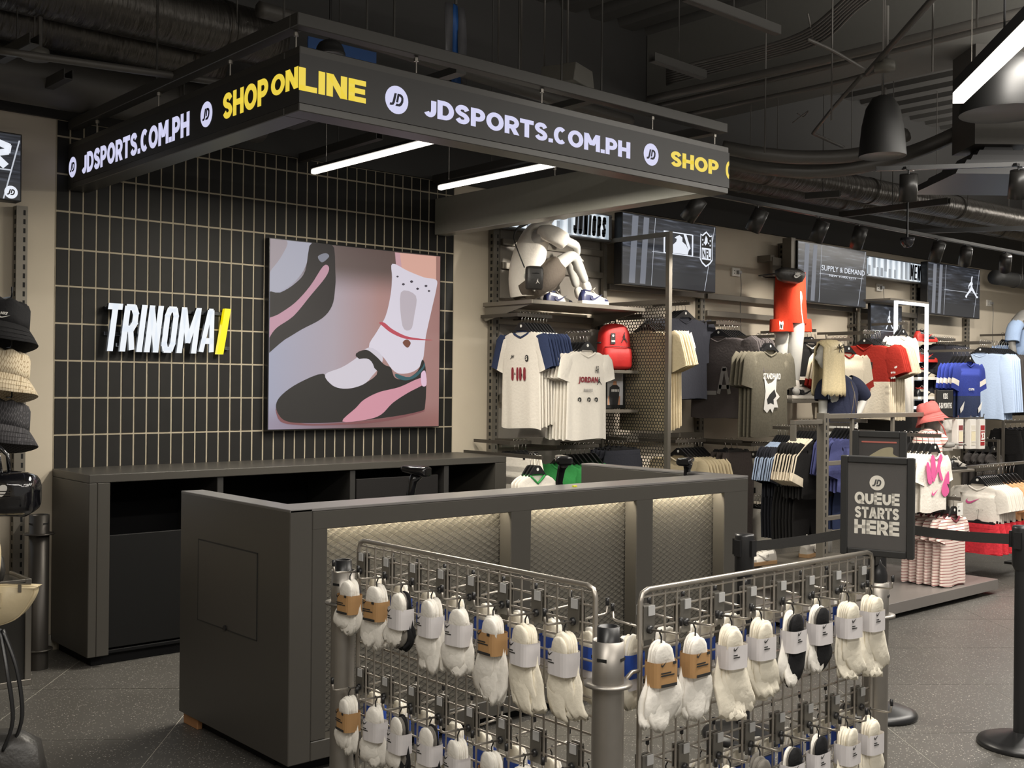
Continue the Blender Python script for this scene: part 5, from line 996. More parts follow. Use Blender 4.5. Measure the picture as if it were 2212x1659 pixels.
hand(gl, K(1776, 925, GY+.05), V((0, 0, -1)), V((1, 0, 0)), SKIN, .85); hand(gl, K(1848, 905, GY-.12), V((-.6, 0, -1)), V((1, 0, 0)), SKIN, .85)
skin('skirt', [K(1812, 930), (K(1812, 940).x, 0, .95), (K(1812, 940).x, 0, .72)], [(0, 1), (1, 2)], [(.14, .11), (.17, .14), (.20, .17)], F_DNAVY, gl)
# -- toddler with bucket hat
TY = 4.32; td = empty('toddler_mannequin', 'toddler mannequin in pink bucket hat and striped t-shirt', 'mannequin', (at(2005, 960, Y=TY).x, TY, .62)); T = lambda x, y, Y=TY: at(x, y, Y=Y)-td.location
P = [T(2000, 1000), T(2002, 955), T(2005, 938), T(2010, 922), T(1988, 945, TY+.1), T(1984, 975, TY+.1), T(2024, 945, TY-.06), T(2042, 962, TY-.10), T(2064, 960, TY-.16), T(1994, 1030, TY+.04), (T(1994, 1030).x, .04, .03), T(2006, 1030, TY-.05), (T(2006, 1030).x, -.05, .03)]
skin('body', P, [(0, 1), (1, 2), (2, 3), (1, 4), (4, 5), (1, 6), (6, 7), (7, 8), (0, 9), (9, 10), (0, 11), (11, 12)], [(.10, .08), (.10, .075), .05, .035, .035, .028, .036, .03, .022, .05, .03, .05, .03], SKIND, td, root=0)
STS = stripes('fabric_toddler_stripe', (222, 208, 198), (170, 66, 62), 38)
cloth('t_shirt', [T(2000, 1010), T(2000, 990), T(2001, 965), T(2003, 945), T(2007, 930)], [.125, .122, .118, .095, .05], STS, td, flat=.8, amp=.004)
cloth('sleeve', [T(1992, 942, TY+.08), T(1986, 950, TY+.1), T(1984, 964, TY+.1)], [.045, .05, .052], STS, td, amp=.003)
cloth('sleeve', [T(2016, 940, TY-.04), T(2026, 946, TY-.06), T(2036, 957, TY-.08)], [.045, .052, .052], STS, td, amp=.003)
tc_ = T(2012, 908); head(td, tc_, .072, (.55, -.80, 0), SKIND); hand(td, T(2064, 960, TY-.16), V((.9, -.4, .1)), V((0, 0, -1)), SKIND, .62)
def bucket(name, label, c, r, m_, fx=0, tilt=(0, 0, 0), k=1.0, group=None, m2=None):
    o = empty(name, label, 'hat', c, tilt, group); pr = [(0, .105), (.05, .104), (.078, .094), (.088, .075), (.094, .03), (.098, .0), (.118, -.035), (.142, -.068)]
    R = []
    for j, (a, z) in enumerate(pr):
        R.append([((a*r/.1)*math.cos(2*math.pi*q/36), (a*r/.1)*.95*math.sin(2*math.pi*q/36), (z+(.012*math.sin(q*.35+1) if j > 5 else 0)+(.006*math.sin(q*1.1) if 0 < j < 5 else 0))*r/.1) for q in range(36)])
    ob = MB().loft(R[:6], False).obj('crown', m_, o, True); s = ob.modifiers.new('s', 'SOLIDIFY'); s.thickness = .003
    ob = MB().loft(R[5:], False).obj('brim', m2 or m_, o, True); s = ob.modifiers.new('s', 'SOLIDIFY'); s.thickness = .003
    for f_ in (.35, .6, .85): a = pr[5][0]+(pr[7][0]-pr[5][0])*f_; z = pr[5][1]+(pr[7][1]-pr[5][1])*f_; MB().tube([((a*r/.1+.002)*math.cos(2*math.pi*q/36), (a*r/.1+.002)*.95*math.sin(2*math.pi*q/36), (z+.012*math.sin(q*.35+1)*f_+.002)*r/.1) for q in range(37)], .0012, 4, False).obj('stitching', m2 or m_, o)
    return o
PH = fab('pink_towelling', (200, 108, 104)); hatc = V(td.location)+tc_+V((-.01, .01, .042))
bucket('bucket_hat', 'pink towelling bucket hat on the toddler mannequin', hatc, .090, PH, tilt=(R_(-14), R_(-12), R_(-20)))
tag(MB().tube([hatc+V((-.06, -.09, -.02)), hatc+V((-.0, -.11, -.09)), hatc+V((.05, -.10, -.13)), hatc+V((.07, -.11, -.20))], .008, 6, flat=.5).obj('chin_strap', PH, None, True), 'pink chin strap hanging from the towelling bucket hat', 'strap')
# -- blue torso at the right edge
bt = empty('torso_mannequin', 'mannequin torso in a sky blue t-shirt at the right edge', 'mannequin', (at(2215, 740, Y=5.95).x, 5.95, 1.6)); U = lambda x, y, Y=5.95: at(x, y, Y=Y)-bt.location
skin('body', [U(2212, 800), U(2212, 740), U(2212, 690), U(2212, 668), U(2190, 700, 5.95), U(2186, 745, 5.95), U(2196, 790, 5.9), U(2240, 700), U(2246, 750)], [(0, 1), (1, 2), (2, 3), (2, 4), (4, 5), (5, 6), (2, 7), (7, 8)], [(.14, .1), (.16, .1), (.15, .1), .055, .055, .042, .034, .055, .042], SKIND, bt)
cloth('t_shirt', [U(2212, 815), U(2212, 780), U(2212, 740), U(2212, 705), U(2212, 684)], [.2, .195, .195, .17, .07], F_SKY, bt, flat=.7, amp=.01)
cloth('sleeve', [U(2200, 698, 5.95), U(2191, 705, 5.95), U(2188, 722, 5.95), U(2186, 740, 5.95)], [.07, .085, .082, .08], F_SKY, bt, amp=.006)
tag(bevel(B('display_shelf', (bt.location.x-.5, 5.7, 1.94-.36), (bt.location.x+.5, 6.42, 1.955-.36), SHELFM), .003, 1), 'grey shelf under the sky blue torso', 'shelf')
# ================= GLOWING SHOE TOWERS =================
GLOW = mat('glowing_frame_tube', (.9, .95, 1), .4, emit=1.0, ecol=lin(232, 240, 255))
def tower(x0, x1, z0, z1, y, label, inside=True):
    o = empty('shoe_tower', label, 'display', ((x0+x1)/2, y, 0)); h = (x1-x0)/2; t = .028
    for a in (-h, h-t): MB().box((a, 0, z0), (a+t, .03, z1)).obj('light_tube', GLOW, o)
    for z in (z0, z1-t): MB().box((-h+t, 0, z), (h-t, .03, z+t)).obj('light_tube', GLOW, o)
    if not inside:
        MB().box((-h-.05, .0, z1), (h, .05, z1+.02)).obj('top_board', SHELFM, o); MB().box((-h, .0, 0), (-h+.02, .02, z0)).obj('leg', UPM, o); MB().box((h-.02, .0, 0), (h, .02, z0)).obj('leg', UPM, o); return o
    MB().box((-h+.01, .30, z0), (h-.01, .33, z1-.01)).obj('back_screen', SCR, o); MB().box((-h+.02, .297, z0+.02), (h-.02, .2995, z1-.03)).obj('back_picture', TVM, o)
    MB().box((-h-.12, .0, z1), (h, .45, z1+.02)).obj('top_board', SHELFM, o)
    for a in (-h, h-.02): MB().box((a, .42, 0), (a+.02, .44, z1)).obj('leg', UPM, o)
    MB().box((-h, .03, 0), (h, .42, z0)).obj('plinth', BLKM, o)
    if inside:
        MB().prism([(a*.15, b*.20) for a, b in JUMP], (-.02, .293, z1-.27), (1, 0, 0), (0, 0, 1), (0, .001, 0)).obj('logo', WEM, o); MB().box((-h+.03, .293, z1-.29), (h-.03, .2945, z1-.285)).obj('picture_line', LEM, o)
    return o
fx0, fx1 = 10.365, 11.01
tower(fx0, fx1, 1.33, 2.43, 5.9, 'glowing white frame tower holding four sneakers')
for k, (yy, c1, c2) in enumerate(((738, L_RED, L_BLK), (782, L_RED, L_BLK), (820, L_BLK, L_STONE := mat('leather_stone', lin(190, 180, 160), .5)), (862, L_BLK, L_STONE))):
    p = at(1990, yy, Y=6.05); lab = ('topmost red and black sneaker', 'second red and black sneaker', 'upper stone and black sneaker', 'lowest stone and black sneaker')[k]
    tag(B('glass_shelf', (10.42, 5.95, p.z-.012), (10.98, 6.19, p.z-.004), mat('clear_acrylic', (.5, .55, .6), .1, alpha=.35)), f'clear shelf under the {lab} in the tower', 'shelf')
    shoe('sneaker', lab+' in the glowing tower', (p.x-.12, 6.05, p.z-.003), R_(-14), .30, c1, c2, L_BLK if k < 2 else L_RED, L_WHT if k > 1 else L_RED, None)
tower(12.60, 13.3, 1.6, 2.30, 5.55, 'glowing white frame at the right edge', False)
# ================= FLOOR RACK (GONDOLA) =================
gd = empty('floor_rack', 'double-sided metal floor rack on a low grey platform', 'rack', (7.3, 4.35, 0)); go = gd.location
def GB(name, a, b, m_=UPM, bv=.002):
    o = B(name, V(a)-go, V(b)-go, m_, gd)
    if bv: bevel(o, bv, 1)
    return o
PLAT = mat('grey_platform_board', (.17, .155, .145), .35)
GB('platform_board', (6.0, 3.88, .035), (8.32, 4.82, .11), PLAT); GB('platform_foot', (6.1, 3.98, 0), (8.2, 4.72, .034), BLKM)
PXX = at(1777, 1000, Y=4.35).x
for x in (PXX, 8.22):
    GB('post', (x-.03, 4.32, .111), (x+.03, 4.38, 1.365)); mb = MB(); z = .15
    while z < 1.34: mb.box((x+.0302-go.x, -.02, z), (x+.0306-go.x, .0, z+.03)); mb.box((x-.01-go.x, -.0306, z), (x+.004-go.x, -.0302, z+.03)); z += .05
    tag(mb.obj('slots', SLOT, gd), kind='stuff')
GB('top_beam', (PXX+.031, 4.33, 1.325), (8.189, 4.37, 1.358), SHELFM); GB('end_arm', (PXX-.36, 4.33, 1.29), (PXX-.031, 4.37, 1.32)); GB('end_arm', (PXX-.36, 4.33, 1.18), (PXX-.34, 4.37, 1.289))
GB('cross_beam', (PXX+.031, 4.335, .62), (8.189, 4.365, .65)); GB('cross_beam', (PXX+.031, 4.335, 1.0), (8.189, 4.365, 1.03))
for x in (7.05, 7.6, 8.05): GB('strut', (x-.012, 4.338, 1.031), (x+.012, 4.362, 1.324))
for (x0, x1, y0, y1, z, l) in ((6.25, 7.2, 4.40, 4.78, .33, 'holding pale sneakers'),):
    tag(bevel(B('display_shelf', (x0, y0, z-.02), (x1, y1, z), SHELFM), .003, 1), f'low grey shelf on the floor rack {l}', 'shelf')
shoe('sneaker', 'pale sneaker with tan sole left of the rack post', (6.42, 4.55, .331), R_(170), .27, L_GRY, L_WHT, L_WHT, mat('gum_sole', (.22, .13, .06), .6)); shoe('sneaker', 'pale sneaker right of the rack post under the belt', (6.78, 4.56, .331), R_(10), .30, L_GRY, L_WHT, L_WHT, mat('gum_sole', (.22, .13, .06), .6))
# end rail of the toddler clothes with its stand
er = empty('end_rack', 'thin metal stand carrying the toddler clothes at the end of the floor rack', 'rack', (8.9, 4.32, 0))
ez = at(2075, 1012, Y=4.3).z
MB().box((-.62, -.0, ez-.012), (1.0, .03, ez+.012)).obj('bar', SHELFM, er); MB().box((-.50, .0, 0), (-.47, .03, ez-.013)).obj('post', UPM, er); MB().box((.97, .0, 0), (1.0, .03, ez-.013)).obj('post', UPM, er); MB().box((-.6, -.2, 0), (-.4, .2, .02)).obj('foot', BLKM, er); MB().box((.9, -.2, 0), (1.05, .2, .02)).obj('foot', BLKM, er)
# trainer shelf and shoes sole up
sx = at(2070, 1013, Y=4.12); tag(bevel(B('display_shelf', (sx.x-.25, 4.05, sx.z-.018), (sx.x+.12, 4.28, sx.z), SHELFM), .002, 1), 'small metal shelf with dark sneakers beside the toddler', 'shelf')
shoe('sneaker', 'dark sneaker with striped sides leaning beside the toddler mannequin', (sx.x-.13, 4.12, sx.z+.001), R_(-5), .20, L_BLK, L_GRY, L_BLK, L_BLK)
# boxed baby sets hanging from prongs
for k, (px, rgb, l) in enumerate(((2083, (120, 50, 52), 'with maroon and cream clothes'), (2110, (196, 190, 178), 'with grey and cream clothes'), (2130, (150, 30, 32), 'with red number print'))):
    p = at(px-8, 970, Y=4.17); q = at(px-8, 906, Y=4.17); h = q.z-p.z; o = empty('boxed_set', f'white window box {l}', 'box', (p.x, 4.17, p.z))
    bevel(MB().box((-.045, 0, 0), (.045, .05, h)).obj('box', mat('white_card', (.62, .59, .55), .6), o), .002, 1)
    MB().box((-.033, -.002, h*.12), (.033, 0, h*.80)).obj('window', mat('set_cloth_%d' % k, lin(*rgb), .7), o)
    MB().box((-.034, -.004, h*.60), (.034, -.002, h*.63)).obj('divider', mat('white_card', (.62, .59, .55), .6), o); MB().box((-.034, -.004, h*.24), (.034, -.002, h*.27)).obj('divider', mat('white_card', (.62, .59, .55), .6), o)
    if k < 2: MB().box((-.033, -.003, h*.27), (.033, -.002, h*.60)).obj('cloth', fab('cream_box', (206, 196, 168)), o)
    if k == 2: text('number', '23', (-.028, -.004, h*.31), (1, 0, 0), (0, 0, 1), .055, h*.25, I_WHITE, o, .03)
    MB().tube([(0, .02, h), (0, .02, h+.03)], .003, 6).obj('hang_loop', CHR, o)
p = at(2040, 938, Y=4.3); o = tag(B('blank_box', (p.x-.10, 4.28, p.z-.13), (p.x+.10, 4.34, p.z+.13), mat('white_card', (.62, .59, .55), .6)), 'plain white card box behind the toddler mannequin', 'box'); bevel(o, .002, 1)
pr_ = at(2100, 903, Y=4.2); tag(MB().box((pr_.x-.45, 4.19, pr_.z-.006), (pr_.x+.18, 4.2, pr_.z+.006)).tube([(pr_.x+.17, 4.195, pr_.z), (pr_.x+.19, 4.195, pr_.z+.03)], .004, 6).box((pr_.x-.25, 4.195, pr_.z-.006), (pr_.x-.24, 4.33, pr_.z+.006)).obj('display_prong', CHR), 'chrome bar carrying the boxed baby sets', 'rail')
# kids size sign
p = at(2042, 870, Y=4.355); o = empty('size_sign', 'small black sign with white age text above the rack', 'sign', p)
bevel(MB().box((-.125, 0, -.11), (.125, .015, .10)).obj('board', BLKM, o), .002, 1); text('sign_text', 'KIDS', (-.035, -.001, .03), (1, 0, 0), (0, 0, 1), .07, .045, I_WHITE, o, .0); text('sign_text', '0-36 MONTHS', (-.10, -.001, -.045), (1, 0, 0), (0, 0, 1), .20, .045, I_WHITE, o, .0)
MB().box((-.125, .0155, -p.z+1.359), (-.11, .025, .10)).obj('frame_leg', SHELFM, o); MB().box((.11, .0155, -p.z+1.359), (.125, .025, .10)).obj('frame_leg', SHELFM, o)
# ================= QUEUE BARRIERS =================
BELT = mat('black_webbing', (.016, .015, .014), .7, scale=120, var=.3)
def stanchion(x, y, h, label, sleeve=True):
    o = empty('queue_post', label, 'queue post', (x, y, 0), (0, 0, 0))
    MB().lathe([(0, .0), (.175, 0), (.178, .012), (.172, .024), (.14, .036), (.07, .052), (.038, .062), (0, .064)], n=40).obj('base', BLK, o, True)
    MB().lathe([(.031, .058), (.031, h-.17)], n=24).obj('pole', BLK, o, True)
    MB().lathe([(.033, h-.19), (.042, h-.17), (.043, h-.01), (.040, h), (0, h)], n=28).obj('head', BLK, o, True)
    for a in (0, 90, 180, 270):
        c, s = math.cos(R_(a)), math.sin(R_(a)); MB().obox((c*.047, s*.047, h-.06), (c*.006, s*.006, 0), (-s*.016, c*.016, 0), (0, 0, .035)).obj('belt_clip', BLK, o)
    return o
s1 = at(1604, 1592, Z=0); h1 = at(1606, 1153, D=(V((s1.x, s1.y, 0))-EYE).dot(AF)).z
s2 = at(1897, 1545, Z=0); s3 = at(2205, 1612, Z=0)
stanchion(s1.x, s1.y, h1, 'black queue post left of the right sock grid, before the counter end'); stanchion(s2.x, s2.y, .95, 'black queue post under the queue sign'); stanchion(s3.x, s3.y, .95, 'black queue post at the right edge')
def belt(a, b, label, h=.045):
    a, b = V(a), V(b); d = (b-a).normalized(); P = [a+(b-a)*t+V((0, 0, -.012*math.sin(math.pi*t))) for t in [k/8 for k in range(9)]]; s = V((-d.y, d.x, 0))*.001
    mb = MB().loft([[p+s+V((0, 0, h/2)), p-s+V((0, 0, h/2)), p-s-V((0, 0, h/2)), p+s-V((0, 0, h/2))] for p in P], True); return tag(mb.obj('queue_belt', BELT), label, 'belt')
belt((s1.x+.05, s1.y, h1-.06), (s2.x-.05, s2.y, .89), 'black belt between the left queue post and the queue sign'); belt((s2.x+.05, s2.y, .89), (s3.x-.02, s3.y+.05, .89), 'black belt from the queue sign to the right edge')
# queue sign
q3 = V((3.388, 1.993, 0)); dq = (q3-EYE).dot(AF)-.05; c0 = at(1895, 1094, D=dq); yq = R_(-41.35-33)
qs = empty('queue_sign', 'black framed sign saying where the queue starts', 'sign', (c0.x, c0.y, .0), (0, 0, yq)); w_, h_, cz = .238, .330, c0.z
SK = .73; q3l = Matrix.Rotation(-yq, 3, 'Z')@(q3-V((c0.x, c0.y, 0)))
for nm, a, b in (('frame_side', (-w_/2, -.012, cz-h_/2), (-w_/2+.023, .012, cz+h_/2)), ('frame_side', (w_/2-.023, -.012, cz-h_/2), (w_/2, .012, cz+h_/2)), ('frame_rail', (-w_/2+.023, -.012, cz-h_/2), (w_/2-.023, .012, cz-h_/2+.023)), ('frame_rail', (-w_/2+.023, -.012, cz+h_/2-.023), (w_/2-.023, .012, cz+h_/2))): bevel(B(nm, a, b, BLKM, qs), .003, 1)
B('poster', (-w_/2+.0235, -.004, cz-h_/2+.0235), (w_/2-.0235, .006, cz+h_/2-.0235), mat('brown_black_poster', (.022, .018, .016), .5), qs)
GLS = mat('clear_cover', (.9, .9, .9), .04, alpha=.03); B('clear_cover', (-w_/2+.0235, -.0075, cz-h_/2+.0235), (w_/2-.0235, -.0068, cz+h_/2-.0235), GLS, qs)
WSG = mat('sign_white', (.68, .65, .58), .6)
for s, z, hh, ww in (('QUEUE', .006, .040, .146), ('STARTS', -.040, .037, .144), ('HERE', -.093, .047, .146)): heavy('sign_text', s, (-ww/2, -.005, cz+z), (1, 0, 0), (0, 0, 1), ww, hh, WSG, qs, .28, .24)
roundel((0, -.0045, cz+.078), (1, 0, 0), (0, 0, 1), .0245, qs, WSG, BLKM, .0008)
MB().lathe([(.013, .955), (.013, cz-h_/2)], c=(q3l.x, q3l.y, 0), n=16).obj('stem', BLK, qs, True); MB().lathe([(.036, .891), (.036, .915), (.030, .938), (.018, .95), (.013, .965), (.0, .97)], c=(q3l.x, q3l.y, 0), n=28).obj('stem_cap', BLK, qs, True); MB().box((q3l.x-.012, -.004, cz-h_/2-.03), (q3l.x+.012, q3l.y+.01, cz-h_/2-.001)).obj('stem_bracket', BLK, qs)
# second frame behind it
d2_ = (V((s2.x, s2.y, 0))-EYE).dot(AF)-.06; c2 = at(1899, 1010, D=d2_); f2 = empty('framed_poster', 'black framed poster of a khaki cap behind the queue sign', 'sign', (c2.x, c2.y, 0), (0, 0, yq)); cz = c2.z; w_, h_ = .246, .34
for nm, a, b in (('frame_side', (-w_/2, -.012, cz-h_/2), (-w_/2+.03, .012, cz+h_/2)), ('frame_side', (w_/2-.03, -.012, cz-h_/2), (w_/2, .012, cz+h_/2)), ('frame_rail', (-w_/2+.03, -.012, cz-h_/2), (w_/2-.03, .012, cz-h_/2+.03)), ('frame_rail', (-w_/2+.03, -.012, cz+h_/2-.03), (w_/2-.03, .012, cz+h_/2))): bevel(B(nm, a, b, BLKM, f2), .003, 1)
B('poster', (-w_/2+.03, -.004, cz-h_/2+.03), (w_/2-.03, .006, cz+h_/2-.03), mat('dark_poster', (.045, .042, .042), .4), f2); MB().box((-.08, -.006, cz+.115), (.08, -.005, cz+.122)).obj('poster_shape', mat('poster_red', (.35, .10, .08), .6), f2)
MB().prism([(a*.14, b*.075) for a, b in spline([(0, .35), (.25, .7), (.5, .95), (.8, 1), (.82, .6), (1, .4), (.6, .2), (.3, .1), (.2, .3)], 4)], (-.05, -.006, cz+.02), (1, 0, 0), (0, 0, 1), (0, .001, 0)).obj('poster_shape', mat('poster_khaki', (.26, .23, .15), .6), f2)
MB().box((-.01, .012, .953), (.01, .02, cz)).obj('stem', BLK, f2); MB().box((-.01, .012, .953), (.01, .07, .96)).obj('stem_foot', BLK, f2)
# ================= SOCK GRIDS =================
GRM = mat('raw_steel_wire', (.40, .37, .33), .36, .8); PIPE = mat('raw_steel_post', (.30, .28, .255), .42, .8)
for (x, y, l) in ((2.117, 3.279, 'left end of the left sock grid'), (2.063, 1.963, 'between the two sock grids'), (3.388, 1.993, 'right end of the right sock grid')):
    o = empty('steel_post', f'round steel post with black plug, {l}', 'post', (x, y, 0))
    MB().lathe([(.041, 0), (.041, .80), (.041, .89), (.039, .89), (.038, .84)], n=36).obj('tube', PIPE, o, True)
    MB().lathe([(.041, .775), (.062, .775), (.062, .782), (.041, .782)], n=36).obj('collar_ring', PIPE, o, True)
    if x < 3: MB().lathe([(.027, .80), (.029, .80), (.029, .925), (.024, .925), (.024, .84), (0, .84)], n=30).obj('plug', BLK, o, True)
    for a in (20, 110, 200, 290): c, s = math.cos(R_(a)), math.sin(R_(a)); MB().obox((c*.0405, s*.0405, .845), (c*.001, s*.001, 0), (-s*.013, c*.013, 0), (0, 0, .004)).obj('slot', SLOT, o)
    MB().lathe([(.041, .0), (.07, 0), (.07, .008), (.041, .008)], n=30).obj('floor_flange', PIPE, o)
def grid(name, label, p0, ax, L):
    """wire panel from p0 along ax"""
    ax = V(ax); o = empty(name, label, 'rack', p0); n = 23; st = L/n; z1, z0 = 1.0, .10; R = .0075
    e = ax*L; c = [V((0, 0, z0)), V((0, 0, z1-.03)), ax*.008+V((0, 0, z1-.008)), ax*.03+V((0, 0, z1)), e-ax*.03+V((0, 0, z1)), e-ax*.008+V((0, 0, z1-.008)), e+V((0, 0, z1-.03)), e+V((0, 0, z0)), V((0, 0, z0))]
    MB().tube(c, R, 10, False).obj('outer_frame', GRM, o, True)
    MB().tube([V((0, 0, z1-.018)), e+V((0, 0, z1-.018))], .003, 6).obj('horizontal_wire', GRM, o)
    wv = MB().tube([(0, 0, z0), (0, 0, z1-.012)], .0033, 6).me('vertical_wire', GRM); nn = V((-ax.y, ax.x, 0))
    for k in range(1, n): link('vertical_wire', wv, o, loc=ax*st*k)
    wh = MB().tube([(0, 0, 0), e], .0033, 6).me('horizontal_wire', GRM); z = z1-.055
    while z > z0+.02: link('horizontal_wire', wh, o, loc=nn*.0055+V((0, 0, z))); z -= st
    for (q, zz) in ((V((0, 0, 0)), .779), (e, .779), (V((0, 0, 0)), .30), (e, .30)):
        d = -ax if q.length < .01 else ax; MB().tube([q+V((0, 0, zz+.012)), q+d*.03+V((0, 0, zz+.012)), q+d*.05+V((0, 0, zz)), q+d*.05+V((0, 0, zz-.02))], .006, 8).obj('coupling_arm', GRM, o, True)
    return o, st
g1, st1 = grid('sock_grid', 'left steel wire grid hung with sock bundles', (2.135, 3.21, 0), (0, -1, 0), 1.13)
g2, st2 = grid('sock_grid', 'right steel wire grid hung with sock bundles', (2.188, 1.968, 0), (1, 0, 0), 1.13)
PLT = mat('galvanised_plate', (.22, .21, .19), .4, .8); TABM = mat('clear_label_tab', (.42, .42, .42), .4)
def hk_mesh():
    b = MB().box((-.021, -.006, -.075), (.021, -.003, .012)).tube([(-.021, -.002, .012), (.021, -.002, .012)], .004, 6).me('plate', PLT)
    r = MB().lathe([(.011, 0), (.011, .006), (.006, .010), (0, .010)], n=14); r.v = [(a, -c-.006, bb-.048) for a, bb, c in r.v]; r2 = r.me('boss', BLK, True)
    w = MB().tube([(0, -.012, -.048), (0, -.100, -.044), (0, -.110, -.040), (0, -.113, -.016)], .0034, 7).me('prong', GRM, True)
    t = MB().tube([(0, -.113, -.020), (0, -.113, .0)], [.0055, .0055], 8).me('rubber_tip', BLK, True); tb = MB().box((-.006, -.010, -.012), (.018, -.007, .014)).me('label_tab', TABM); return b, r2, w, t, tb
HKM = hk_mesh()
SWH = fab('sock_white', (236, 232, 224)); SGR = fab('sock_grey', (120, 116, 110)); SBK = fab('sock_black', (34, 34, 36)); SCR_ = fab('sock_cream', (234, 227, 210))
CARD = mat('kraft_card', lin(168, 130, 86), .7); WCARD = mat('white_sock_card', lin(208, 204, 205), .6); BCARD = mat('blue_sock_card', lin(34, 72, 160), .45); KBLK = mat('card_print_black', (.02, .02, .02), .7); KGRY = mat('card_print_grey', (.45, .44, .45), .7)
SM = {}
def sock_layer(seed, kind, L):
    key = ('l', seed, kind, L)
    if key in SM: return SM[key]
    r = random.Random(seed*13+7); n = 14; rings = []
    # heel dome above, ankle through the band, toe or cuff below; y is the thickness
    prof = [(0, .002, .005), (.004, .014, .009), (.012, .023, .012), (.026, .029, .0135), (.042, .030, .012), (.056, .030, .009), (.100, .030, .008), (.108, .031, .010), (.108+L*.2, .036, .014), (.108+L*.42, .038, .016), (.108+L*.65, .036, .015), (.108+L*.85, .028, .012), (.108+L*.95, .018, .009), (.108+L, .005, .004)]
    if kind == 'crew': prof[-4:] = [(.108+L*.65, .034, .012), (.108+L*.86, .032, .010), (.108+L*.985, .032, .009), (.108+L, .028, .005)]
    lean = {'ankle': -.012, 'crew': .022, 'toe': -.01}[kind]; wob = r.uniform(-.010, .010)
    for i, (z, a, d) in enumerate(prof):
        t = max(0, (z-.104)/max(L, .01)); u = max(0, 1-z/.05); cx = (lean+wob)*t*t+.006*math.sin(z*55+seed)*t
        rings.append([(cx+a*math.cos(2*math.pi*k/n)*(1+.06*math.sin(k*2.4+seed+z*40)*t), d*.62*math.sin(2*math.pi*k/n)*(1+.35*math.sin(k*3.1+z*70+seed)*t+.2*math.sin(k*2+seed)*u)+.008*t*math.sin(seed*2.1+z*36), -z+.006*math.sin(k*2.2+seed)*t) for k in range(n)])
    SM[key] = MB().loft(rings, True); return SM[key]
SMESH = {}
def sock_mesh(seed, kind, L, m_):
    k = (seed, kind, L, m_.name)
    if k not in SMESH: SMESH[k] = sock_layer(seed, kind, L).me('sock', m_, True)
    return SMESH[k]
def band_mesh(m_, w_, d_, h_): 
    k = ('band', m_.name, round(w_, 3), round(d_, 3), h_)
    if k not in SMESH:
        R = [[(w_*math.copysign(abs(math.cos(2*math.pi*q/20))**.55, math.cos(2*math.pi*q/20)), d_*math.copysign(abs(math.sin(2*math.pi*q/20))**.55, math.sin(2*math.pi*q/20)), z) for q in range(20)] for z in (0, -h_)]
        SMESH[k] = MB().loft(R, False).me('label_band', m_)
    return SMESH[k]
def printm(kind, d_):
    k = ('print', kind, round(d_, 3))
    if k not in SMESH:
        mb = MB(); y = -d_-.0012
        if kind == 'kraft': mb.box((-.025, y, -.108), (.025, y+.001, -.115)); mb.prism([(a*.016, b*.012) for a, b in SWOOSH], (-.026, y, -.065), (1, 0, 0), (0, 0, 1), (0, .001, 0)); mb.box((-.026, y, -.082), (.006, y+.001, -.079)); mb.box((-.026, y, -.088), (.016, y+.001, -.085)); mb.box((.012, y, -.062), (.022, y+.001, -.055))
        elif kind == 'white': mb.prism([(a*.016, b*.011) for a, b in SWOOSH], (-.023, y, -.068), (1, 0, 0), (0, 0, 1), (0, .001, 0)); mb.box((-.023, y, -.080), (-.010, y+.001, -.0775)); mb.box((-.023, y, -.086), (-.002, y+.001, -.0835))
        else:
            mb.box((-.030, y, -.064), (.030, y+.001, -.061))
            for q in range(10): mb.box((-.022+.005*q, y, -.118), (-.0195+.005*q, y+.001, -.096))
        SMESH[k] = mb.me('label_print', KBLK)
    return SMESH[k]
def bundle(par_loc, rz, kind, card, cols, L, label, group, seed, back=False):
    L = L*.86; rz_s = -1 if abs(rz) < .1 else 1
    o = empty('sock_bundle', label, 'socks', par_loc, (0, 0, rz+rnd.uniform(-.12, .12)), group); n = len(cols); sp = .0070
    for k, m_ in enumerate(cols):
        y = (k-(n-1)/2)*sp; fan = .12 if kind == 'ankle' else .085; rt = (-(k-(n-1)/2)*.050, -(k-(n-1)/2)*fan*rz_s+rnd.uniform(-.05, .05), rnd.uniform(-.08, .08)); pv = V((0, 0, -.06)); M_ = Matrix.Rotation(rt[1], 3, 'Y')@Matrix.Rotation(rt[0], 3, 'X'); lo = pv-M_@pv
        link('sock', sock_mesh((seed+k) % 5, kind, L, m_), o, loc=(lo.x+rnd.uniform(-.003, .003), y+lo.y, rnd.uniform(-.006, .004)), rot=rt)
    d = n*sp/2+.012; cm = {'kraft': CARD, 'white': WCARD, 'blue': BCARD}[card]; link('label_band', band_mesh(cm, .037, d, .060), o, loc=(0, 0, -.044))
    if card != 'blue': link('label_print', printm(card, d), o, loc=(0, 0, .012))
    if card == 'kraft': B('sticker', (.004, -d-.0016, -.072), (.028, -d-.0004, -.052), KBLK, o) if False else None
    if card == 'blue': link('lower_label', band_mesh(WCARD, .033, d-.002, .03), o, loc=(0, 0, -.104)); link('label_print', printm('b', d), o, loc=(0, 0, -.008))
    hm = SMESH.get('hk')
    if not hm: hm = SMESH['hk'] = MB().tube([(0, 0, -.01), (0, 0, .012), (0, .006, .022), (0, 0, .030), (0, -.006, .026)], .0022, 6).me('hang_hook', BLK, True)
    link('hang_hook', hm, o); o.scale = (1.14, 1.0, 1.06); return o
ORDN = ['first', 'second', 'third', 'fourth', 'fifth', 'sixth', 'seventh', 'eighth']
W6 = [SWH]*6; W5 = [SWH]*5; MIX = [SWH, SWH, SWH, SGR, SBK, SBK]; MIX2 = [SWH, SGR, SGR, SBK, SBK]; CR = [SCR_]*6
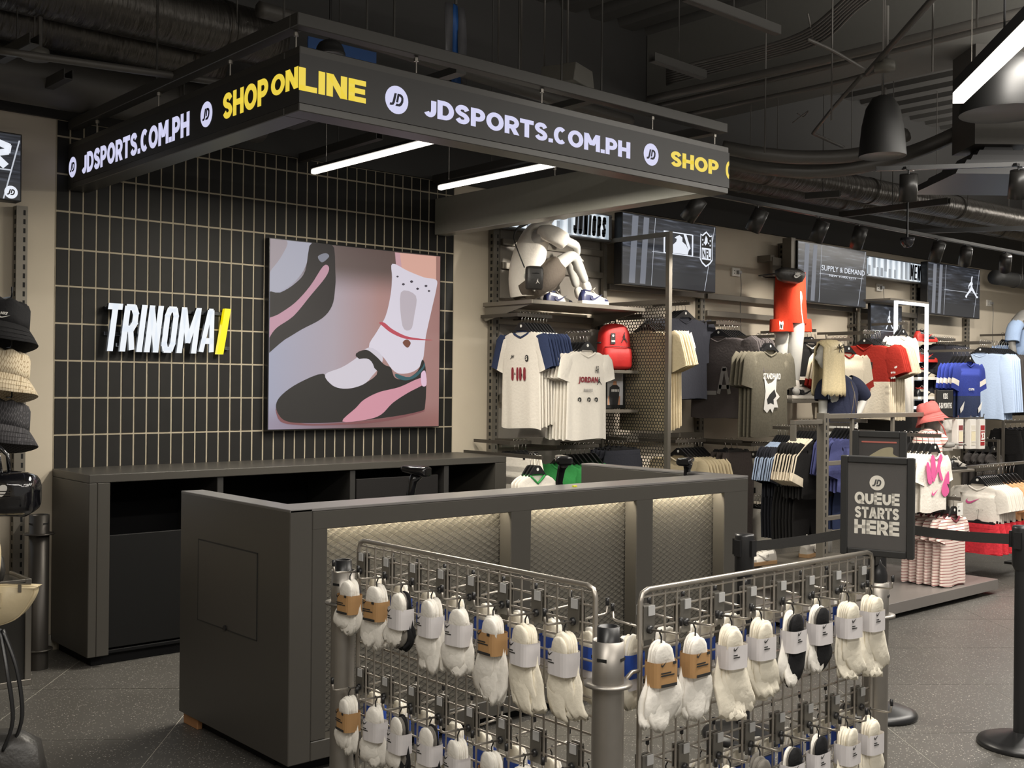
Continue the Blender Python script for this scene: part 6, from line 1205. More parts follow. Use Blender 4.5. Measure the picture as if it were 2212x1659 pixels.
FR = {('l', 0): [('ankle', 'kraft', W6, .07), ('ankle', 'kraft', W6, .10), ('ankle', 'white', MIX, .07), ('ankle', 'white', W6, .12), ('ankle', 'white', W5, .09), ('ankle', 'kraft', W6, .15), ('crew', 'white', CR, .13), ('crew', 'white', CR, .12)],
      ('l', 1): [('ankle', 'kraft', W6, .08), ('ankle', 'white', W5, .09), ('ankle', 'white', MIX2, .08), ('ankle', 'white', MIX2, .09), ('crew', 'white', W5, .11), ('ankle', 'kraft', W5, .10), ('ankle', 'white', W6, .10), ('crew', 'white', CR, .12)],
      ('r', 0): [('ankle', 'kraft', W5, .12), ('ankle', 'kraft', W5, .12), ('crew', 'white', CR, .15), ('crew', 'white', CR, .12), ('ankle', 'white', [SBK, SBK, SGR, SWH, SWH], .10), ('ankle', 'white', [SBK, SGR, SWH, SWH, SWH], .09), ('crew', 'white', CR, .13), ('crew', 'white', CR, .15)],
      ('r', 1): [('ankle', 'kraft', W5, .12), ('crew', 'white', W5, .12), ('crew', 'white', CR, .12), ('crew', 'white', [SGR]*5, .12), ('ankle', 'white', [SBK, SGR, SWH, SWH], .10), ('ankle', 'white', [SBK, SGR, SWH, SWH], .10), ('crew', 'white', CR, .12), ('crew', 'white', CR, .14)]}
DESC = {('kraft', 0): 'white socks in brown card', ('white', 0): 'white socks in white card'}
for (gk, g, st, p0, ax, nrm, rz) in (('l', g1, st1, V((2.135, 3.21, 0)), V((0, -1, 0)), V((-1, 0, 0)), -math.pi/2), ('r', g2, st2, V((2.188, 1.968, 0)), V((1, 0, 0)), V((0, -1, 0)), 0)):
    side = 'left' if gk == 'l' else 'right'
    for row in (0, 1):
        z = (1.0-.055)-row*st*8
        for k in range(8):
            c = p0+ax*st*(.5+3*k+.0)+V((0, 0, z)); 
            for face in (0, 1):
                a = rz if face == 0 else rz+math.pi; q = c+nrm*(.004 if face == 0 else -.010)
                rown = 'upper' if row == 0 else 'lower'; fc = 'front' if face == 0 else 'back'
                ho = empty('prong_hook', f'steel prong hook, {side} sock grid {fc}, {rown} row, {ORDN[k]} from its left end', 'hook', q, (0, 0, a), f'prong hooks of the {side} sock grid')
                for nm, me in zip(('plate', 'boss', 'prong', 'rubber_tip', 'label_tab'), HKM): link(nm, me, ho)
                n_ = nrm if face == 0 else -nrm
                if face == 0:
                    kd, cd_, cols, L = FR[(gk, row)][k]; cc = 'grey and black' if SBK in cols else 'grey' if cols[0] is SGR else 'cream' if cols[0] is SCR_ else 'white'
                    bundle(q+n_*(.040 if k % 2 else .048)+V((0, 0, -.074)), a, kd, cd_, cols, L, f'{cc} sock bundle in {"brown" if cd_ == "kraft" else "white"} card, {side} grid {rown} row, {ORDN[k]} hook', f'front sock bundles of the {side} grid', row*8+k)
                else:
                    bundle(q+n_*.045+V((0, 0, -.074)), a, 'ankle', 'blue', [SWH, SCR_, SWH, SCR_], .09, f'white sock bundle in blue card behind the {side} grid, {rown} row, {ORDN[k]}', f'rear sock bundles of the {side} grid', k+3, True)
# ================= CEILING SERVICES =================
def foil():
    m = bpy.data.materials.new('crinkled_duct_foil'); m.use_nodes = True; N = m.node_tree.nodes; L = m.node_tree.links; b = N['Principled BSDF']
    b.inputs['Base Color'].default_value = (.10, .093, .085, 1); b.inputs['Metallic'].default_value = .85; b.inputs['Roughness'].default_value = .34
    tc = N.new('ShaderNodeTexCoord'); mp = N.new('ShaderNodeMapping'); mp.inputs['Scale'].default_value = (18, 3, 3); L.new(tc.outputs['Object'], mp.inputs[0])
    no = N.new('ShaderNodeTexNoise'); no.inputs['Scale'].default_value = 1.5; no.inputs['Detail'].default_value = 5; L.new(mp.outputs[0], no.inputs['Vector'])
    bp = N.new('ShaderNodeBump'); bp.inputs['Strength'].default_value = .7; bp.inputs['Distance'].default_value = .03; L.new(no.outputs['Fac'], bp.inputs['Height']); L.new(bp.outputs[0], b.inputs['Normal']); return m
FOIL = foil(); DARKP = mat('dark_grey_pipe_paint', (.085, .08, .074), .45, .2)
def duct(x0, x1, y, z, r, label, m_=None, y1=None, band=.9, name='air_duct'):
    m_ = m_ or FOIL; o = empty(name, label, 'duct', (x0, y, z)); L = x1-x0; dy = (y1 if y1 is not None else y)-y; n = 24; k = int(L/.12); R = []; rr = random.Random(int(r*1000))
    for i in range(k+1):
        t = i/k; q = r*(1+rr.uniform(-.012, .012)); R.append([(L*t, dy*t+q*math.cos(2*math.pi*a/n), q*math.sin(2*math.pi*a/n)) for a in range(n)])
    MB().loft(R).obj('tube', m_, o, True); t = .5
    while t < L:
        MB().loft([[(t+s, dy*t/L+(r+.006)*math.cos(2*math.pi*a/n), (r+.006)*math.sin(2*math.pi*a/n)) for a in range(n)] for s in (-.02, .02)]).obj('band', m_, o, True)
        MB().tube([(t, dy*t/L-r-.01, 0), (t, dy*t/L-r-.01, 4.72-z)], .004, 5).obj('hanger_rod', DARKP, o); t += band*1.6
    return o
duct(-2, 3.15, 5.62, 3.46, .15, 'large foil-wrapped duct at the upper left'); duct(-2, 3.0, 6.02, 3.40, .12, 'second foil-wrapped duct below the large one'); duct(-2, 3.4, 6.26, 3.18, .15, 'wide dark duct just above the left wall', DARKP)
duct(7.1, 15.5, 5.55, 3.32, .115, 'silver duct at the right, front one', y1=5.05); duct(7.3, 15.5, 5.95, 3.32, .10, 'silver duct at the right, rear one', y1=5.5)
duct(12.7, 16.5, 6.0, 2.84, .085, 'short black pipe ending at the right edge', BLKM)
def pipe(P, r, label, m_=None, name='pipe', k=6, cat='pipe', group=None): return tag(MB().tube(spline([tuple(p) for p in P], k, False) if k > 1 else P, r, 8).obj(name, m_ or DARKP, None, True), label, cat, group)
pipe([at(1400, 215, Z=3.6), at(1800, 125, Z=3.6), at(2212, 25, Z=3.6), at(2600, -70, Z=3.6)], .028, 'thick dark pipe running across the upper right')
pipe([at(1405, 232, Z=3.6), at(1800, 142, Z=3.6), at(2212, 42, Z=3.6), at(2600, -55, Z=3.6)], .018, 'thin dark pipe below the thick one')
pipe([at(1480, 248, Z=3.5), at(1800, 180, Z=3.5), at(1905, 150, Z=3.5)], .016, 'dark conduit leading to the junction disc')
for q in range(7):
    o_ = q*6; pipe([at(1440, 150+o_*.9, Z=3.9), at(1620, 108+o_*.8, Z=3.9), at(1730+o_, 72+o_*.6, Z=3.9), at(1800+o_*1.4, 20, Z=3.9), at(1860+o_*1.9, -40, Z=3.9)], .011, f'grey conduit curving under the deck, {ORD[q]} from the left of its bundle'.replace('front', 'first'), name='conduit', group='bundled conduits under the deck')
pipe([at(1873, 158, Z=3.3), at(2014, -2, Z=3.3), at(2080, -80, Z=3.3)], .016, 'pale diagonal conduit rising to the right', k=1)
pipe([at(1860, 165, Z=3.3), at(1800, 233, Z=3.3), at(1756, 288, Z=3.3), at(1822, 318, Z=3.3)], .012, 'bent conduit hanging at the centre right', k=1)
pipe([at(1745, 85, Z=3.5), at(1800, 110, Z=3.5), at(1868, 150, Z=3.5)], .010, 'flexible lead to the junction disc')
pipe([at(1560, 318, Z=3.25), at(1640, 332, Z=3.2), at(1740, 340, Z=3.2), at(1860, 332, Z=3.25), at(1960, 290, Z=3.4)], .05, 'sagging flexible hose, upper one', name='flexible_hose'); pipe([at(1560, 345, Z=3.2), at(1650, 362, Z=3.15), at(1760, 370, Z=3.15), at(1880, 355, Z=3.2), at(2000, 318, Z=3.35), at(2120, 262, Z=3.5)], .055, 'sagging flexible hose, lower one', name='flexible_hose')
pipe([at(560, 20, Z=3.5), at(700, 60, Z=3.5), at(960, 140, Z=3.45), at(1200, 215, Z=3.4), at(1360, 262, Z=3.4)], .045, 'ribbed flexible hose above the canopy front', name='flexible_hose')
pipe([at(1745, 30, Z=3.9), at(1760, 100, Z=3.9)], .006, 'thin drop rod above the conduits', k=1)
pipe([at(0, 110, Z=3.0), at(420, 170, Z=3.0), at(620, 200, Z=3.0)], .018, 'black cable channel under the left ducts')
for ri, (x, y0, y1) in enumerate(((262, 100, 250), (1076, 0, 140), (1125, 0, 160), (1175, 0, 190), (1652, 180, 330), (1796, 90, 260), (2014, 0, 155), (2110, 0, 60))):
    a = at(x, y1, Z=3.1); pipe([a, V((a.x, a.y, 4.7))], .005, 'thin steel drop rod from the deck, '+ORD[ri].replace('front', 'first')+' from the left', k=1, name='drop_rod', cat='rod', group='thin drop rods')
def bracket(a, b, z, label, h=.05):
    a, b = at(*a, Z=z), at(*b, Z=z); d = (b-a)/2; n = V((-d.y, d.x, 0)).normalized()
    return tag(MB().obox((a+b)/2, d, n*.022, (0, 0, .003)).obox((a+b)/2+n*.022+V((0, 0, h/2)), d, n*.002, (0, 0, h/2)).obox((a+b)/2-n*.022+V((0, 0, h/2)), d, n*.002, (0, 0, h/2)).tube([(a+b)/2, V(((a+b)/2).to_tuple()[:2]+(4.7,))], .004, 5).obj('strut_channel', RAILM), label, 'bracket')
for a, b, z, l in (((1480, 0), (1680, 75), 3.6, 'strut channel at the top right of the canopy'), ((1408, 132), (1520, 170), 3.5, 'slotted strut channel right of the canopy rail'), ((1740, 430), (1815, 425), 3.1, 'short strut bracket under the silver ducts'), ((1815, 470), (2050, 440), 3.1, 'long strut bracket under the silver ducts'), ((60, 215), (148, 170), 3.1, 'strut bracket above the left wall'), ((0, 135), (75, 95), 3.1, 'strut bracket at the left edge'), ((1200, 335), (940, 395), 3.0, 'thin channel under the canopy, right'), ((820, 300), (650, 350), 3.0, 'thin channel under the canopy, left')): bracket(a, b, z, l)
def bell(px, py, z, r, h, label, disc=True, m_=BLKM):
    p = at(px, py, Z=z); o = empty('pendant_lamp', label, 'lamp', p)
    MB().lathe([(r, 0), (r, .012), (r*.96, h*.2), (r*.88, h*.5), (r*.72, h*.78), (r*.45, h*.95), (r*.15, h), (.0, h)], n=36).obj('shade', m_, o, True)
    MB().lathe([(0, .01), (r*.95, .01), (r*.99, .0)], n=36).obj('diffuser', mat('unlit_lamp_disc', (.13, .13, .135), .5), o, True)
    MB().tube([(0, 0, h), (0, 0, 4.7-z)], .006, 6).obj('cable', BLK, o); return o
bell(1906, 338, 2.9, .135, .36, 'tall unlit black bell lamp right of the canopy', m_=mat('very_black_shade', (.006, .006, .006), .5)); bell(2168, 246, 2.9, .21, .3, 'wide unlit black lamp at the right edge', m_=mat('very_black_shade', (.006, .006, .006), .5)); bell(713, 120, 3.04, .07, .07, 'small black dome lamp above the canopy corner')
def jdisc(px, py, z, r, label, h=.05):
    p = at(px, py, Z=z); o = empty('junction_disc', label, 'junction box', p); MB().lathe([(0, 0), (r, 0), (r, h*.5), (r*.92, h), (0, h)], n=28).obj('housing', mat('grey_junction_paint', (.12, .115, .10), .5), o, True)
    MB().tube([(r*.3, 0, h), (r*.3, 0, h+.3)], .012, 8).obj('conduit', DARKP, o); MB().tube([(-r*.1, 0, h), (-r*.1, 0, 4.7-z)], .004, 5).obj('rod', DARKP, o); return o
jdisc(1911, 152, 3.25, .055, 'round grey junction box below the crossing pipes'); jdisc(1906, 318, 2.95, .055, 'round grey junction box before the bell lamp'); jdisc(77, 128, 3.1, .065, 'round grey junction box at the upper left')
# track lights
def head_(p, tgt, label, k):
    o = empty('track_light', label, 'lamp', p, (0, 0, 0)); d = (V(tgt)-V(p)).normalized(); q = V((0, 0, -.10)); d = (d+V((0, 0, -.55))).normalized()
    MB().box((-.05, -.012, 0), (.05, .012, .018)).tube([(0, 0, 0), (0, 0, -.08)], .006, 8).obj('adapter', BLK, o)
    a = q-d*.075; b = q+d*.095; MB().tube([a, b], .056, 24, True).obj('barrel', mat('black_lamp_barrel', (.02, .019, .018), .35), o, True); MB().tube([b-d*.002, b+d*.001], .046, 20, True).obj('lens', mat('warm_lens', (1, .8, .5), .3, emit=2.2), o, True)
    spot('track_spot', V(p)+b+d*.012, tgt, SPW*k, 62); return o
SPW = 42
trk = tag(bevel(B('lighting_track', (5.2, 4.985, 2.885), (15.5, 5.015, 2.915), BLK), .002, 1), 'long black lighting track above the clothing wall', 'track')
for k, (px, py, tx, tz, l) in enumerate(((1500, 440, 5.9, 2.2, 'first'), (1637, 462, 6.7, 1.7, 'second'), (1771, 482, 7.8, 1.6, 'third'), (1855, 500, 8.9, 1.8, 'fourth'), (2025, 524, 10.3, 1.6, 'fifth'), (2086, 536, 11.6, 1.7, 'sixth'), (2172, 552, 13.0, 1.7, 'seventh'))):
    head_((at(px, py, Y=5.0).x, 5.0, 2.882), (tx, 6.2, tz), f'black cylinder track light, {l} from the canopy', 1)
ta, tb = at(1892, 365, Z=2.95), at(2300, 352, Z=2.95); d = (tb-ta)/2; tag(MB().obox((ta+tb)/2, d, V((-d.y, d.x, 0)).normalized()*.014, (0, 0, .014)).obj('lighting_track', BLK), 'short black lighting track right of the bell lamp', 'track')
for (px, l, t_) in ((1965, 'below the bell lamp track, left', (7.4, 4.2, 1.0)), (2203, 'below the bell lamp track, right', (8.3, 4.1, .9))):
    t = (px-1892)/(2300-1892); p = ta+(tb-ta)*t-V((0, 0, .016)); head_(p, t_, f'black cylinder track light {l}', .8)
ta, tb = at(1975, 500, Z=3.0), at(2300, 490, Z=3.0); d = (tb-ta)/2; tag(MB().obox((ta+tb)/2, d, V((-d.y, d.x, 0)).normalized()*.02, (0, 0, .02)).obj('lighting_track', BLK), 'black lighting track crossing under the silver ducts', 'track')
# long linear lamp at the upper right
a, b = at(2070, 212, Z=2.75), at(2225, 60, Z=2.75); d = (b-a).normalized(); a = a; b = a+d*2.4; c = (a+b)/2; o = empty('linear_lamp', 'bright square linear lamp at the upper right corner', 'lamp', c)
s = V((-d.y, d.x, 0)); MB().obox((0, 0, 0), d*1.2, s*.022, (0, 0, .022)).obj('diffuser', mat('bright_lamp_diffuser', (1, .95, .86), .4, emit=3.2), o); MB().obox((0, 0, .05), d*1.2, s*.02, (0, 0, .024)).obj('housing', BLK, o)
for k in (-1.0, 0, 1.0): MB().tube([d*k+V((0, 0, .07)), d*k+V((0, 0, 1.9))], .002, 5).obj('suspension_wire', STEEL, o)
area('linear_lamp_light', c-V((0, 0, .03)), 2.3, .05, 7, (1, .93, .82), (0, 0, math.atan2(d.y, d.x)))
# dome camera, louvre, detector box, blue film
p = at(1960, 522, Z=2.78); o = empty('dome_camera', 'small black dome camera under the right hand track', 'camera', p); MB().lathe([(0, -.05), (.03, -.044), (.05, -.02), (.055, 0), (.06, .03), (0, .03)], n=24).obj('dome', mat('smoked_dome', (.03, .03, .035), .08), o, True); MB().tube([(0, 0, .03), (0, 0, .5)], .01, 6).obj('stem', BLK, o)
p = at(1225, 190, Z=3.1); o = empty('vent_box', 'grey square air outlet above the canopy', 'vent', p, (0, 0, R_(20))); bevel(MB().prism([(-.13, 0), (.13, 0), (.10, .10), (-.10, .10)], (0, -.1, 0), (1, 0, 0), (0, 0, 1), (0, .2, 0)).obj('box', mat('grey_junction_paint', (.12, .115, .10), .5), o), .003, 1); MB().lathe([(0, -.006), (.05, -.004), (.055, .002)], n=20).obj('outlet', STEEL, o, True); MB().tube([(0, 0, .1), (0, 0, 1.6)], .006, 6).obj('rod', DARKP, o)
p = at(2140, 400, Z=3.0); o = empty('ceiling_diffuser', 'large square black louvred air diffuser at the right', 'vent', p, (0, 0, R_(-41)))
for k in range(5): s = .42-.075*k; z = .05*k; MB().prism([(-s, 0), (s, 0), (s-.03, .06), (-s+.03, .06)], (0, -s, z), (1, 0, 0), (0, 0, 1), (0, 2*s, 0)).obj('louvre', mat('black_louvre_metal', (.04, .04, .042), .4, .3), o)
MB().box((-.2, -.2, .25), (.2, .2, 1.0)).obj('plenum', DARKP, o)
p = at(985, 10, Z=3.9); o = empty('plastic_film', 'blue and clear plastic film hanging from the deck', 'film', p); BLF = mat('blue_plastic_film', (.02, .09, .30), .35)
for q, (dx, L, m_) in enumerate(((0, .82, BLF), (.05, .7, mat('clear_grey_film', (.12, .12, .13), .25, alpha=.7)), (-.06, .6, mat('clear_grey_film', (.12, .12, .13), .25, alpha=.7)))):
    R = [[(dx+.045*(-1 if s == 0 else 1)*(.5+.5*t)+.01*math.sin(t*9+q), .02*math.sin(t*7+q+s), -L*t) for s in (0, 1)] for t in [k/10 for k in range(11)]]; ob = MB().loft(R, False, closed=False).obj('strip', m_, o, True); sm_ = ob.modifiers.new('s', 'SOLIDIFY'); sm_.thickness = .004
MB().tube([(0, 0, 0), (0, 0, .8)], .01, 6).obj('tie', DARKP, o)
tag(MB().obox((at(720, 105, Z=3.2)+at(760, 118, Z=3.2))/2, (at(800, 118, Z=3.2)-at(650, 82, Z=3.2))/2, (0, .004, 0), (0, 0, .035)).obj('cable_tray', BLF), 'blue wrapped cable tray above the canopy corner', 'cable tray')
pipe([at(1722, 245, Z=3.3), at(1735, 252, Z=3.3), at(1745, 240, Z=3.3), at(1712, 265, Z=3.3)], .003, 'loose pale wire ends hanging below the beam', name='loose_wire', cat='wire')
# ================= LEFT FIXTURE =================
upr = upright(at(38, 700, Y=WY).x, 0, 2.5, 'left of the tiled wall')
lp = empty('backlit_panel', 'glowing white perforated panel behind the hat grid', 'panel', (1.6, WY-.02, .9)); mbp = MB().box((-.55, 0, 0), (.22, .012, 1.55)).obj('diffuser', mat('backlit_white', (.3, .3, .3), .5, emit=.75, ecol=lin(214, 226, 240)), lp)
mb = MB()
for k in range(26): mb.box((-.55, -.006, .06*k), (.24, -.002, .06*k+.004))
for k in range(12): mb.box((-.53+.064*k, -.007, 0), (-.527+.064*k, -.003, 1.55))
tag(mb.obj('hat_grid', GUN, lp), kind='stuff')
def peg(x, y, z, L, label):
    o = empty('peg_hook', label, 'hook', (x, y, z)); MB().tube([(0, 0, 0), (0, -L, .0), (0, -L-.01, .01), (0, -L-.012, .045)], .004, 7).obj('prong', BLK, o, True); MB().box((-.02, -.006, -.04), (.02, 0, .03)).obj('plate', BLK, o); MB().tube([(0, -L-.012, .03), (0, -L-.012, .05)], .006, 7).obj('tip', BLK, o); return o
DEN = fab('patterned_black_denim', (50, 49, 52))
def monogram(name, c1, c2, sc):
    m = bpy.data.materials.new(name); m.use_nodes = True; N = m.node_tree.nodes; L = m.node_tree.links; b = N['Principled BSDF']; b.inputs['Roughness'].default_value = .9
    tc = N.new('ShaderNodeTexCoord'); mp = N.new('ShaderNodeMapping'); mp.inputs['Rotation'].default_value = (.5, .2, .6); L.new(tc.outputs['Object'], mp.inputs[0])
    br = N.new('ShaderNodeTexBrick'); br.inputs['Scale'].default_value = sc; br.inputs['Mortar Size'].default_value = .035; br.inputs['Color1'].default_value = (*lin(*c1), 1); br.inputs['Color2'].default_value = (*lin(*c1), 1); br.inputs['Mortar'].default_value = (*lin(*c2), 1); br.inputs['Row Height'].default_value = .35; L.new(mp.outputs[0], br.inputs['Vector']); L.new(br.outputs['Color'], b.inputs['Base Color']); return m
hy = 5.72
for k, (cy, m_, l, lg_) in enumerate(((706, fab('hat_black', (36, 36, 38)), 'black bucket hat with small white logo, topmost', 1), (815, monogram('cream_monogram', (212, 198, 172), (160, 140, 110), 34), 'cream monogram bucket hat, middle one', 0), (925, monogram('black_monogram', (46, 45, 48), (78, 76, 80), 34), 'black monogram bucket hat, lowest one', 0))):
    c = at(6, cy, Y=hy); h = bucket('bucket_hat', l, c, .122, m_, tilt=(R_(-14), R_(6), R_(-34)))
    if lg_: text('logo_text', 'NIKE', (.015, -.121, .030), (1, .1, 0), (0, .25, 1), .032, .014, I_WHITE, h, .04, .2); MB().prism([(a*.05, b*.018) for a, b in SWOOSH], (.01, -.124, .012), (1, .1, 0), (0, .25, 1), (0, .001, 0)).obj('logo', I_WHITE, h)
    peg(c.x+.05, WY-.03, c.z+.15, .70, f'black peg hook above the {"topmost" if k == 0 else "middle" if k == 1 else "lowest"} bucket hat')
# patent duffel bag
PAT = mat('black_patent_leather', (.006, .006, .008), .09, bump=1.0, scale=9, coat=1)
c = at(-48, 1066, Y=5.35); dfl = empty('duffel_bag', 'shiny black patent bag with white trefoil mark', 'bag', c, (0, 0, R_(-38)))
MB().loft([[(-.26+.52*t, (.10*f)*math.copysign(abs(math.cos(2*math.pi*k/24))**.7, math.cos(2*math.pi*k/24)), (.10*f)*math.copysign(abs(math.sin(2*math.pi*k/24))**.6, math.sin(2*math.pi*k/24))+.006*math.sin(t*14+k)) for k in range(24)] for t, f in ((0, .62), (.02, .82), (.08, .97), (.25, 1.03), (.5, 1.04), (.75, 1.03), (.92, .97), (.98, .82), (1, .62))]).obj('body', PAT, dfl, True)
for s in (-1, 1): MB().tube([(-.10, s*.05, .09), (-.09, s*.05, .17), (-.03, s*.05, .225), (.05, s*.05, .225), (.11, s*.05, .17), (.12, s*.05, .09)], .010, 8).obj('handle', PAT, dfl, True)
mb = MB()
for a, (dx, dz) in ((0, (0, .03)), (.75, (-.03, .018)), (-.75, (.03, .018))):
    mb.prism([(.022*math.cos(t)*math.cos(a)-.038*math.sin(t)*math.sin(a), .022*math.cos(t)*math.sin(a)+.038*math.sin(t)*math.cos(a)) for t in [k*.45 for k in range(14)]], (dx+.11, -.112, dz), (1, 0, 0), (0, 0, 1), (0, .002, 0))
mb.obj('logo', I_WHITE, dfl); mb = MB()
for z in (-.005, .008, .021): mb.box((.04, -.1135, z-.002), (.18, -.1125, z+.002))
mb.obj('logo_stripes', BLK, dfl); MB().tube([(-.24, -.01, .085), (0, -.015, .102), (.24, -.01, .085)], .004, 6).obj('zip', CHR, dfl)
# cream shoulder bag
c = at(-26, 1304, Y=5.35); CRM = mat('cream_leather', lin(206, 190, 156), .42, bump=.15, scale=20); sbg = empty('shoulder_bag', 'cream leather shoulder bag with long handle', 'bag', c, (0, 0, R_(-38)))
P = [(-.24, .085), (.19, .085), (.215, .07), (.20, .02), (.15, -.05), (.08, -.085), (0, -.095), (-.12, -.095), (-.20, -.05), (-.25, .02)]; P = spline(P, 3)
R = [[(x*f, y, z*f2) for x, z in P] for y, f, f2 in ((-.045, .97, .95), (-.03, 1.0, 1.0), (.03, 1.0, 1.0), (.045, .97, .95))]; mb = MB().loft(R); mb.obj('body', CRM, sbg, True)
MB().tube([(x*1.005, -.032, z*1.005) for x, z in P+[P[0]]], .004, 6, False).obj('piping', CRM, sbg, True); MB().tube([(-.20, 0, .09), (.19, 0, .09)], .004, 6).obj('zip', STEEL, sbg); MB().box((.15, -.05, .06), (.165, -.046, .095)).obj('zip_pull', STEEL, sbg)
MB().tube(spline([(-.09, -.05, .0), (-.085, -.04, .14), (-.04, -.02, .30), (.02, -.02, .33), (.055, -.03, .24), (.05, -.045, .10), (.045, -.05, .0)], 5, False), .013, 8, flat=.6).obj('handle', CRM, sbg, True); bevel(MB().box((.01, -.053, -.01), (.08, -.047, .06)).obj('handle_patch', CRM, sbg), .003, 2)
MB().loft([sq(.12, .03, .0), sq(.13, .035, .05), sq(.12, .03, .11), sq(.10, .02, .13)], True).obj('pouch', NYL, tag(empty('black_pouch', 'small black pouch behind the cream shoulder bag', 'bag', c+V((.03, .28, .06)), (0, 0, R_(-38)))), True)
peg(c.x-.02, WY-.03, c.z+.335, 1.0, 'black peg hook of the cream shoulder bag'); peg(c.x-.0, WY-.03, at(0, 1005, Y=5.35).z+.01, 1.0, 'black peg hook of the patent bag')
# backpack with straps at the lower left, nearer
c = at(-4, 1640, Y=3.9); sb2 = empty('black_backpack', 'black bag with hanging straps at the lower left corner', 'bag', c, (0, 0, R_(-30)))
MB().loft([sq(.12, .06, -.30), sq(.15, .08, -.26), sq(.15, .08, -.05), sq(.13, .07, .05), sq(.07, .04, .09)], True).obj('body', NYL, sb2, True)
for x, y in ((-.03, -.05), (.03, -.06), (.05, -.02)): MB().tube(spline([(x, y, .05), (x+.03, y-.01, .15), (x+.01, y, .30), (x*.4-.01, 0, .43)], 5, False), .018, 7, flat=.35).obj('strap', BLK, sb2, True)
MB().tube([(0, -.07, .0), (.04, -.085, -.02), (.06, -.08, -.12)], .005, 6).obj('cord', STEEL, sb2, True); MB().tube([(-.02, 0, .42), (-.02, 0, .47)], .008, 8).obj('hook', BLK, sb2)
MB().box((-.30, -.02, .40), (-.02, .0, .42)).obj('hanging_bar', BLK, sb2)
# mirror cabinet with steel frame
a = at(65, 1478, Z=0); mc = empty('mirror_box', 'low steel-framed dark mirror box at the left edge', 'box', (a.x-.30, a.y, 0), (0, 0, R_(0)))
MB().box((-.30, 0, .03), (.285, .30, .52)).obj('body', mat('dark_mirror', (.06, .058, .055), .18, .6), mc)
for q, w2 in (((-.30, -.012, .0), (.30, .0, .03)), ((.27, -.012, .03), (.30, .0, .535)), ((-.30, -.012, .52), (.27, .0, .535)), ((.286, 0, .0), (.30, .30, .535))): bevel(B('frame_bar', q, w2, STEEL, mc), .002, 1)
# dark bollard tube beside the white wall
c = at(76, 1440, Z=0); o = empty('steel_post', 'dark round post with ring beside the back cabinet', 'post', (2.04, 6.12, 0)); DKT = mat('dark_tube_paint', (.05, .045, .04), .4, .6)
MB().lathe([(.052, 0), (.052, .82), (.049, .82), (.048, .78)], n=32).obj('tube', DKT, o, True); MB().lathe([(.052, .715), (.078, .715), (.078, .722), (.052, .722)], n=32).obj('collar_ring', DKT, o, True); MB().lathe([(.052, .10), (.075, .10), (.075, .107), (.052, .107)], n=32).obj('foot_ring', DKT, o, True)
for k in range(4): c_, s_ = math.cos(R_(90*k+200)), math.sin(R_(90*k+200)); MB().obox((c_*.0515, s_*.0515, .775), (c_*.001, s_*.001, 0), (-s_*.014, c_*.014, 0), (0, 0, .004)).obj('slot', SLOT, o)
# till scanners
def scanner(loc, rz, label):
    o = empty('barcode_scanner', label, 'scanner', loc, (0, 0, rz)); GLB = mat('glossy_black_plastic', (.01, .01, .011), .12)
    MB().lathe([(0, 0), (.055, 0), (.055, .012), (.02, .02), (.012, .03), (.012, .07)], n=24).obj('stand', BLK, o, True)
    MB().tube([(0, 0, .03), (.008, .01, .12), (.0, .0, .19), (-.02, -.01, .225)], [.02, .019, .021, .028], 12).obj('grip', GLB, o, True)
    MB().loft([[(-.075+.13*t, .044*f*math.copysign(abs(math.cos(2*math.pi*k/20))**.6, math.cos(2*math.pi*k/20)), .235+.012*t+.024*f*math.copysign(abs(math.sin(2*math.pi*k/20))**.7, math.sin(2*math.pi*k/20))) for k in range(20)] for t, f in ((0, .9), (.06, 1), (.3, .92), (.6, .75), (.9, .62), (1, .4))]).obj('head', GLB, o, True)
    MB().box((-.079, -.032, .222), (-.0745, .032, .250)).obj('window', mat('scanner_window', (.01, .01, .01), .1), o); MB().tube([(0, 0, .06), (.05, .02, .02), (.10, .06, .0)], .004, 6).obj('lead', BLK, o, True); return o
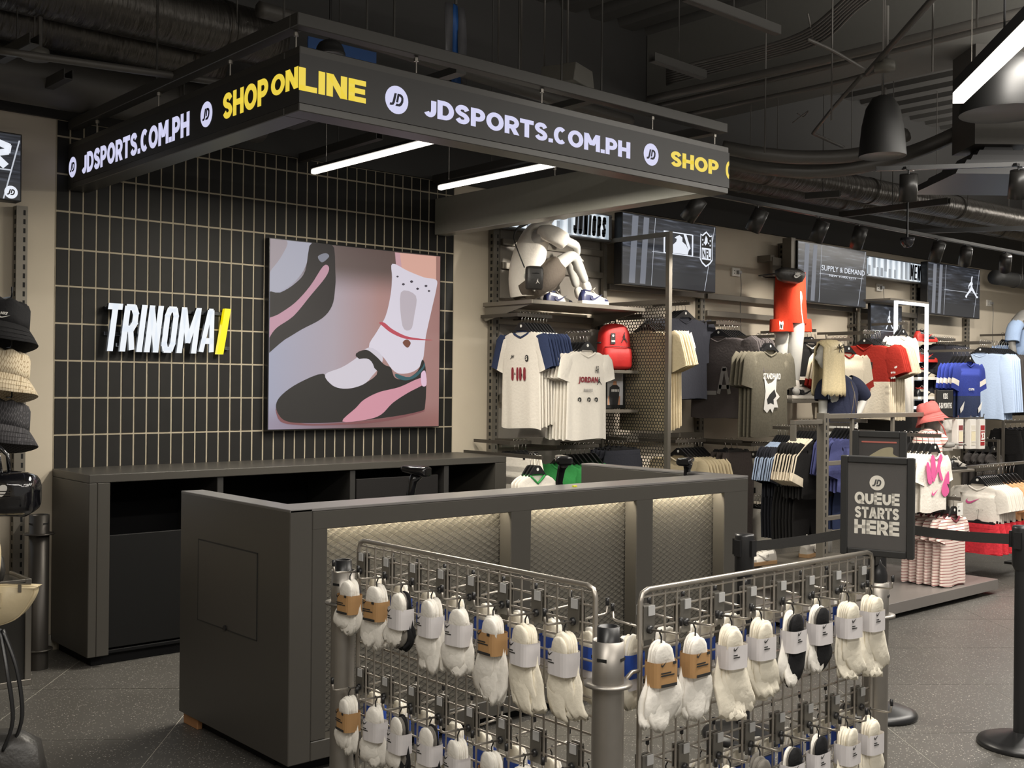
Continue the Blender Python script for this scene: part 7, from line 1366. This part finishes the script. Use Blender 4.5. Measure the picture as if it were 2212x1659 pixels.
for (px, py, Y, rz, l) in ((892, 1016, 4.15, 120, 'left of the three handheld scanners behind the counter'), (1213, 992, 4.15, 60, 'middle of the three handheld scanners behind the counter'), (1485, 995, 4.15, 20, 'right of the three handheld scanners behind the counter')):
    p = at(px, py, Y=Y); z = p.z-.24; o = scanner((p.x, Y, z), R_(rz), l); MB().box((-.05, -.05, .751-z), (.05, .05, 0)).obj('riser', BLK, o)
# ================= SUB-PARTS: small pieces go under the part they sit on =================
UNDER = {'ticker_word': ('led_panel',), 'logo_letters': ('logo_disc', 'led_panel', 'poster', 'picture'), 'logo_disc': ('led_panel', 'poster', 'picture'), 'picture_shape': ('picture',), 'picture_dot': ('picture',), 'picture_letters': ('picture',), 'picture_line': ('back_picture',),
 'stripe': ('sleeve',), 'sleeve_stripe': ('sleeve',), 'finger': ('palm',), 'thumb': ('palm',), 'print': ('body',), 'print_text': ('body',), 'hatch_lock': ('access_hatch',), 'hatch_gap': ('access_hatch',), 'laces': ('upper',), 'side_logo': ('upper',), 'poster_shape': ('poster',),
 'sign_text': ('poster', 'board'), 'stitching': ('brim',), 'zip_pull': ('zip',), 'label_print': ('label_band',), 'logo': ('body', 'pouch', 'crown', 'back_screen'), 'logo_text': ('pouch', 'crown'), 'logo_stripes': ('body',), 'photo_shape': ('photo',), 'photo_letter': ('photo',), 'rubber_tip': ('prong',), 'tip': ('prong',),
 'slots': ('post', 'plate'), 'lens': ('barrel',), 'handle_patch': ('handle',), 'crest': ('shorts',), 'window': ('head', 'box'), 'tag_text': ('tag_card',), 'tag_logo': ('tag_card',), 'pattern_bar': ('glowing_face',), 'bolt': ('case',), 'plug': ('plate',), 'slot': ('tube',), 'hanger_logo': ('body',), 'clear_cover': ('poster',), 'belt_clip': ('head',), 'number': ('box',), 'cloth': ('box',), 'sleeve_stars': ('sleeve',), 'led_strip': ('top_rail',)}
for r in [o for o in bpy.data.objects if o.parent is None and o.children]:
    ch = list(r.children); by_name = {}
    for c in ch: by_name.setdefault(c.name.split('.')[0], c)
    for c in ch:
        for t in UNDER.get(c.name.split('.')[0], ()):
            q = by_name.get(t)
            if q and q is not c and not (q.name.split('.')[0] in UNDER and any(x in by_name for x in UNDER[q.name.split('.')[0]])):
                mb_ = q.matrix_basis.inverted()@c.matrix_basis; c.parent = q; c.matrix_basis = mb_; break
